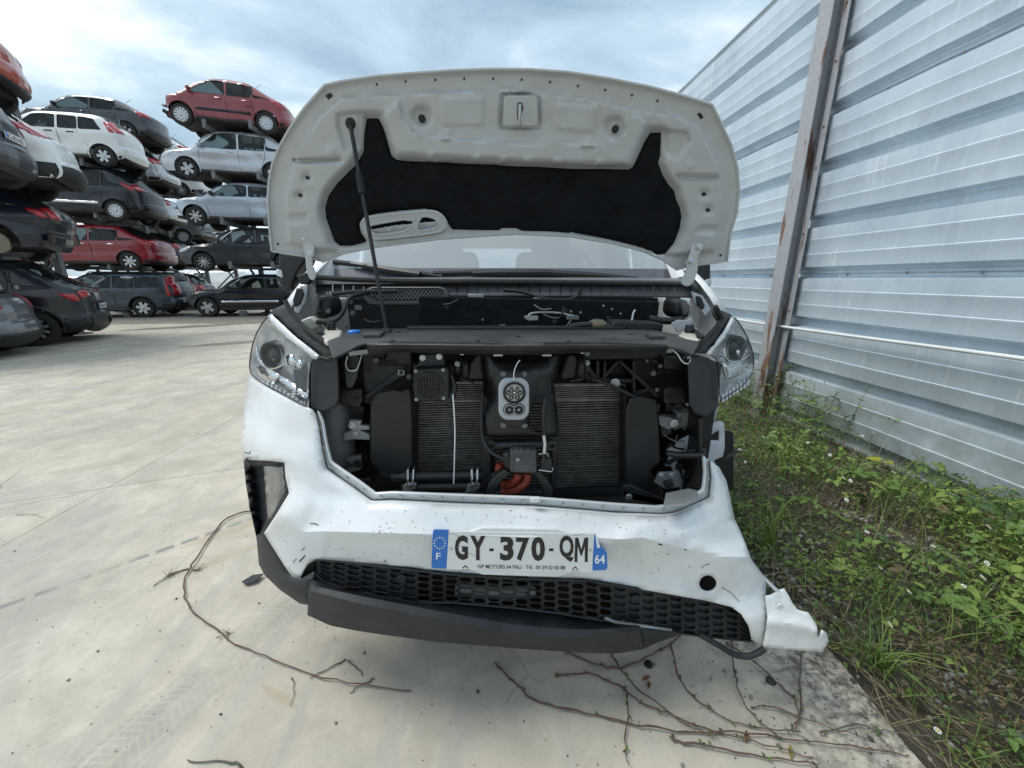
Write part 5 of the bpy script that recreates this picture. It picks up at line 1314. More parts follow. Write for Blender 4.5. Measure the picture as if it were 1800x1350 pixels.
# number plate
PLY = .90
plate = empty('z'); bpy.data.objects.remove(plate)
def plq(px, py, d=0.0):
    """plate plane, tilted like the bumper face"""
    q = PS(px, py, lambda x, z: .895 + .03 * (z - .58)); r_ = ray(px, py); return q - r_ * (d / r_.y)
def pls(name, poly, d, th, m, parent, bevel=.0):
    b = MB(); b.prism([plq(x, y, d) for x, y in poly], (0, th, 0)); return b.build(name, M[m], parent, bevel=bevel)
holder = pls('plate_holder', chaikin([(784, 926), (1046, 931), (1047, 1017), (782, 1009)], 1), -.003, .018, 'white_paint', bumper, .003)
np_ = pls('number_plate', [(788, 934), (1045, 938), (1041, 1007), (784, 1001)], .001, .003, 'plate_white', bumper, .001)
pls('plate_band', [(764, 931), (789, 932), (785, 1000), (761, 999), (758, 996), (761, 934)], .0015, .003, 'plate_blue', np_, .001)
pls('plate_band', [(1045, 938), (1050, 952), (1057, 962), (1062, 966), (1067, 972), (1068, 998), (1065, 1002), (1042, 1003)], .0015, .003, 'plate_blue', np_)
pls('band_corner', [(1046, 936), (1048, 938), (1055, 962), (1050, 964)], .0018, .002, 'white_ink', np_)
def ptext(body, px, py_base, h_px, m, wpx=None, bold=0., par=None, name='lettering'):
    vs_, fs_ = text_mesh(body, 1.0, 0, bold)
    va = np.array(vs_); va[:, 0] -= (va[:, 0].min() + va[:, 0].max()) / 2
    hh = va[:, 1].max() - va[:, 1].min(); y0 = va[:, 1].min(); ww = va[:, 0].max() - va[:, 0].min()
    kx = (wpx / ww) if wpx else h_px / hh
    slope = 4 / 258.
    b = MB(); b.add([plq(px + v[0] * kx, py_base - (v[1] - y0) / hh * h_px + v[0] * kx * slope, .0022) for v in va], fs_)
    return b.build(name, M[m], par or np_, smooth=False)
for ch, x, wd in (('G', 811, 23), ('Y', 840, 27), ('3', 891, 24), ('7', 919, 24), ('0', 946, 24), ('Q', 996, 25)):
    ptext(ch, x, 986 + (x - 913) * .016, 43 if ch != 'Q' else 46, 'ink', wd, .033 if ch == 'Q' else .042, name='character')
for q in ([(1011, 945), (1016, 945), (1015, 988), (1010, 988)], [(1028, 945), (1034, 945), (1033, 988), (1028, 988)], [(1011, 945), (1016.5, 945), (1023.5, 972), (1021, 978)], [(1033, 945), (1027.5, 945), (1020.5, 972), (1022.5, 978)]): pls('character', q, .0014 + .0002 * (q[0][0] % 3), .0006, 'ink', np_)
for x in (864, 969): pls('dash', [(x - 4, 964), (x + 4, 964), (x + 4, 969), (x - 4, 969)], .0012, .0008, 'ink', np_)
ptext('NP MOTORS 64 PAU - Tél : 05 59 02 00 88', 917, 1000.5, 6.8, 'ink', 153, .006)
for x, y in ((818, 1001), (1011, 1003)): pls('maker_mark', [(x - 6, y - 2), (x, y - 8), (x + 6, y - 2), (x + 3, y - 2), (x, y - 5.5), (x - 3, y - 2)], .0012, .0006, 'ink', np_); pls('maker_line', [(x - 7, y), (x + 7, y), (x + 7, y + 1), (x - 7, y + 1)], .0012, .0006, 'wax_grey', np_)
ptext('F', 770.5, 983.5, 11.5, 'white_ink', 8, .01); ptext('64', 1054.5, 991, 16, 'white_ink', 18, .02)
for k in range(12):
    a = k * math.pi / 6; x, y = 773 + 9.5 * math.sin(a), 955 - 9.8 * math.cos(a)
    pls('star', [(x + 1.25 * math.cos(t), y + 1.25 * math.sin(t)) for t in np.linspace(0, 2 * math.pi, 6)[:-1]], .0030, .0012, 'plate_yellow', np_)
for x, y in ((793, 965), (1038, 967)):
    b = MB(); b.lathe(plq(x, y, .002), (0, -1, 0), [(.004, 0), (.004, .001), (.002, .002), (0, .002)], 10); b.build('plate_rivet', M['steel'], np_)
rngc = random.Random(3)
for (x0, y0, x1, y1) in ((789, 936, 818, 948), (800, 955, 845, 985), (1000, 945, 1010, 975), (1006, 943, 1030, 938), (1010, 975, 1000, 990)):
    pts = [(x0 + (x1 - x0) * t + rngc.uniform(-1.5, 1.5), y0 + (y1 - y0) * t + rngc.uniform(-1.5, 1.5)) for t in np.linspace(0, 1, 6)]
    b = MB(); b.tube([plq(x, y, .0012) for x, y in pts], .0005, 4); b.build('plate_crack', M['wax_grey'], np_)
# scuffs, chips and dried leaf litter on the paint
for k in range(150):
    x = rngc.gauss(800, 190) if k % 3 else rngc.uniform(560, 1240); y = rngc.uniform(897, 1008)
    if not 560 < x < 1240: continue
    if 750 < x < 1075 and y > 922: continue
    a = rngc.uniform(0, 3.1); L = rngc.uniform(.5, 2.2)
    pts = [(x + L * t * math.cos(a), y + L * t * math.sin(a)) for t in (-1, 1)]
    b = MB(); b.tube([bmp(*p, .0012) for p in pts], rngc.uniform(.0003, .0008), 4); b.build('litter_speck', M['rust_brown'], bumper)
for pts, r_ in (([(545, 920), (552, 920), (560, 923)], .0012), ([(515, 989), (521, 982)], .0014), ([(530, 968), (536, 962)], .0016), ([(527, 987), (536, 977)], .003), ([(1157, 956), (1164, 958)], .0024), ([(1203, 966), (1207, 967)], .0018), ([(1233, 1000), (1238, 994), (1248, 991)], .0010), ([(1268, 1032), (1285, 1042), (1300, 1058)], .0009), ([(430, 795), (438, 797), (440, 793)], .002)):
    b = MB(); b.tube([bmp(*p, .001) for p in pts], r_, 5, flat=.6); b.build('paint_chip', M['ink'], bumper)

# ------------------------------------------------------------------ lower grille: honeycomb
LG_TOP = [(553, 983), (569, 981), (660, 991), (785, 1006), (900, 1014), (1032, 1018), (1087, 1027), (1173, 1042), (1242, 1054), (1288, 1065), (1306, 1079), (1318, 1101)]
LG_BOT = [(552, 1003), (569, 1019), (607, 1035), (660, 1045), (732, 1057), (793, 1057), (900, 1066), (983, 1076), (1052, 1088), (1087, 1092), (1156, 1103), (1207, 1113), (1321, 1126)]
LGP = LG_TOP + LG_BOT[::-1]
def low_s(x, z): return front_r(x, .5) + .012 + .10 * (z - .48) * -1 * 0
rows_n = 6
cells = []
b = MB(); fl = MB()
def lgp(u, v):
    t = interp(LG_TOP, u); bt = interp(LG_BOT, u)
    return (u, t + (bt - t) * v)
STP = 25.5
lgp_c = {}
def lgq(px, py, d):
    q = PS(px, py, low_s); r_ = ray(px, py); return tuple(q - r_ * (d / r_.y))
HA, HB = 15.0, 9.6
NR = 5.0
kcol = 0
u = 548.0
while u < 1330:
    hc = interp(LG_BOT, u) - interp(LG_TOP, u)
    cv = .5 / NR
    for r_ in range(-1, 6):
        vm = (r_ + .5) / NR + (cv if kcol % 2 else 0)
        if vm + cv < .03 or vm - cv > .97: continue
        def hexa(s_, d):
            o = []
            for a, c in ((-HA, 0), (-HB, -1), (HB, -1), (HA, 0), (HB, 1), (-HB, 1)):
                uu = min(max(u + a * s_, 553), 1321); vv = min(max(vm + c * cv * s_, 0.0), 1.0)
                px, py = lgp(uu, vv); o.append(lgq(px, py, d))
            return o
        opened = 738 < u < 1085
        A_ = hexa(1.0, .002); A2 = hexa(.93, .006); B_ = hexa(.80, .005); C_ = hexa(.74, -.007)
        rings_ = A_ + A2 + B_ + C_
        b.add(rings_, [(6 * q + i, 6 * q + (i + 1) % 6, 6 * q + 6 + (i + 1) % 6, 6 * q + 6 + i) for q in range(3) for i in range(6)])
        if not opened: fl.add(C_, [(0, 1, 2, 3, 4, 5)])
    u += HA + HB; kcol += 1
grille = vpart(b, 'lower_grille', 'dusty_plastic', bumper, smooth=False)
fl.build('blind_cell', M['dusty_plastic'], grille, smooth=False)['kind'] = 'stuff'
slab('grille_duct', [(700, 1000), (1110, 1016), (1110, 1096), (700, 1060)], 1.02, .01, 'fin_back', grille, bevel=0)
rod('duct_pipe', [(800, 1036, .99), (870, 1042, .985), (940, 1040, .985)], .018, 'grey_metal', grille, n=10)
for (x, y) in ((706, 1013), (1116, 1049)):
    p = PS(x, y, low_s); bb = MB(); bb.lathe(p + Vector((0, -.006, 0)), (0, -1, 0), [(.014, -.004), (.014, .004), (.010, .004), (.009, .001), (0, .001)], 18); bb.build('sensor_blank', M['lip_plastic'], grille)
b = MB(); b.tube([PS(x, y, low_s) + Vector((0, -.006, 0)) for x, y in resample(LG_TOP, 14, False)], .0045, 5); b.tube([PS(x, y, low_s) + Vector((0, -.004, 0)) for x, y in resample(LG_BOT, 14, False)], .004, 5); b.build('grille_border', M['lip_plastic'], grille)
# lower lip: deck, bevel, skirt
def liprow(pts, dy, n=60):
    us = np.linspace(0, 1, n); pl = np.array(pts, float); s = np.linspace(0, 1, len(pl))
    o = []
    for t in us:
        px, py = np.interp(t, s, pl[:, 0]), np.interp(t, s, pl[:, 1])
        q = PS(px, py, lambda x, z: low_s(x, z) + dy); o.append(q)
    return o
def even(pts, n=14): return [tuple(p) for p in along(pts, n)]
rA = liprow(even([(552, 1006), (569, 1021), (607, 1037), (660, 1046), (732, 1058), (793, 1058), (900, 1067), (983, 1077), (1052, 1089), (1087, 1099), (1122, 1100)]), .01)
rB = liprow(even([(544, 1030), (560, 1033), (640, 1050), (760, 1073), (900, 1098), (980, 1106), (1060, 1108), (1125, 1102)]), -.045)
rC = liprow(even([(543, 1037), (560, 1042), (640, 1062), (760, 1086), (900, 1112), (980, 1118), (1060, 1118), (1126, 1108)]), -.058)
rD = liprow(even([(541, 1080), (553, 1093), (640, 1110), (760, 1126), (900, 1138), (990, 1144), (1076, 1149), (1130, 1140)]), -.030)
rE = liprow(even([(546, 1076), (560, 1085), (640, 1100), (760, 1114), (900, 1126), (990, 1132), (1076, 1136), (1130, 1130)]), .04)
b = MB(); b.grid([rA, rB, rC, rD, rE]); lip = vpart(b, 'lower_lip', 'lip_plastic', bumper, solid=.004, soff=0, angle=28)
b = MB(); b.grid([liprow(even([(1126, 1106), (1150, 1108), (1196, 1112)], 4), -.02, 12), liprow(even([(1130, 1140), (1160, 1126), (1198, 1114)], 4), -.01, 12)]); b.build('lip_end', M['lip_plastic'], lip, solid=.004, soff=0)
b = MB(); b.tube([PS(x, y, lambda x, z: low_s(x, z) - .006) for x, y in [(1063, 1086), (1080, 1093), (1100, 1096), (1140, 1102), (1180, 1108)]], .006, 6); b.build('lip_strip', M['grey_metal'], lip)
slab('lip_clip', [(1095, 1090), (1103, 1091), (1103, 1100), (1094, 1100)], .94, .004, 'steel', lip, bevel=0)
rod('hanging_strip', [(1230, 1115, .93), (1265, 1135, .90), (1290, 1152, .89), (1320, 1155, .88), (1345, 1140, .88)], .009, 'lip_plastic', bumper, smooth_n=2)
# underside so that the shadow is closed
b = MB(); b.box((XC - .03, 1.50, .30), (1.0, .75, .01)); vpart(b, 'undertray', 'under_black')
b = MB(); b.box((XC - .02, 1.06, .42), (.90, .02, .12)); vpart(b, 'crash_beam', 'under_black')
# ------------------------------------------------------------------ wrecks on the storage racks
def wheel_meshes(style):
    """tyre and rim meshes of a unit wheel, axis y, outer face towards -y"""
    b = MB(); b.lathe((0, 0, 0), (0, -1, 0), [(.62, -.28), (.93, -.30), (1.0, -.20), (1.0, .20), (.93, .30), (.70, .31), (.66, .27)], 28)
    ty = b
    r = MB()
    if style == 'bare':
        r.lathe((0, 0, 0), (0, -1, 0), [(.66, -.2), (.66, .12), (.58, .14), (.30, .20), (.26, .26), (0, .26)], 24)
        return ty, r, None
    r.lathe((0, 0, 0), (0, -1, 0), [(.69, .27), (.66, .30), (.62, .27), (.60, .06), (.58, .02), (.2, .04), (0, .04)], 28)
    s = MB()
    n = {'five': 5, 'ten': 10, 'cover': 12, 'seven': 7, 'six': 6, 'twin': 10}[style]
    for k in range(n):
        a = 2 * math.pi * k / n
        w0, w1 = {'five': (.14, .20), 'ten': (.055, .075), 'cover': (.07, .11), 'seven': (.09, .13), 'six': (.13, .15), 'twin': (.06, .05)}[style]
        off = 0
        if style == 'twin': a = 2 * math.pi * (k // 2) / 5 + (.17 if k % 2 else -.17)
        c, s_ = math.cos(a), math.sin(a)
        tw = .16 if style == 'seven' else 0
        def P(r_, t, y): return (r_ * c - t * s_, y, r_ * s_ + t * c)
        v = [P(.14, -w0, -.25), P(.14, w0, -.25), P(.65, w1 + tw, -.26), P(.65, -w1 + tw, -.26), P(.14, -w0, -.12), P(.14, w0, -.12), P(.65, w1 + tw, -.12), P(.65, -w1 + tw, -.12)]
        s.add(v, [(0, 1, 2, 3), (0, 4, 5, 1), (1, 5, 6, 2), (3, 2, 6, 7), (0, 3, 7, 4)])
    s.lathe((0, 0, 0), (0, -1, 0), [(.20, .10), (.20, .25), (.15, .28), (0, .28)], 16)
    return ty, r, s
WH = {}
def get_wheel(style):
    if style in WH: return WH[style]
    ty, r, s = wheel_meshes(style)
    def mk(b, n, m):
        o = b.build(n, M[m]); me = o.data; bpy.data.objects.remove(o); return me
    rimm = {'bare': 'hub_tan'}.get(style, 'dark_plastic')
    WH[style] = (mk(ty, 'tyre', 'rubber'), mk(r, 'rim', rimm if style in ('bare',) else 'under_black' if style != 'cover' else 'alloy'), mk(s, 'spokes', 'alloy') if s else None)
    return WH[style]
def link(name, me, parent, loc=(0, 0, 0), rot=(0, 0, 0), sc=(1, 1, 1)):
    o = bpy.data.objects.new(name, me); COL.objects.link(o); o.parent = parent; o.location = loc; o.rotation_euler = rot; o.scale = sc
    return o

def car(name, label, cat, anchor, Y, color, L=4.2, H=1.5, W=1.75, hood=.94, belt=.95, ws=.27, rs=.42, re=.80, tail='hatch', wb=2.6, fo=.82, wr=.315, rim='ten', by='rear', z=None, group='wrecked cars stacked on the racks', bumpers=None, trim=None, lampc='red_lamp', tz=(.80, 1.02), crashed=False, plate=False, rails=False, tilt=0., yaw=9., handle=None, chromeline=False, nobumper=False, lamp_hi=False, wx=None, cladding=False, at=None, offset=0.):
    rnd = random.Random(label)
    hw0 = W / 2
    xw1 = fo; xw2 = fo + wb                           # front and rear axle, measured from the nose
    zb = .24
    wsx = ws * L; rsx = rs * L; rex = re * L
    fr = [(.16, zb), (.06, .30), (.015, .42), (0., .52), (.02, .62), (.10, hood - .22), (.24, hood - .13), (.55, hood - .07), (wsx * .85, hood - .01), (wsx, hood + .02)]
    if crashed: fr = [(.42, zb + .05), (.36, .40), (.30, .52), (.28, .62), (.30, hood - .20), (.36, hood - .12), (.62, hood - .05), (wsx * .85, hood - .0), (wsx, hood + .02)]
    top = [(wsx + (rsx - wsx) * .5, hood + (H - hood) * .60), (rsx, H - .07), (rsx + .22, H - .02), ((rsx + rex) / 2, H), (rex - .25, H - .02), (rex, H - .06)]
    if tail == 'hatch': rear = [(rex + (L - .10 - rex) * .42, H - .06 - (H - belt) * .40), (L - .20, belt + .07), (L - .11, belt), (L - .07, belt - .12), (L - .05, .62), (L - .01, .56), (L, .44), (L - .04, .33), (L - .12, zb + .03)]
    elif tail == 'estate': rear = [(rex + .10, H - .14), (L - .22, H - .35), (L - .13, belt + .10), (L - .09, belt - .02), (L - .07, .66), (L - .01, .58), (L, .44), (L - .04, .33), (L - .12, zb + .03)]
    elif tail == 'sedan': rear = [(rex + (L * .90 - rex) * .5, H - .06 - (H - belt) * .50), (L * .90, belt + .08), (L - .10, belt + .03), (L - .05, belt - .10), (L - .04, .64), (L, .56), (L, .44), (L - .04, .33), (L - .12, zb + .03)]
    else: rear = [(L - .10, H - .20), (L - .06, H - .5), (L - .05, belt), (L - .04, .62), (L, .56), (L, .42), (L - .08, zb + .03)]
    if nobumper: rear = [p for p in rear if p[1] > .64] + [(L - .14, .62), (L - .16, .50), (L - .20, .36), (L - .26, zb + .03)]
    nf = len(fr)
    upper = fr + top + rear
    def cr(i, t):
        p0, p1, p2, p3 = (np.array(upper[min(max(k, 0), len(upper) - 1)], float) for k in (i - 1, i, i + 1, i + 2))
        q = .5 * (2 * p1 + (p2 - p0) * t + (2 * p0 - 5 * p1 + 4 * p2 - p3) * t * t + (3 * p1 - p0 - 3 * p2 + p3) * t ** 3)
        return tuple(.75 * q + .25 * (p1 + (p2 - p1) * t))
    stf = []; idx = []
    for i in range(len(upper) - 1):
        k = max(3, int(math.hypot(upper[i + 1][0] - upper[i][0], upper[i + 1][1] - upper[i][1]) / .09))
        for j in range(k): stf.append(cr(i, j / k)); idx.append(i)
    stf.append(upper[-1]); idx.append(len(upper) - 1)
    if wx is None: i_ws = (nf - 1, nf + 1)
    i_rw = (nf + len(top) - 1, nf + len(top) + 1)
    ar = wr + .055
    def arch(xc): return [(xc + ar * math.cos(t), max(zb, wr + ar * math.sin(t) * 1.02)) for t in np.linspace(-.28, math.pi + .28, 15)]
    bot = [(L - .14, zb)] + arch(xw2) + arch(xw1) + [(.2, zb)]
    out = stf + bot[1:-1]
    up_np = np.array(stf, float)
    mid = L / 2
    def plan(x):
        e_ = np.clip((np.abs(x - mid) - (mid - .75)) / .75, 0, 1)
        return 1 - .15 * e_ ** 2.2
    def hwf(P, rounding=True):
        x, z_ = P[:, 0], P[:, 1]
        h = hw0 * plan(x)
        h = h - np.clip(z_ - belt, 0, 2) * .30 - np.clip(.50 - z_, 0, 1) * .16 + .016 * np.exp(-((z_ - (belt - .10)) / .07) ** 2) - .012 * np.exp(-((z_ - .62) / .10) ** 2)
        for xc in (xw1, xw2):
            d_ = np.abs(np.hypot(x - xc, z_ - wr) - ar)
            h = h + .014 * np.exp(-(d_ / .05) ** 2)
        if rounding:
            r_ = .10
            d_ = dseg(P, up_np, False); q_ = np.clip(1 - d_ / r_, 0, 1)
            h = h - r_ * .8 * (1 - np.sqrt(np.clip(1 - q_ ** 2, 0, 1)))
        return h
    # glasshouse openings
    gb = belt + .035; gt = H - .115
    def xs_at(z_): return float(np.interp(z_, [hood + .02, hood + (H - hood) * .60, H - .07], [wsx, wsx + (rsx - wsx) * .5, rsx]))
    rp = [p for p in (top[-1:] + rear[:4])]
    def xr_at(z_):
        zz = [p[1] for p in rp][::-1]; xx = [p[0] for p in rp][::-1]; return float(np.interp(z_, zz, xx))
    fx0 = xs_at(gb) + .20; fx1 = xs_at(gt) + .13
    rx0 = xr_at(gb) - (.30 if tail != 'van' else .2); rx1 = xr_at(gt) - (.24 if tail != 'van' else .2)
    rx1 = min(rx1, rex - .02) if tail in ('hatch', 'sedan') else rx1
    bp = (fx1 + rx1) * .5 - .04 * 0
    wins = []
    bp = fx0 + (rx0 - fx0) * .47
    cp = rx0 - max(.28, (rx0 - fx0) * .20) if tail != 'estate' else fx0 + (rx0 - fx0) * .72
    def gtz(x): return gt - .06 * max(0, (x - (rsx + rex) / 2) / (L * .3)) - (.02 if x < rsx + .2 else 0)
    if tail == 'van': wins.append([(fx0, gb), (bp - .35, gb), (bp - .35, gt), (fx1, gt)])
    else:
        wins.append([(fx0, gb - .005), (bp - .035, gb), (bp - .035, gtz(bp)), ((fx1 + bp) / 2, gt + .015), (fx1 + .02, gt - .03)])
        wins.append([(bp + .035, gb), (cp - .025, gb + .01), (min(cp - .025, rx1 + .1), gtz(cp)), (bp + .035, gtz(bp))])
        if tail == 'estate': wins.append([(cp + .025, gb + .01), (rx0, gb + .02), (rx1 + .05, gtz(rx1)), (cp + .025, gtz(cp))])
        else: wins.append([(cp + .02, gb + .012), (rx0 + .05, gb + .04), (min(rx0 - .02, rx1 + .1), gb + .13), (min(cp + .04, rx1), gtz(cp) - .01), (cp + .02, gtz(cp) - .005)])
    wins = [rounded(wn_, .05) for wn_ in wins]
    # anchor the wheel on its pixel
    A = PY(*anchor, Y)
    if z is not None: A = Vector((A.x, A.y, z))
    ax = xw2 if by == 'rear' else xw1
    # nose points to -x in the world
    if at: A = Vector((at[0], at[1], z if z is not None else A.z))
    rot_ = Matrix.Rotation(R(yaw), 3, 'Z')
    root = empty(name, A - rot_ @ Vector((ax - mid, -hw0 + .03, 0)), label, cat, group)
    root['local_'] = 1
    root.rotation_euler = (0, R(tilt), R(yaw))
    mp_ = PAINT[color]
    def part(b, n, m, par=None, **k): return b.build(n, m if not isinstance(m, str) else M[m], par or root, **k)
    def wpt(x, y, z_): return (x - mid, y, z_)
    # sides
    P, T = tri2d(out, wins, .085, .06)
    hv = hwf(P)
    body = MB(); ph = rnd.uniform(0, 6); dn = (rnd.uniform(.3, .8) * L, rnd.uniform(.5, .8))
    for s in (-1, 1):
        body.add([wpt(x, s * (h + .007 * math.sin(x * 5.3 + ph) * math.sin(z_ * 7.1 + ph * 2) - .03 * math.exp(-((x - dn[0]) ** 2 + (z_ - dn[1]) ** 2) / .03)), z_) for (x, z_), h in zip(P, hv)], [tuple(t) if s < 0 else tuple(t[::-1]) for t in T])
    # top strip
    S = np.array(stf); he = hwf(S)
    qs = np.array([-1, -.97, -.91, -.8, -.6, -.3, 0, .3, .6, .8, .91, .97, 1.])
    tan = np.gradient(S, axis=0); tan /= np.linalg.norm(tan, axis=1)[:, None] + 1e-9
    nor = np.c_[-tan[:, 1], tan[:, 0]]
    for _ in range(5): nor[1:-1] = (nor[:-2] + nor[1:-1] * 2 + nor[2:]) / 4
    bul = .05 + .09 * np.abs(nor[:, 0])
    def strip_pt(i, q, o_=0.): 
        c_ = (1 - abs(q) ** 2.4)
        return wpt(S[i, 0] + nor[i, 0] * (bul[i] * c_ + o_), q * he[i], S[i, 1] + nor[i, 1] * (bul[i] * c_ + o_))
    glass_w, glass_r = MB(), MB()
    for i in range(len(S) - 1):
        isw = i_ws[0] <= idx[i] < i_ws[1]; isr = i_rw[0] <= idx[i] < i_rw[1]
        if tail == 'van': isr = False
        for j in range(len(qs) - 1):
            quad = [strip_pt(i, qs[j]), strip_pt(i, qs[j + 1]), strip_pt(i + 1, qs[j + 1]), strip_pt(i + 1, qs[j])]
            tgt = body
            if (isw or isr) and 2 <= j <= len(qs) - 4: tgt = glass_w if isw else glass_r
            tgt.add(quad, [(0, 1, 2, 3)])
    part(body, 'body', mp_, angle=50)
    if glass_w.v: part(glass_w, 'windscreen', 'car_glass')
    if glass_r.v: part(glass_r, 'rear_window', 'car_glass')
    for s in (-1, 1):
        for wn_ in wins:
            Pw, Tw = tri2d(wn_, (), .16, .12); hh = hwf(Pw) - .012
            b = MB(); b.add([wpt(x, s * h, z_) for (x, z_), h in zip(Pw, hh)], [tuple(t) if s < 0 else tuple(t[::-1]) for t in Tw]); part(b, 'side_window', 'car_glass')
            if s < 0:
                b = MB(); lp = resample(wn_, .14); Pl = np.array(lp); hl = hwf(Pl); pts = [wpt(x, s * (h + .001), z_) for (x, z_), h in zip(lp, hl)]; b.tube(pts + pts[:1], .008, 4, caps=False); part(b, 'window_seal', 'rubber')
    # tub: floor, arch liners, seats
    b = MB(); b.box(wpt(mid, 0, zb + .05), (L - .5, W - .22, .08)); b.box(wpt(xw1, 0, .42), (.72, W - .5, .36)); b.box(wpt(xw2, 0, .42), (.72, W - .5, .36)); b.box(wpt(wsx + .15, 0, .72), (.5, W - .3, .38))
    b.tube([wpt(mid - .8, .25, zb), wpt(L - .4, .3, zb)], .05, 6); b.box(wpt(xw2, 0, wr), (.12, W - .4, .12)); b.box(wpt(xw1, 0, wr - .02), (.3, W - .5, .10))
    part(b, 'underbody', 'under_black', smooth=False)
    for sx in (-.36, .36):
        b = MB(); b.box(wpt(bp - .12, sx * W / 1.75, belt - .12), (.16, .46, .62), Matrix.Rotation(R(14), 3, 'Y')); b.box(wpt(bp - .05, sx * W / 1.75, belt + .26), (.09, .26, .25)); part(b, 'seat', 'seat_grey', bevel=.03)
    if tail != 'van': b = MB(); b.box(wpt(cp + .05, 0, belt - .12), (.16, 1.25, .58), Matrix.Rotation(R(16), 3, 'Y'))
    if tail != 'van': part(b, 'rear_bench', 'seat_grey', bevel=.03)
    # wheels
    tyre, rm, spk = get_wheel(rim)
    wd = .62
    for s in (-1, 1):
        for xc in (xw1, xw2):
            tm, rmm, sm = tyre, rm, spk
            if nobumper and xc == xw2 and s < 0: tm, rmm, sm = None, get_wheel('bare')[1], None
            o = link('wheel', tm or rmm, root, wpt(xc, s * (hw0 - .115), wr), (0, rnd.uniform(0, 6), 0 if s < 0 else math.pi), (wr, wr * (1 if s < 0 else 1), wr))
            if tm:
                link('rim', rmm, o)
                if sm: link('spokes', sm, o)
    # seams, handles, sill moulding
    def side_line(pts, r_, m, n='door_seam', s=-1, push=.0):
        lp = resample(pts, .10, False); Pl = np.array(lp); hl = hwf(Pl) + push
        b = MB(); b.tube([wpt(x, s * h, z_) for (x, z_), h in zip(lp, hl)], r_, 4); part(b, n, m)
    def side_patch(poly, n, m, o_=.006, both=True, step=.07, th=.012):
        for s in ((-1, 1) if both else (-1,)):
            Pw, Tw = tri2d(poly, (), step, step * .8); hh = hwf(Pw) + o_
            b = MB(); b.add([wpt(x, s * h, z_) for (x, z_), h in zip(Pw, hh)], [tuple(t) if s < 0 else tuple(t[::-1]) for t in Tw]); part(b, n, m, solid=th, soff=-1)
    f0 = max(fx0 - .12, xw1 + ar + .03)
    side_line([(f0 + .04, gb - .03), (f0, .62), (f0 + .04, zb + .09)], .0055, 'dark_plastic')
    if tail != 'van':
        side_line([(bp, gb - .02), (bp, zb + .09)], .0055, 'dark_plastic')
        side_line([(cp - .01, gb - .02), (cp - .02, .80), (xw2 - ar * .86, .56), (xw2 - ar - .05, zb + .10)], .0055, 'dark_plastic')
        side_line([(f0 + .03, zb + .09), (xw2 - ar - .05, zb + .10)], .0055, 'dark_plastic')
        for xh in (bp - .22, cp - .20):
            side_patch([(xh - .10, belt - .085), (xh + .10, belt - .08), (xh + .10, belt - .05), (xh - .10, belt - .055)], 'door_handle', handle or mp_, .014, False, .08, .02)
    if chromeline: side_line([(fx0 - .02, gb - .02), (rx0 + .05, gb - .01)], .012, 'chrome', 'window_trim'); side_line([(fx0, gb), (fx1, gt), (rsx + .3, gt + .02)] , .010, 'chrome', 'window_trim')
    if trim: side_patch([(xw1 + ar + .08, .50), (xw2 - ar - .06, .50), (xw2 - ar - .06, .575), (xw1 + ar + .08, .575)], 'side_moulding', trim, .012, True, .1, .016)
    side_patch([(xw1 + ar + .01, zb - .01), (xw2 - ar - .01, zb - .01), (xw2 - ar - .03, zb + .075), (xw1 + ar + .03, zb + .075)], 'sill', 'black_plastic' if cladding else 'under_black', .008, True, .12)
    if cladding:
        for xc in (xw1, xw2):
            o_ = [(xc + (ar + .055) * math.cos(t), wr + (ar + .055) * math.sin(t)) for t in np.linspace(0.05, math.pi - .05, 13)]; i_ = [(xc + (ar + .004) * math.cos(t), wr + (ar + .004) * math.sin(t)) for t in np.linspace(math.pi - .05, .05, 13)]
            side_patch(o_ + i_, 'arch_cladding', 'black_plastic', .010, True, .09)
    # lamps
    if not nobumper or True:
        tl = [(L - .36, tz[1]), (L - .13, tz[1] - .02), (L - .075, (tz[0] + tz[1]) / 2), (L - .07, tz[0]), (L - .16, tz[0] - .01), (L - .26, (tz[0] + tz[1]) / 2 - .01)]
        if lamp_hi: tl = [(rex + (L - .1 - rex) * .30, tz[1]), (rex + (L - .1 - rex) * .30 + .09, tz[1] + .01), (L - .13, tz[0] + .10), (L - .11, tz[0]), (L - .22, tz[0] + .0)]
        tl = [(min(x, float(np.interp(z_, [p[1] for p in (top[-1:] + rear)][::-1], [p[0] for p in (top[-1:] + rear)][::-1])) - .005), z_) for x, z_ in tl]
        side_patch(tl, 'tail_lamp', lampc, .008, True, .05, .02)
        lo_ = .05
        rz = [i for i in range(len(S)) if idx[i] >= nf + len(top) and tz[0] - .02 <= S[i, 1] <= tz[1] + .02]
        if len(rz) >= 2:
            for s in (-1, 1):
                b = MB(); rows_ = [[strip_pt(i, s * q, .008) for q in (.60, .75, .9, 1.0)] for i in rz]; b.grid(rows_); part(b, 'tail_lamp', lampc, solid=.01, soff=0)
    hl_ = [(.10, hood - .25), (.16, hood - .17), (.46, hood - .10), (.52, hood - .13), (.36, hood - .25), (.14, hood - .31)]
    if not crashed: side_patch(hl_, 'head_lamp', 'clear_lamp', .006, True, .05, .02)
    fz = [i for i in range(len(S)) if idx[i] < nf - 4 and hood - .33 <= S[i, 1] <= hood - .14]
    if len(fz) >= 2 and not crashed:
        for s in (-1, 1):
            b = MB(); b.grid([[strip_pt(i, s * q, .008) for q in (.55, .75, .9, 1.)] for i in fz]); part(b, 'head_lamp', 'clear_lamp', solid=.01, soff=0)
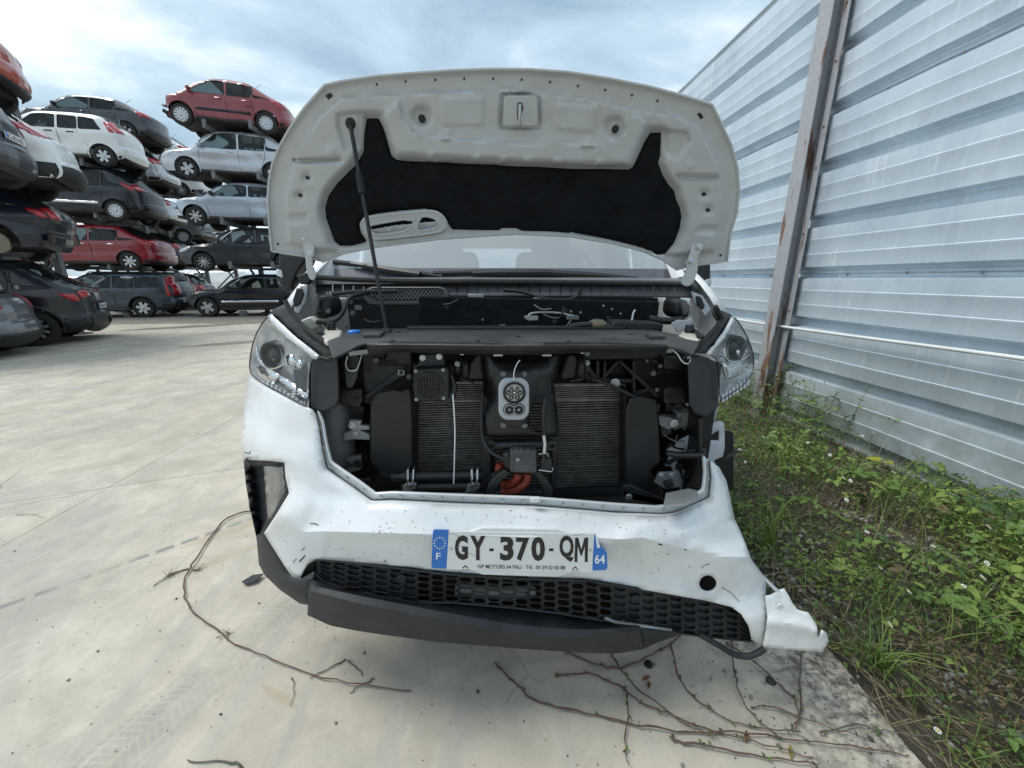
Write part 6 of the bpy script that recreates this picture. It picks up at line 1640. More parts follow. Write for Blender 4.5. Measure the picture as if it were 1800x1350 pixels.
    # bumpers and grille
    for rng_, n in (((.26, .50), 'rear_bumper_trim'),):
        rz = [i for i in range(len(S)) if idx[i] >= nf + len(top) and rng_[0] <= S[i, 1] <= (bumpers or .40)]
        if len(rz) >= 2 and not nobumper:
            b = MB(); b.grid([[strip_pt(i, q, .010) for q in qs] for i in rz]); part(b, n, 'black_plastic', solid=.012, soff=0)
            side_patch([(xw2 + ar + .02, .27), (L - .12, .27), (L - .05, .36), (L - .03, min(.44, (bumpers or .40))), (L - .05, (bumpers or .40)), (xw2 + ar + .04, (bumpers or .40) - .02)], n, 'black_plastic', .010, True, .09)
    if not crashed:
        gz = [i for i in range(len(S)) if idx[i] < 5 and .30 <= S[i, 1] <= .47]
        if len(gz) >= 2:
            b = MB(); b.grid([[strip_pt(i, q, .008) for q in (-.55, -.3, 0, .3, .55)] for i in gz]); part(b, 'front_grille', 'black_plastic', solid=.01, soff=0)
    else:
        for k in range(9):
            b = MB(); c0 = wpt(rnd.uniform(.12, .34), rnd.uniform(-.7, .7), rnd.uniform(.32, .78))
            b.box(c0, (rnd.uniform(.08, .3), rnd.uniform(.08, .4), rnd.uniform(.02, .2)), Matrix.Rotation(rnd.uniform(-.6, .6), 3, 'Y') @ Matrix.Rotation(rnd.uniform(-.5, .5), 3, 'Z'))
            part(b, 'crash_debris', ['under_black', 'wax_grey', 'grey_metal', 'black_plastic'][k % 4], bevel=.01)
        b = MB(); b.tube([wpt(.10, -.55, .60), wpt(.2, -.2, .62), wpt(.12, .3, .55), wpt(.22, .6, .6)], .035, 6); part(b, 'crash_beam', 'grey_metal')
    if nobumper:
        for k in range(7):
            b = MB(); c0 = wpt(L - .12 + rnd.uniform(-.05, .05), -.75 + k * .25, .42 + rnd.uniform(-.05, .14)); b.box(c0, (.06, .22, rnd.uniform(.10, .25)), Matrix.Rotation(rnd.uniform(-.3, .3), 3, 'X')); part(b, 'bare_rear_panel', ['under_black', 'wax_grey', 'rust_brown'][k % 3], bevel=.01)
    # mirror, aerial, plate
    for s in (-1, 1):
        b = MB(); b.box(wpt(fx0 + .10, s * (hw0 + .07), gb + .06), (.10, .17, .125)); part(b, 'mirror', 'black_plastic' if rnd.random() < .6 else mp_, bevel=.03)
    b = MB(); b.tube([wpt(rex - .12, 0, H - .02), wpt(rex + .22, 0, H + .20)], .006, 4); part(b, 'aerial', 'rubber')
    if rails:
        for s in (-1, 1):
            b = MB(); hh = float(hwf(np.array([((rsx + rex) / 2, H - .08)]))[0]) - .02
            b.tube([wpt(rsx + .1, s * hh, H - .06), wpt(rsx + .2, s * hh, H + .02), wpt(rex - .05, s * hh, H + .015), wpt(rex + .05, s * hh, H - .07)], .018, 6); part(b, 'roof_rail', 'black_plastic')
    if plate:
        zz = .74
        i = min(range(len(S)), key=lambda i: (idx[i] < nf + len(top)) * 9 + abs(S[i, 1] - zz))
        c0 = Vector(strip_pt(i, 0, .02)); b = MB(); b.box(c0, (.012, .52, .11)); pl_ = part(b, 'licence_plate', 'plate_white')
        b = MB(); b.box(c0 + Vector((.004, -.235, 0)), (.012, .045, .108)); part(b, 'plate_band', 'plate_blue', pl_)
        vs_, fs_ = text_mesh(plate, .10, 0, .002, .85); b = MB(); b.add([(c0.x + .0075, v[0], c0.z - .036 + v[1]) for v in vs_], fs_); part(b, 'characters', 'ink', pl_, smooth=False)
    return root

RB, RA, RC, RD, RE = 8.55, 6.45, 14.93, 17.4, 20.6
car('pewter_hatchback', 'pewter grey hatchback on the ground beside the black sport utility vehicle', 'car', (-60, 640), RA, 'midgrey', L=4.1, H=1.46, z=0, rim='ten', at=(-8.75, 6.6), yaw=25, bumpers=.45)
car('black_suv', 'black sport utility vehicle with tow bar and red wraparound tail lamps', 'car', (69, 606), RB, 'black', L=4.42, H=1.70, W=1.84, hood=1.03, belt=1.08, wr=.36, wb=2.7, fo=.90, rim='ten', z=0, tz=(.90, 1.06), plate='DA-416-WC', cladding=True, bumpers=.56, yaw=31)
car('navy_hatchback', 'dark navy hatchback stripped of its rear bumper, above the black tow bar vehicle', 'car', (-6, 452), RB, 'navy', L=4.3, H=1.52, rim='six', nobumper=True, tz=(.84, 1.0), tilt=1.5, yaw=29)
car('white_hatchback', 'white hatchback with black rear bumper above the navy stripped hatchback', 'car', (10, 330), RB, 'white', L=4.2, H=1.56, rim='ten', bumpers=.54, tz=(.98, 1.22), lamp_hi=True, yaw=30)
car('grey_van_wreck', 'dark grey wreck with number plate hanging beside the white black bumpered hatchback', 'car', (-20, 345), RA, 'grey', L=4.4, H=1.62, rim='six', plate='CL-821-KD', tail='estate', re=.9, tz=(.9, 1.15), yaw=24, at=(-8.5, 6.7), z=2.85)
car('orange_hatchback', 'orange red hatchback at the top of the rack over the dark grey wreck', 'car', (-92, 142), RB, 'orange', L=4.0, H=1.5, rim='bare', tz=(.8, 1.0), yaw=28)
# row of the tall stack: bottom to top
car('slate_estate', 'slate blue estate with roof rails and upright red tail lamps', 'car', (256, 558), RC, 'slate', L=4.73, H=1.56, W=1.86, hood=.98, belt=1.0, ws=.30, rs=.44, re=.93, tail='estate', wb=2.76, fo=.93, wr=.34, rim='six', z=0, rails=True, lamp_hi=True, tz=(.74, 1.40), cladding=True, bumpers=.48)
car('red_hatchback', 'glossy red hatchback with chrome handles above the slate blue estate', 'car', (232, 476), RC, 'red', L=4.24, H=1.50, W=1.79, wb=2.61, fo=.92, rim='seven', tz=(.84, 1.03), handle='chrome', re=.78)
car('black_people_carrier', 'black people carrier with thin chrome side strip above the red hatchback', 'car', (207, 386), RC, 'black', L=4.40, H=1.66, W=1.83, wb=2.73, fo=.92, hood=1.02, belt=1.02, ws=.22, rs=.42, re=.84, rim='cover', trim='chrome', tz=(.98, 1.20), lamp_hi=True, tilt=1.2)
car('white_small_car', 'small boxy white hatchback with tall red lamps above the black people carrier', 'car', (186, 292), RC, 'white', L=3.54, H=1.55, W=1.64, hood=1.0, belt=1.0, ws=.20, rs=.36, re=.86, tail='estate', wb=2.30, fo=.72, wr=.30, rim='six', tz=(1.02, 1.36), lamp_hi=True, bumpers=.36, handle='black_plastic')
car('graphite_hatchback', 'graphite hatchback on the top tier behind the boxy white hatchback', 'car', (226, 248), RD, 'grey', L=4.12, H=1.48, W=1.8, rim='twin', tz=(.86, 1.06), re=.76, plate=False)
car('silver_hatchback', 'silver hatchback tail peeping out behind the small boxy white hatchback', 'car', (243, 328), RD, 'silver', L=4.2, H=1.47, rim='ten', tz=(.86, 1.08))
car('silver_coupe', 'silver hatchback tail peeping out behind the black people carrier', 'car', (252, 398), RD, 'silver', L=4.3, H=1.46, rim='ten', tz=(.82, 1.0), re=.74)
car('black_hatchback', 'black hatchback tail with red lamps peeping out behind the glossy red hatchback', 'car', (276, 474), RD, 'black', L=4.2, H=1.46, rim='twin', tz=(.84, 1.02))
# second stack, noses towards the first one
G2 = 'wrecked cars stacked on the racks'
car('black_saloon', 'black saloon with chrome sill strip and crushed nose on the ground', 'car', (368, 557), RC, 'black', L=4.85, H=1.48, W=1.86, hood=.94, belt=.96, ws=.29, rs=.44, re=.78, tail='sedan', wb=2.84, fo=.95, wr=.345, rim='five', by='front', z=0, crashed=True, chromeline=True, trim='chrome')
car('grey_saloon', 'grey hatchback with ten spoke wheels above the black crushed nose saloon', 'car', (361, 477), RC, 'darkgrey', L=4.42, H=1.51, W=1.81, rim='ten', by='front', chromeline=True, ws=.25, rs=.42)
car('pale_blue_saloon', 'pale silver blue saloon without front bumper above the grey ten spoke hatchback', 'car', (347, 397), RC, 'bluesilver', L=4.3, H=1.46, W=1.77, rim='seven', by='front', crashed=True, ws=.26, rs=.43, re=.74)
car('silver_tall_hatchback', 'silver hatchback with five spoke wheels under the faded red one', 'car', (333, 315), RC, 'silver', L=4.2, H=1.58, W=1.76, rim='five', by='front', ws=.24, rs=.40, tilt=.4)
car('faded_red_hatchback', 'faded red bubble shaped hatchback with crushed nose on top of its stack', 'car', (322, 222), RC, 'dullred', L=3.74, H=1.52, W=1.67, wb=2.46, fo=.70, rim='cover', by='front', ws=.20, rs=.40, re=.72, trim='black_plastic', crashed=True, hood=.96, tilt=1.5)
# seen through the gaps, further back
car('white_far_estate', 'white estate far back in the gap beside the pale silver blue saloon', 'car', (322, 348), RE, 'white', L=4.3, H=1.5, rim='ten', tail='estate', re=.88, tz=(.9, 1.1))
car('white_far_hatchback', 'white hatchback far back at the height of the silver five spoke hatchback', 'car', (300, 297), RE + .2, 'white', L=4.2, H=1.5, rim='seven')
car('old_grey_saloon', 'old dull grey hatchback far back below the white far estate', 'car', (325, 428), RE, 'pewter', L=4.2, H=1.42, rim='cover', bumpers=.42)
car('silver_far_tail', 'silver hatchback tail furthest back under the pale silver blue saloon', 'car', (343, 424), RE + 2.8, 'silver', L=4.2, H=1.46, rim='ten')
car('black_far_suv', 'small black off road vehicle far back between estate and crushed nose saloon', 'car', (335, 545), RE - 1.5, 'black', L=4.0, H=1.55, rim='bare', z=0)
car('white_far_van', 'white van far back seen over the crushed nose saloon', 'van', (395, 522), 34, 'white', L=4.9, H=1.95, W=1.9, hood=1.15, belt=1.15, ws=.18, rs=.30, re=.97, tail='van', rim='cover', z=0)
car('blue_far_hatchback', 'slate hatchback far back above the white far van', 'car', (330, 470), RE + .5, 'slate', L=4.2, H=1.46, rim='ten')
# far rows that close the gaps lower down
for i, (px, c, nm) in enumerate(((40, 'silver', 'silver'), (130, 'white', 'white'), (200, 'darkgrey', 'dark grey'))):
    car('far_row_hatchback', nm + ' hatchback in the far row, mostly hidden behind the stacks', 'car', (px + 120, 530), 24.5, c, L=4.2, H=1.48, rim='ten', z=0)

# tow bar of the black vehicle is part of it
blk = bpy.data.objects['black_suv']
b = MB(); b.tube([(2.05, 0, .38), (2.30, 0, .36), (2.36, 0, .38), (2.38, 0, .44)], .022, 8); b.lathe((2.38, 0, .44), (0, 0, 1), [(.02, 0), (.034, .02), (.03, .045), (0, .055)], 12); b.build('tow_bar', M['dark_plastic'], blk)

# racks: posts behind each stack, arms under the sills
def rack(label, xs, Y, tiers, depth=1.9):
    root = empty('storage_rack', (xs[0], Y, 0), label, 'rack', 'steel storage racks for cars')
    for x in xs:
        for yy in (Y + depth, ):
            b = MB(); b.box((x, yy, tiers[-1] / 2 + .3), (.16, .12, tiers[-1] + .6)); b.box((x, yy, .02), (.36, .36, .03)); b.build('post', M['rack_steel'], root, smooth=False, bevel=.01)
        b = MB(); b.box((x, Y + .25, .10), (.22, .16, .2)); b.build('foot', M['rack_steel'], root, bevel=.01)
        for z_ in tiers:
            b = MB(); b.box((x, Y + depth / 2 + .02, z_ + .16), (.10, depth + .1, .13)); b.box((x, Y + .02, z_ + .25), (.12, .05, .20)); b.build('arm', M['rack_steel'], root, smooth=False, bevel=.006)
            b = MB(); b.tube([(x + .03, Y + depth - .05, z_ - .55), (x + .03, Y + depth - .75, z_ + .08)], .045, 6); b.build('brace', M['rack_steel'], root)
    for z_ in tiers:
        b = MB(); b.box(((xs[0] + xs[1]) / 2, Y + depth + .002, z_ + .12), (xs[1] - xs[0], .07, .10)); b.build('cross_beam', M['rack_steel'], root, smooth=False, bevel=.006)
        b = MB(); b.tube([(xs[0], Y + depth, z_ - 1.2), (xs[1], Y + depth, z_ + .1)], .035, 5); b.build('diagonal', M['rack_steel'], root)
rack('grey steel rack under the red hatchback stack', (-14.6, -13.1), RC, (1.58, 3.24, 4.83))
rack('grey steel rack under the crushed nose saloon stack', (-9.05, -7.6), RC, (1.60, 3.07, 4.5, 6.0))
rack('grey steel rack behind, under the graphite hatchback stack', (-15.6, -14.1), RD, (1.6, 3.4, 4.85, 6.4))
rack('grey steel rack under the navy stripped hatchback', (-11.6, -10.3), RB, (1.72, 3.22, 4.7))
rack('grey steel rack far back in the gap between the stacks', (-14.9, -13.4), RE, (1.7, 3.5, 5.0))
# ------------------------------------------------------------------ planted strip between the slab and the wall
def leafmat(name, a, b_, sc=7.):
    t = NT(name)
    c = t.mix(t.rng(t.noise(sc, 3), .3, .7), a, b_)
    c = t.mix(t.rng(t.noise(60, 2), .45, .7, 0, .5), c, tuple(x * .55 for x in a))
    t.set(col=c, rough=.5, spec=.35)
    tl = t.n('ShaderNodeBsdfTranslucent'); t.l(c, tl.inputs[0])
    ms = t.n('ShaderNodeMixShader'); ms.inputs[0].default_value = .28
    t.l(t.b.outputs[0], ms.inputs[1]); t.l(tl.outputs[0], ms.inputs[2]); t.l(ms.outputs[0], t.out.inputs[0])
    return t.m
LM = [leafmat('leaf_mid', (.115, .20, .042), (.15, .245, .055)), leafmat('leaf_dark', (.05, .105, .028), (.08, .14, .035)), leafmat('leaf_lime', (.25, .34, .075), (.19, .29, .06)), leafmat('leaf_dry', (.20, .15, .075), (.11, .075, .04)), leafmat('straw', (.40, .34, .19), (.30, .25, .13))]
M['stem_brown'] = pmat('stem_brown', (.115, .065, .05), .7, 0, .3, 30)
M['stem_grey'] = pmat('stem_grey', (.10, .085, .075), .75, 0, .3, 30)
M['stem_purple'] = pmat('stem_purple', (.105, .062, .052), .6, 0, .3, 30)
M['stone'] = pmat('stone', (.22, .215, .20), .85, 0, .35, 30, .3, bump=.4, bs=60)
M['stone_dark'] = pmat('stone_dark', (.05, .05, .05), .8, 0, .3, 30)
def veg_h(x, y):
    """how tall the cover grows"""
    edge = np.clip((x - 1.22 - .08 * np.sin(y * 3.1)) / .55, 0, 1)
    nearwall = np.exp(-((2.95 - x) / .45) ** 2)
    pn = .5 + .25 * np.sin(x * 4.1 + y * 2.3) + .25 * np.sin(x * 2.2 - y * 3.7 + 1.3)
    return (.03 + .13 * edge * pn + (.05 + .22 * np.exp(-((y - 3.3) / .9) ** 2)) * nearwall * (.4 + .6 * pn) + .06 * np.clip((y - 1.6) / 1.5, 0, 1) * edge)
def veg_mask(x, y):
    g = np.sin(x * 5.3 + 1.1 * np.sin(y * 2.1)) * np.sin(y * 4.3 + 1.7 * np.sin(x * 3.2)) + .5 * np.sin(x * 11 + y * 7)
    return g
def scatter(n, y0=.35, y1=7.5, x0=1.18, x1=2.97, thr=-.9, yp=1.6):
    x = rng.uniform(x0, x1, n); y = y0 + (y1 - y0) * rng.uniform(0, 1, n) ** yp
    k = veg_mask(x, y) > thr + rng.uniform(-.35, .35, n)
    e_ = x > 1.22 + .09 * np.sin(y * 3.1) + .05 * np.sin(y * 9) + np.abs(rng.normal(0, .05, n))
    k &= e_
    return x[k], y[k]
def frames(n, tilt):
    az = rng.uniform(0, 2 * math.pi, n); tl = np.abs(rng.normal(0, tilt, n)); ta = rng.uniform(0, 2 * math.pi, n)
    N = np.c_[np.sin(tl) * np.cos(ta), np.sin(tl) * np.sin(ta), np.cos(tl)]
    D = np.c_[np.cos(az), np.sin(az), np.zeros(n)]
    D -= N * (D * N).sum(1)[:, None]; D /= np.linalg.norm(D, axis=1)[:, None]
    return D, np.cross(N, D), N
def leaf_cloud(name, C, D, S, N, ln, wd, mi, mats, label, cat, fold=.25, nseg=2):
    """pointed folded leaves: base, two sides at 0.35 and 0.7, tip, midrib"""
    n = len(C)
    T = [(0, 0, 0), (.30, .5, 1), (.30, -.5, 1), (.68, .40, .8), (.68, -.40, .8), (1, 0, -.1), (.30, 0, 0), (.68, 0, -.05)]
    V = np.zeros((n, 8, 3))
    for i, (a, b_, f) in enumerate(T):
        V[:, i] = C + D * (ln * a)[:, None] + S * (wd * b_)[:, None] + N * (wd * fold * f - ln * .25 * a * a)[:, None]
    Fq = np.array([(0, 6, 1, 1), (0, 2, 6, 6), (6, 7, 3, 1), (2, 4, 7, 6), (7, 5, 3, 3), (4, 5, 7, 7)])
    faces = []
    for fi in range(6):
        f = Fq[fi]
        faces.append((f[:3] if f[2] == f[3] else f))
    me = bpy.data.meshes.new(name)
    loops = []; starts = []; tot = []
    per = sum(len(f) for f in faces)
    base = (np.arange(n) * 8)[:, None]
    idx = np.concatenate([np.asarray(f) for f in faces])[None, :] + base
    lens = np.array([len(f) for f in faces]); st = np.r_[0, np.cumsum(lens)[:-1]]
    starts = (st[None, :] + (np.arange(n) * per)[:, None]).ravel()
    me.vertices.add(n * 8); me.vertices.foreach_set('co', V.ravel())
    me.loops.add(n * per); me.loops.foreach_set('vertex_index', idx.ravel().astype(np.int32))
    me.polygons.add(n * 6); me.polygons.foreach_set('loop_start', starts.astype(np.int32))
    me.polygons.foreach_set('material_index', np.repeat(mi, 6).astype(np.int32))
    me.polygons.foreach_set('use_smooth', np.ones(n * 6, bool))
    for m in mats: me.materials.append(m)
    me.update(calc_edges=True); me.validate()
    o = bpy.data.objects.new(name, me); COL.objects.link(o)
    return tag(o, label, cat, kind='stuff')
# small herbs
x, y = scatter(78000, thr=-.75)
n = len(x); h = veg_h(x, y); u = rng.uniform(0, 1, n)
C = np.c_[x, y, h * u ** .8 + .004]
D, S, N = frames(n, .75)
ln = (.007 + .022 * rng.uniform(0, 1, n) ** 1.8) * (1 + .25 * (y > 3))
spc = np.sin(x * 6.1 + 2 * np.sin(y * 2.7)) + np.sin(y * 5.2 + 1.6 * np.sin(x * 3.9)) + rng.normal(0, .55, n)      # species grow in patches
mi = np.select([spc < -1.35, spc < -.2, spc < 1.0], [3, 1, 0], 2)
ln = ln * np.where(mi == 2, 1.25, np.where(mi == 1, .8, 1.0))
mi[(u < .3) & (rng.uniform(0, 1, n) < .4)] = 3
leaf_cloud('ground_cover', C, D, S, N, ln, ln * rng.uniform(.35, .6, n), mi, LM, 'low green weeds covering the strip beside the wall', 'weeds')
# bramble leaves in threes and fives
def brambles(cx, cy, cz, name, label, size=(.018, .064), pm=(.5, .2, .27, .03)):
    n = len(cx)
    CC, DD, SS, NN, L_, W_, MI = [], [], [], [], [], [], []
    D, S, N = frames(n, .45)
    sz = rng.uniform(*size, n); m0 = rng.choice([0, 1, 2, 3], n, p=pm)
    for a, k in ((0, 1.0), (1.25, .82), (-1.25, .82)):
        Dk = D * math.cos(a) + S * math.sin(a); Sk = np.cross(N, Dk)
        CC.append(np.c_[cx, cy, cz] + Dk * .006); DD.append(Dk); SS.append(Sk); NN.append(N); L_.append(sz * k); W_.append(sz * k * .62); MI.append(m0)
    return leaf_cloud(name, np.concatenate(CC), np.concatenate(DD), np.concatenate(SS), np.concatenate(NN), np.concatenate(L_), np.concatenate(W_), np.concatenate(MI), LM, label, 'bramble')
x, y = scatter(4300, thr=-.25)
k = (rng.uniform(0, 1, len(x)) < np.clip((x - 1.45) / 1.0, .06, 1) * np.where(y < 2.2, 1, .45)); x, y = x[k], y[k]
h = veg_h(x, y)
brambles(x, y, h * rng.uniform(.7, 1.25, len(x)) + .012, 'bramble_leaves', 'broad three part bramble leaves spread over the weeds')
# dry stalks and litter lying about
def blades(name, bx, by, bz, hgt, lean, wd, mi, mats, label, cat, seg=5, droop=.6, kind='stuff'):
    n = len(bx)
    az = rng.uniform(0, 2 * math.pi, n)
    b = MB()
    for i in range(n):
        d = Vector((math.cos(az[i]), math.sin(az[i]), 0)); sd = Vector((-d.y, d.x, 0))
        p = Vector((bx[i], by[i], bz[i])); vs = []
        for j in range(seg + 1):
            t = j / seg
            q = p + d * (lean[i] * (t ** 1.6)) + Vector((0, 0, hgt[i] * (t - droop * t * t * .5)))
            w_ = wd[i] * (1 - t ** 2) * .5 + .0003
            vs += [q - sd * w_, q + sd * w_ + Vector((0, 0, w_ * .4))]
        b.add(vs, [(2 * j, 2 * j + 1, 2 * j + 3, 2 * j + 2) for j in range(seg)], int(mi[i]))
    o = b.build(name, mats)
    return tag(o, label, cat, kind=kind)
x, y = scatter(3200, thr=-2); n = len(x)
blades('dry_stalks', x, y, veg_h(x, y) * rng.uniform(0, .8, n), rng.uniform(0, .05, n), rng.uniform(.04, .16, n), rng.uniform(.0012, .0028, n), rng.choice([3, 4], n, p=[.55, .45]), LM, 'dry brown stalks and straw lying among the weeds', 'straw', 3, .2)
x, y = scatter(4200, thr=-1.5); n = len(x)
blades('thin_grass', x, y, np.zeros(n), veg_h(x, y) * rng.uniform(.8, 1.9, n) + .03, rng.uniform(.01, .09, n), rng.uniform(.0015, .0035, n), rng.choice([0, 2, 4], n, p=[.5, .35, .15]), LM, 'thin grass blades growing between the weeds', 'grass', 4)
x, y = scatter(520, thr=-2.5, y0=1.0, y1=5.5, x0=1.5); n = len(x)
blades('tall_stalks', x, y, np.zeros(n), rng.uniform(.14, .42, n), rng.uniform(.02, .22, n), rng.uniform(.0014, .004, n), rng.choice([0, 2, 3, 4], n, p=[.3, .35, .15, .2]), LM, 'tall thin stalks and grasses rising above the weeds', 'grass', 6, .7)
# straw lying along the slab edge
n = 170; yy = rng.uniform(.55, 1.5, n)
blades('edge_straw', 1.22 + .20 * rng.uniform(0, 1, n) + (1.2 - yy) * .05, yy, rng.uniform(.005, .03, n), rng.uniform(0, .02, n), rng.uniform(.08, .26, n), rng.uniform(.001, .0026, n), rng.choice([3, 4], n, p=[.3, .7]), LM, 'pale straw lying along the edge of the slab', 'straw', 4, .1)
# gravel in the bare patches
def pebble_mesh(seed, name='pebble'):
    r_ = random.Random(seed); b = MB()
    V = []; 
    for i, (lat, cnt) in enumerate(((-60, 4), (-10, 6), (40, 6), (80, 3))):
        for j in range(cnt):
            a = 2 * math.pi * (j + r_.random() * .4) / cnt; q = R(lat); k = r_.uniform(.75, 1.15)
            V.append(Vector((math.cos(a) * math.cos(q) * k, math.sin(a) * math.cos(q) * k * .75, math.sin(q) * .55 * k)))
    return V
import bmesh
def hull(V, name, m):
    bm = bmesh.new()
    for v in V: bm.verts.new(v)
    bmesh.ops.convex_hull(bm, input=bm.verts)
    me = bpy.data.meshes.new(name); bm.to_mesh(me); bm.free(); me.materials.append(m); return me
PEB = [hull(pebble_mesh(i), 'pebble', M['stone']) for i in range(4)] + [hull(pebble_mesh(9), 'pebble', M['stone_dark'])]
gb_ = MB(); xx = rng.uniform(1.25, 2.9, 9000); yy = .4 + 4.6 * rng.uniform(0, 1, 9000) ** 1.5
kk = (veg_mask(xx, yy) < -.15) | (rng.uniform(0, 1, 9000) < .15); xx, yy = xx[kk], yy[kk]
pv_ = [np.array([tuple(v.co) for v in m.vertices]) for m in PEB]; pf_ = [[tuple(p.vertices) for p in m.polygons] for m in PEB]
for i in range(min(len(xx), 3800)):
    k = i % 5; s_ = rng.uniform(.005, .017); a = rng.uniform(0, 6.28); c_, q_ = math.cos(a), math.sin(a)
    P = pv_[k] * s_; P = np.c_[P[:, 0] * c_ - P[:, 1] * q_ + xx[i], P[:, 0] * q_ + P[:, 1] * c_ + yy[i], P[:, 2] + .004 * rng.uniform(0, 1) - .03]
    P[:, 2] += .032
    gb_.add(P, pf_[k], 1 if k == 4 else 0)
tag(gb_.build('gravel', [M['stone'], M['stone_dark']], smooth=False), 'loose grey gravel showing between the weeds', 'gravel', kind='stuff')
# tufts of taller grass
def tuft(label, px, py, n, hgt, lean, w_=.004, cols=(2, 0)):
    p = PZ(px, py, 0.01)
    a = rng.normal(0, .018, n); c = rng.normal(0, .018, n)
    o = blades('grass_tuft', p.x + a, p.y + c, np.zeros(n) + .005, rng.uniform(.5, 1, n) * hgt, rng.uniform(.2, 1, n) * lean, rng.uniform(.6, 1.1, n) * w_, rng.choice(cols, n), LM, label, 'grass', 7, .9, None)
    o['group'] = 'tall grass tufts'
    return o
tuft('tall upright grass tuft beside the torn bumper edge', 1350, 960, 22, .50, .16, .008)
tuft('arching lime grass tuft beside the torn corner of the bumper', 1545, 1175, 42, .27, .24, .005)
tuft('tall grass tuft at the foot of the rusty wall post', 1385, 800, 18, .42, .25, .007)
# leaning flower stalk
fs = empty('flower_stalk', PZ(1400, 985, 0), 'long leaning yellow green stalk with seed head against the wall', 'plant')
st_ = [PZ(1400, 985, .02), PY(1460, 925, 1.95), PY(1540, 855, 2.1), PY(1600, 815, 2.2), PY(1642, 790, 2.28)]
st_ = [Vector(p) for p in chaikin([tuple(p) for p in st_], 2, False)]
b = MB(); b.tube(st_, list(np.linspace(.005, .002, len(st_))), 6); b.build('stem', LM[2], fs)
for i in range(16):
    a = st_[-1].lerp(st_[-6], rng.uniform(0, 1)); q = a + Vector(rng.uniform(-.05, .05, 3)); b = MB(); b.tube([a, q], .0012, 4); b.build('sprig', LM[4], fs)
    b = MB(); b.lathe(q, (0, 0, 1), [(0, -.004), (.005, 0), (.004, .004), (0, .007)], 6); b.build('seed_head', LM[4], fs)
for i in range(9):
    a = st_[int(len(st_) * (.2 + .07 * i))]; q = a + Vector((rng.uniform(-.05, .05), rng.uniform(-.03, .03), rng.uniform(-.02, .03)))
    b = MB(); d = (q - a); sd = d.cross(Vector((0, 0, 1))).normalized() * .006; b.add([a, a + d * .5 + sd, q, a + d * .5 - sd], [(0, 1, 2, 3)]); b.build('leaf', LM[2], fs)
# two big yellow leaves
for i, (px, py, lab) in enumerate(((1535, 806, 'broad yellow leaf lying on the weeds by the wall'), (1560, 812, 'smaller dull yellow leaf tucked beside the broad yellow one'))):
    p = PZ(px, py, .16); b = MB(); r0 = .045 - .012 * i
    pts = [p + Vector((r0 * math.cos(a) * 1.1, r0 * math.sin(a) * .8, .006 * math.cos(2 * a))) for a in np.linspace(0, 2 * math.pi, 14, endpoint=False)]
    b.add([p + Vector((0, 0, .012))] + pts, [(0, i_ + 1, (i_ + 1) % 14 + 1) for i_ in range(14)])
    tag(b.build('yellow_leaf', leafmat('leaf_yellow%d' % i, (.42, .42, .04) if i == 0 else (.34, .30, .06), (.30, .34, .04))), lab, 'leaf')
# daisies
dm = [M['white_ink'], pmat('daisy_yellow', (.6, .42, .03), .6)]
dpx = [(1361, 759), (1386, 768), (1404, 790), (1342, 768), (1300, 790), (1459, 800), (1500, 797), (1483, 840), (1495, 845), (1488, 879), (1571, 830), (1524, 935), (1632, 908), (1738, 926), (1735, 990), (1694, 1030), (1598, 1040), (1548, 998), (1648, 1284), (1565, 1098), (1728, 1015), (1516, 766), (1310, 812), (1420, 778), (1535, 760), (1640, 960)]
r_ = random.Random(5)
for i, (px, py) in enumerate(dpx):
    q = PZ(px, py, .03); zz = float(veg_h(np.array([q.x]), np.array([q.y]))[0]) + .035
    p = PZ(px, py, zz)
    b = MB(); N_ = 11; rr_ = r_.uniform(.0085, .0115)
    tx, ty = r_.uniform(-.5, .5), r_.uniform(-.7, 0)
    def tp(a, c, d): return (p.x + a, p.y + c, p.z + d - a * tx - c * ty)
    for k in range(N_):
        a0 = 2 * math.pi * k / N_; w_ = .20
        b.add([tp(.003 * math.cos(a0), .003 * math.sin(a0), 0), tp(rr_ * .8 * math.cos(a0 - w_), rr_ * .8 * math.sin(a0 - w_), .001), tp(rr_ * math.cos(a0), rr_ * math.sin(a0), 0), tp(rr_ * .8 * math.cos(a0 + w_), rr_ * .8 * math.sin(a0 + w_), .001)], [(0, 1, 2, 3)])
    b.lathe((p.x, p.y, p.z), (0, 0, 1), [(.0036, 0), (.003, .0022), (0, .003)], 7, 1)
    b.tube([(p.x, p.y, p.z), (p.x + .01, p.y + .01, max(.0, p.z - .08))], .0009, 4, 2)
    tag(b.build('daisy', dm + [LM[0]]), 'small white daisy with yellow centre among the weeds', 'flower', 'white daisies')
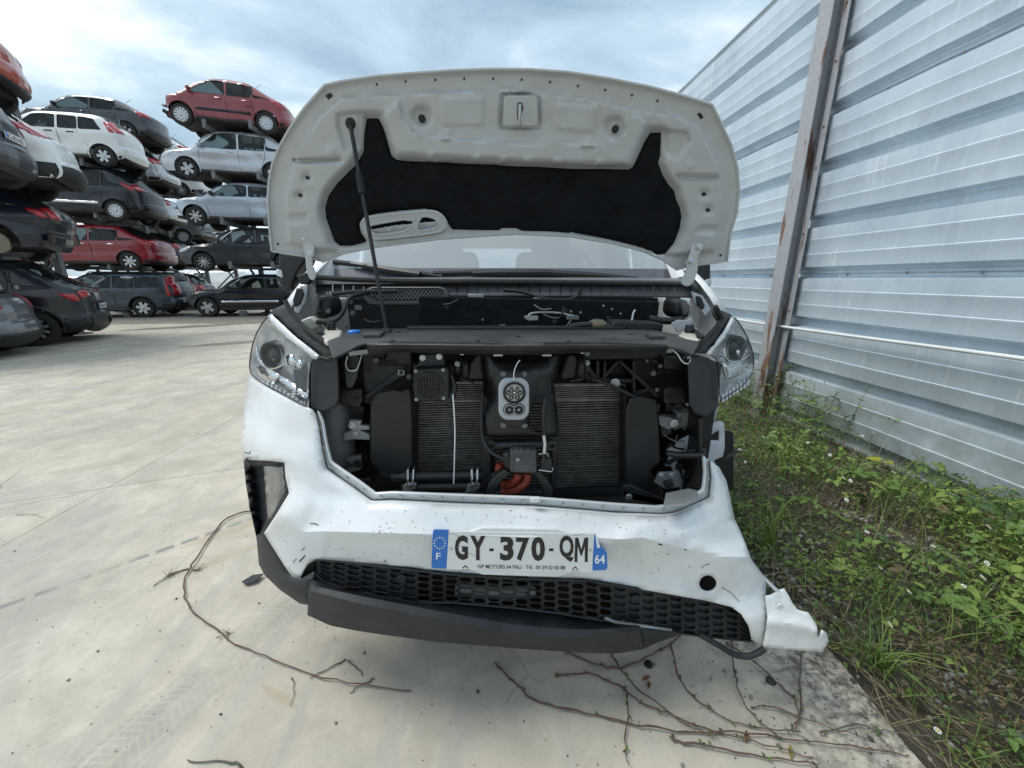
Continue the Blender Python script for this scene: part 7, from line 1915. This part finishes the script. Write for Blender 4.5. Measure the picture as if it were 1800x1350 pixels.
# climbing bramble shoots at the post and along the wall foot
def shoot(label, pts3, r0=.003, leaves=8, m='stem_purple', name='bramble_shoot', group=None, lsz=(.014, .03), cols=(0, 1, 2)):
    root = empty(name, pts3[0], label, 'vine' if name != 'twig' else 'twig', group)
    P = [Vector(p) for p in chaikin([tuple(p) for p in pts3], 2, False)]
    P = [p + Vector((r_.uniform(-.004, .004), r_.uniform(-.004, .004), r_.uniform(0, .003))) for p in P]
    b = MB(); b.tube(P, [q_ * r_.uniform(.8, 1.25) for q_ in np.linspace(r0 * 1.15, r0 * .5, len(P))], 6); b.build('stem', M[m], root)
    for i in range(leaves):
        p = P[int((i + .5 + r_.uniform(-.4, .4)) / leaves * (len(P) - 1))]
        for k in range(3):
            a = r_.uniform(0, 6.28); L_ = r_.uniform(*lsz); d = Vector((math.cos(a), math.sin(a), r_.uniform(.0, .7))).normalized() * L_; s_ = d.cross(Vector((0, 0, 1))).normalized() * L_ * .3
            b = MB(); u_ = Vector((0, 0, L_ * .12)); b.add([p, p + d * .45 + s_ + u_, p + d, p + d * .45 - s_ + u_, p + d * .5], [(0, 4, 1), (1, 4, 2), (2, 4, 3), (3, 4, 0)]); b.build('leaf', LM[r_.choice(cols)], root)
    return root
shoot('bramble shoot climbing the rusty wall post', [PZ(1372, 700, .05), PX(1378, 660, 2.8), PX(1392, 640, 2.78), PX(1385, 652, 2.75), PX(1360, 668, 2.7)], .003, 12, lsz=(.03, .055))
shoot('arching bramble shoot against the wall foot', [PX(1410, 720, 2.9), PX(1440, 690, 2.88), PX(1500, 715, 2.86), PX(1580, 745, 2.86)], .0025, 9, lsz=(.025, .05))
shoot('bare arching stem against the wall near the white daisies', [PX(1660, 860, 2.92), PX(1690, 852, 2.95), PX(1740, 865, 2.95), PX(1800, 900, 2.95)], .003, 2)
for pts_, lab in ([[(1290, 690), (1300, 640), (1318, 585)], 'slender leafy weed beside the right headlamp'], [[(1460, 720), (1468, 695), (1475, 690)], 'slender seed spike by the wall foot'], [[(1500, 730), (1515, 700), (1528, 680)], 'pale seed spike by the wall foot']):
    shoot(lab, [PX(x_, y_, 2.6) for x_, y_ in pts_], .0018, 6, 'stem_grey', 'weed_stem', lsz=(.012, .03))
# runners trailing over the concrete
def gpts(pl, z0=.006, wob=.012):
    o = []
    for i, (px, py) in enumerate(pl):
        p = PZ(px, py, z0); p.z = z0 + (wob if i % 2 else 0); o.append(p)
    return o
VG = 'bramble runners trailing over the concrete'
for pl, r0, lv, lab in (
    ([(870, 1165), (905, 1205), (940, 1235), (1000, 1250), (1080, 1265), (1150, 1285), (1210, 1290), (1300, 1290), (1380, 1300), (1480, 1315), (1600, 1330)], .0032, 7, 'longest purple runner curling up towards the bumper lip'),
    ([(975, 1190), (1030, 1185), (1065, 1195), (1100, 1218), (1130, 1240), (1180, 1262), (1250, 1285), (1330, 1310), (1430, 1335)], .003, 9, 'leafy runner with its tip lying under the lip'),
    ([(993, 1146), (1040, 1170), (1085, 1178), (1130, 1165), (1175, 1135), (1215, 1105)], .0042, 2, 'thick dark runner looping below the black lip'),
    ([(1075, 1150), (1090, 1180), (1120, 1215), (1170, 1250), (1200, 1275), (1260, 1302)], .0026, 4, 'thin runner coming out from under the lip end'),
    ([(1180, 1130), (1185, 1180), (1210, 1220), (1250, 1255), (1310, 1280), (1400, 1292)], .003, 8, 'runner with dry tuft below the torn lower grille'),
    ([(1275, 1130), (1330, 1170), (1380, 1215), (1400, 1240), (1405, 1270), (1385, 1292)], .003, 4, 'runner bending round below the torn corner'),
    ([(1100, 1215), (1105, 1260), (1098, 1310), (1103, 1350)], .0026, 3, 'short runner pointing straight away from the van'),
    ([(1320, 1245), (1360, 1245), (1400, 1260), (1460, 1285), (1540, 1305)], .0024, 3, 'reddish runner joining the pile of stems'),
    ([(1285, 1125), (1290, 1180), (1300, 1230), (1330, 1270), (1375, 1300)], .0026, 6, 'thin leafy runner crossing the dark grit'),
    ([(1412, 1100), (1405, 1180), (1408, 1240), (1398, 1292)], .0030, 5, 'twin stem runner under the torn corner'),
    ([(1440, 1288), (1500, 1275), (1560, 1290), (1640, 1298), (1720, 1300)], .0026, 6, 'runner reaching back into the weeds'),
    ([(1180, 1300), (1240, 1318), (1330, 1330), (1440, 1350)], .0034, 5, 'lowest runner of the tangled pile of stems')):
    shoot(lab, gpts(pl), r0, lv, r_.choice(['stem_purple', 'stem_brown', 'stem_grey']), 'bramble_runner', VG, (.006, .017), (0, 1, 1, 3))
shoot('long dry bramble stem curving round the front corner of the van', gpts([(445, 897), (405, 908), (378, 932), (345, 985), (325, 1012), (322, 1038), (335, 1075), (380, 1110), (420, 1135), (470, 1160), (540, 1185), (620, 1205), (720, 1216)], .006, .008), .0036, 0, 'stem_brown', 'dead_bramble')
dry = [(300, 1010, 12), (352, 1000, 10), (398, 1118, 7), (385, 1105, 8), (335, 1002, 9), (345, 975, 8)]
for px, py, n in dry[:3]:
    q = PZ(px, py, .004); b = MB()
    for k in range(n): 
        a = r_.uniform(0, 6.28); b.tube([q + Vector((r_.uniform(-.015, .015), r_.uniform(-.015, .015), 0)), q + Vector((.03 * math.cos(a), .03 * math.sin(a), r_.uniform(.002, .015)))], .0011, 4)
    tag(b.build('dry_leaf_tuft', LM[3]), 'curled dry leaf tuft on the long dry stem', 'leaf', 'dry tufts on the concrete')
for pl, lab, r0 in (([(608, 1160), (580, 1175), (545, 1192)], 'dark forked twig lying across the long dry stem', .0024), ([(611, 1163), (625, 1172), (638, 1187)], 'grey frayed twig touching the forked twig', .003), ([(657, 1194), (635, 1204), (617, 1216)], 'short dark twig across the end of the long dry stem', .0024), ([(513, 1192), (519, 1205), (511, 1240)], 'thin curved root lying before the bumper', .0012), ([(30, 905), (60, 905), (75, 910)], 'thin curved straw out in the yard', .0012), ([(330, 1000), (300, 1012), (270, 1030)], 'flat brown splinter beside the dry stem', .003), ([(425, 1350), (410, 1340), (330, 1338)], 'gnarled dark twig far out before the bumper', .003)):
    shoot(lab, gpts(pl, .003, .003), r0, 0, 'stem_grey', 'twig')
b = MB(); b.prism([PZ(x_, y_, .012 + .004 * (x_ > 440)) for x_, y_ in [(425, 1023), (432, 1028), (450, 1022), (464, 1009), (445, 1011)]], (0, 0, .003)); tag(b.build('plastic_strip', M['lip_plastic']), 'flat black plastic strip lying beside the left bumper corner', 'scrap')
# pebbles and crumbs lying on the slab
ppx = [(348, 763), (120, 1195), (640, 1147), (1485, 1190), (1500, 1196), (1345, 1200), (1150, 1168), (1468, 1222), (1446, 1290), (1530, 1298), (1430, 1262), (1452, 1246), (1350, 1195), (1250, 1194), (1600, 1315), (1590, 1268), (1275, 1180), (1320, 1225), (172, 1144), (310, 1052), (590, 1270), (1065, 1195), (25, 968), (455, 1060), (388, 1255), (1370, 1310), (1490, 1240), (1560, 1250), (1200, 1345), (840, 1215)]
for i, (px, py) in enumerate(ppx):
    p = PZ(px, py, .004); o = bpy.data.objects.new('pebble', PEB[i % 5]); COL.objects.link(o); o.location = p; o.rotation_euler = (0, 0, r_.uniform(0, 6)); s_ = r_.uniform(.005, .011); o.scale = (s_, s_, s_)
    tag(o, 'small grey pebble lying on the concrete', 'pebble', 'pebbles on the concrete')
for (px, py, s_, lab) in ((1140, 1168, .016, 'shiny black plastic cap lying under the torn grille'), (1355, 1197, .016, 'flat black plastic flake before the torn corner')):
    p = PZ(px, py, .003); b = MB(); b.lathe(p, (0, 0, 1), [(s_, 0), (s_ * .9, .005), (0, .007)], 12); tag(b.build('plastic_scrap', M['hose']), lab, 'scrap')
for (px, py, lab) in ((1136, 1192, 'curled reddish brown dead leaf by the runners'), (1140, 1204, 'second reddish dead leaf below the curled one'), (1390, 1322, 'pale green fallen leaf on the tangled stems'), (1312, 1295, 'brown fallen leaf on the tangled stems')):
    p = PZ(px, py, .008); b = MB(); a = r_.uniform(0, 6); L_ = .02; d = Vector((math.cos(a), math.sin(a), .2)) * L_; s_ = Vector((-d.y, d.x, 0)) * .4
    b.add([p - d, p + s_ + Vector((0, 0, .006)), p + d, p - s_ + Vector((0, 0, .006)), p], [(0, 4, 1), (1, 4, 2), (2, 4, 3), (3, 4, 0)])
    tag(b.build('fallen_leaf', leafmat('leaf_' + str(px), (.28, .11, .05) if px < 1300 else (.28, .30, .08), (.2, .08, .04))), lab, 'leaf')
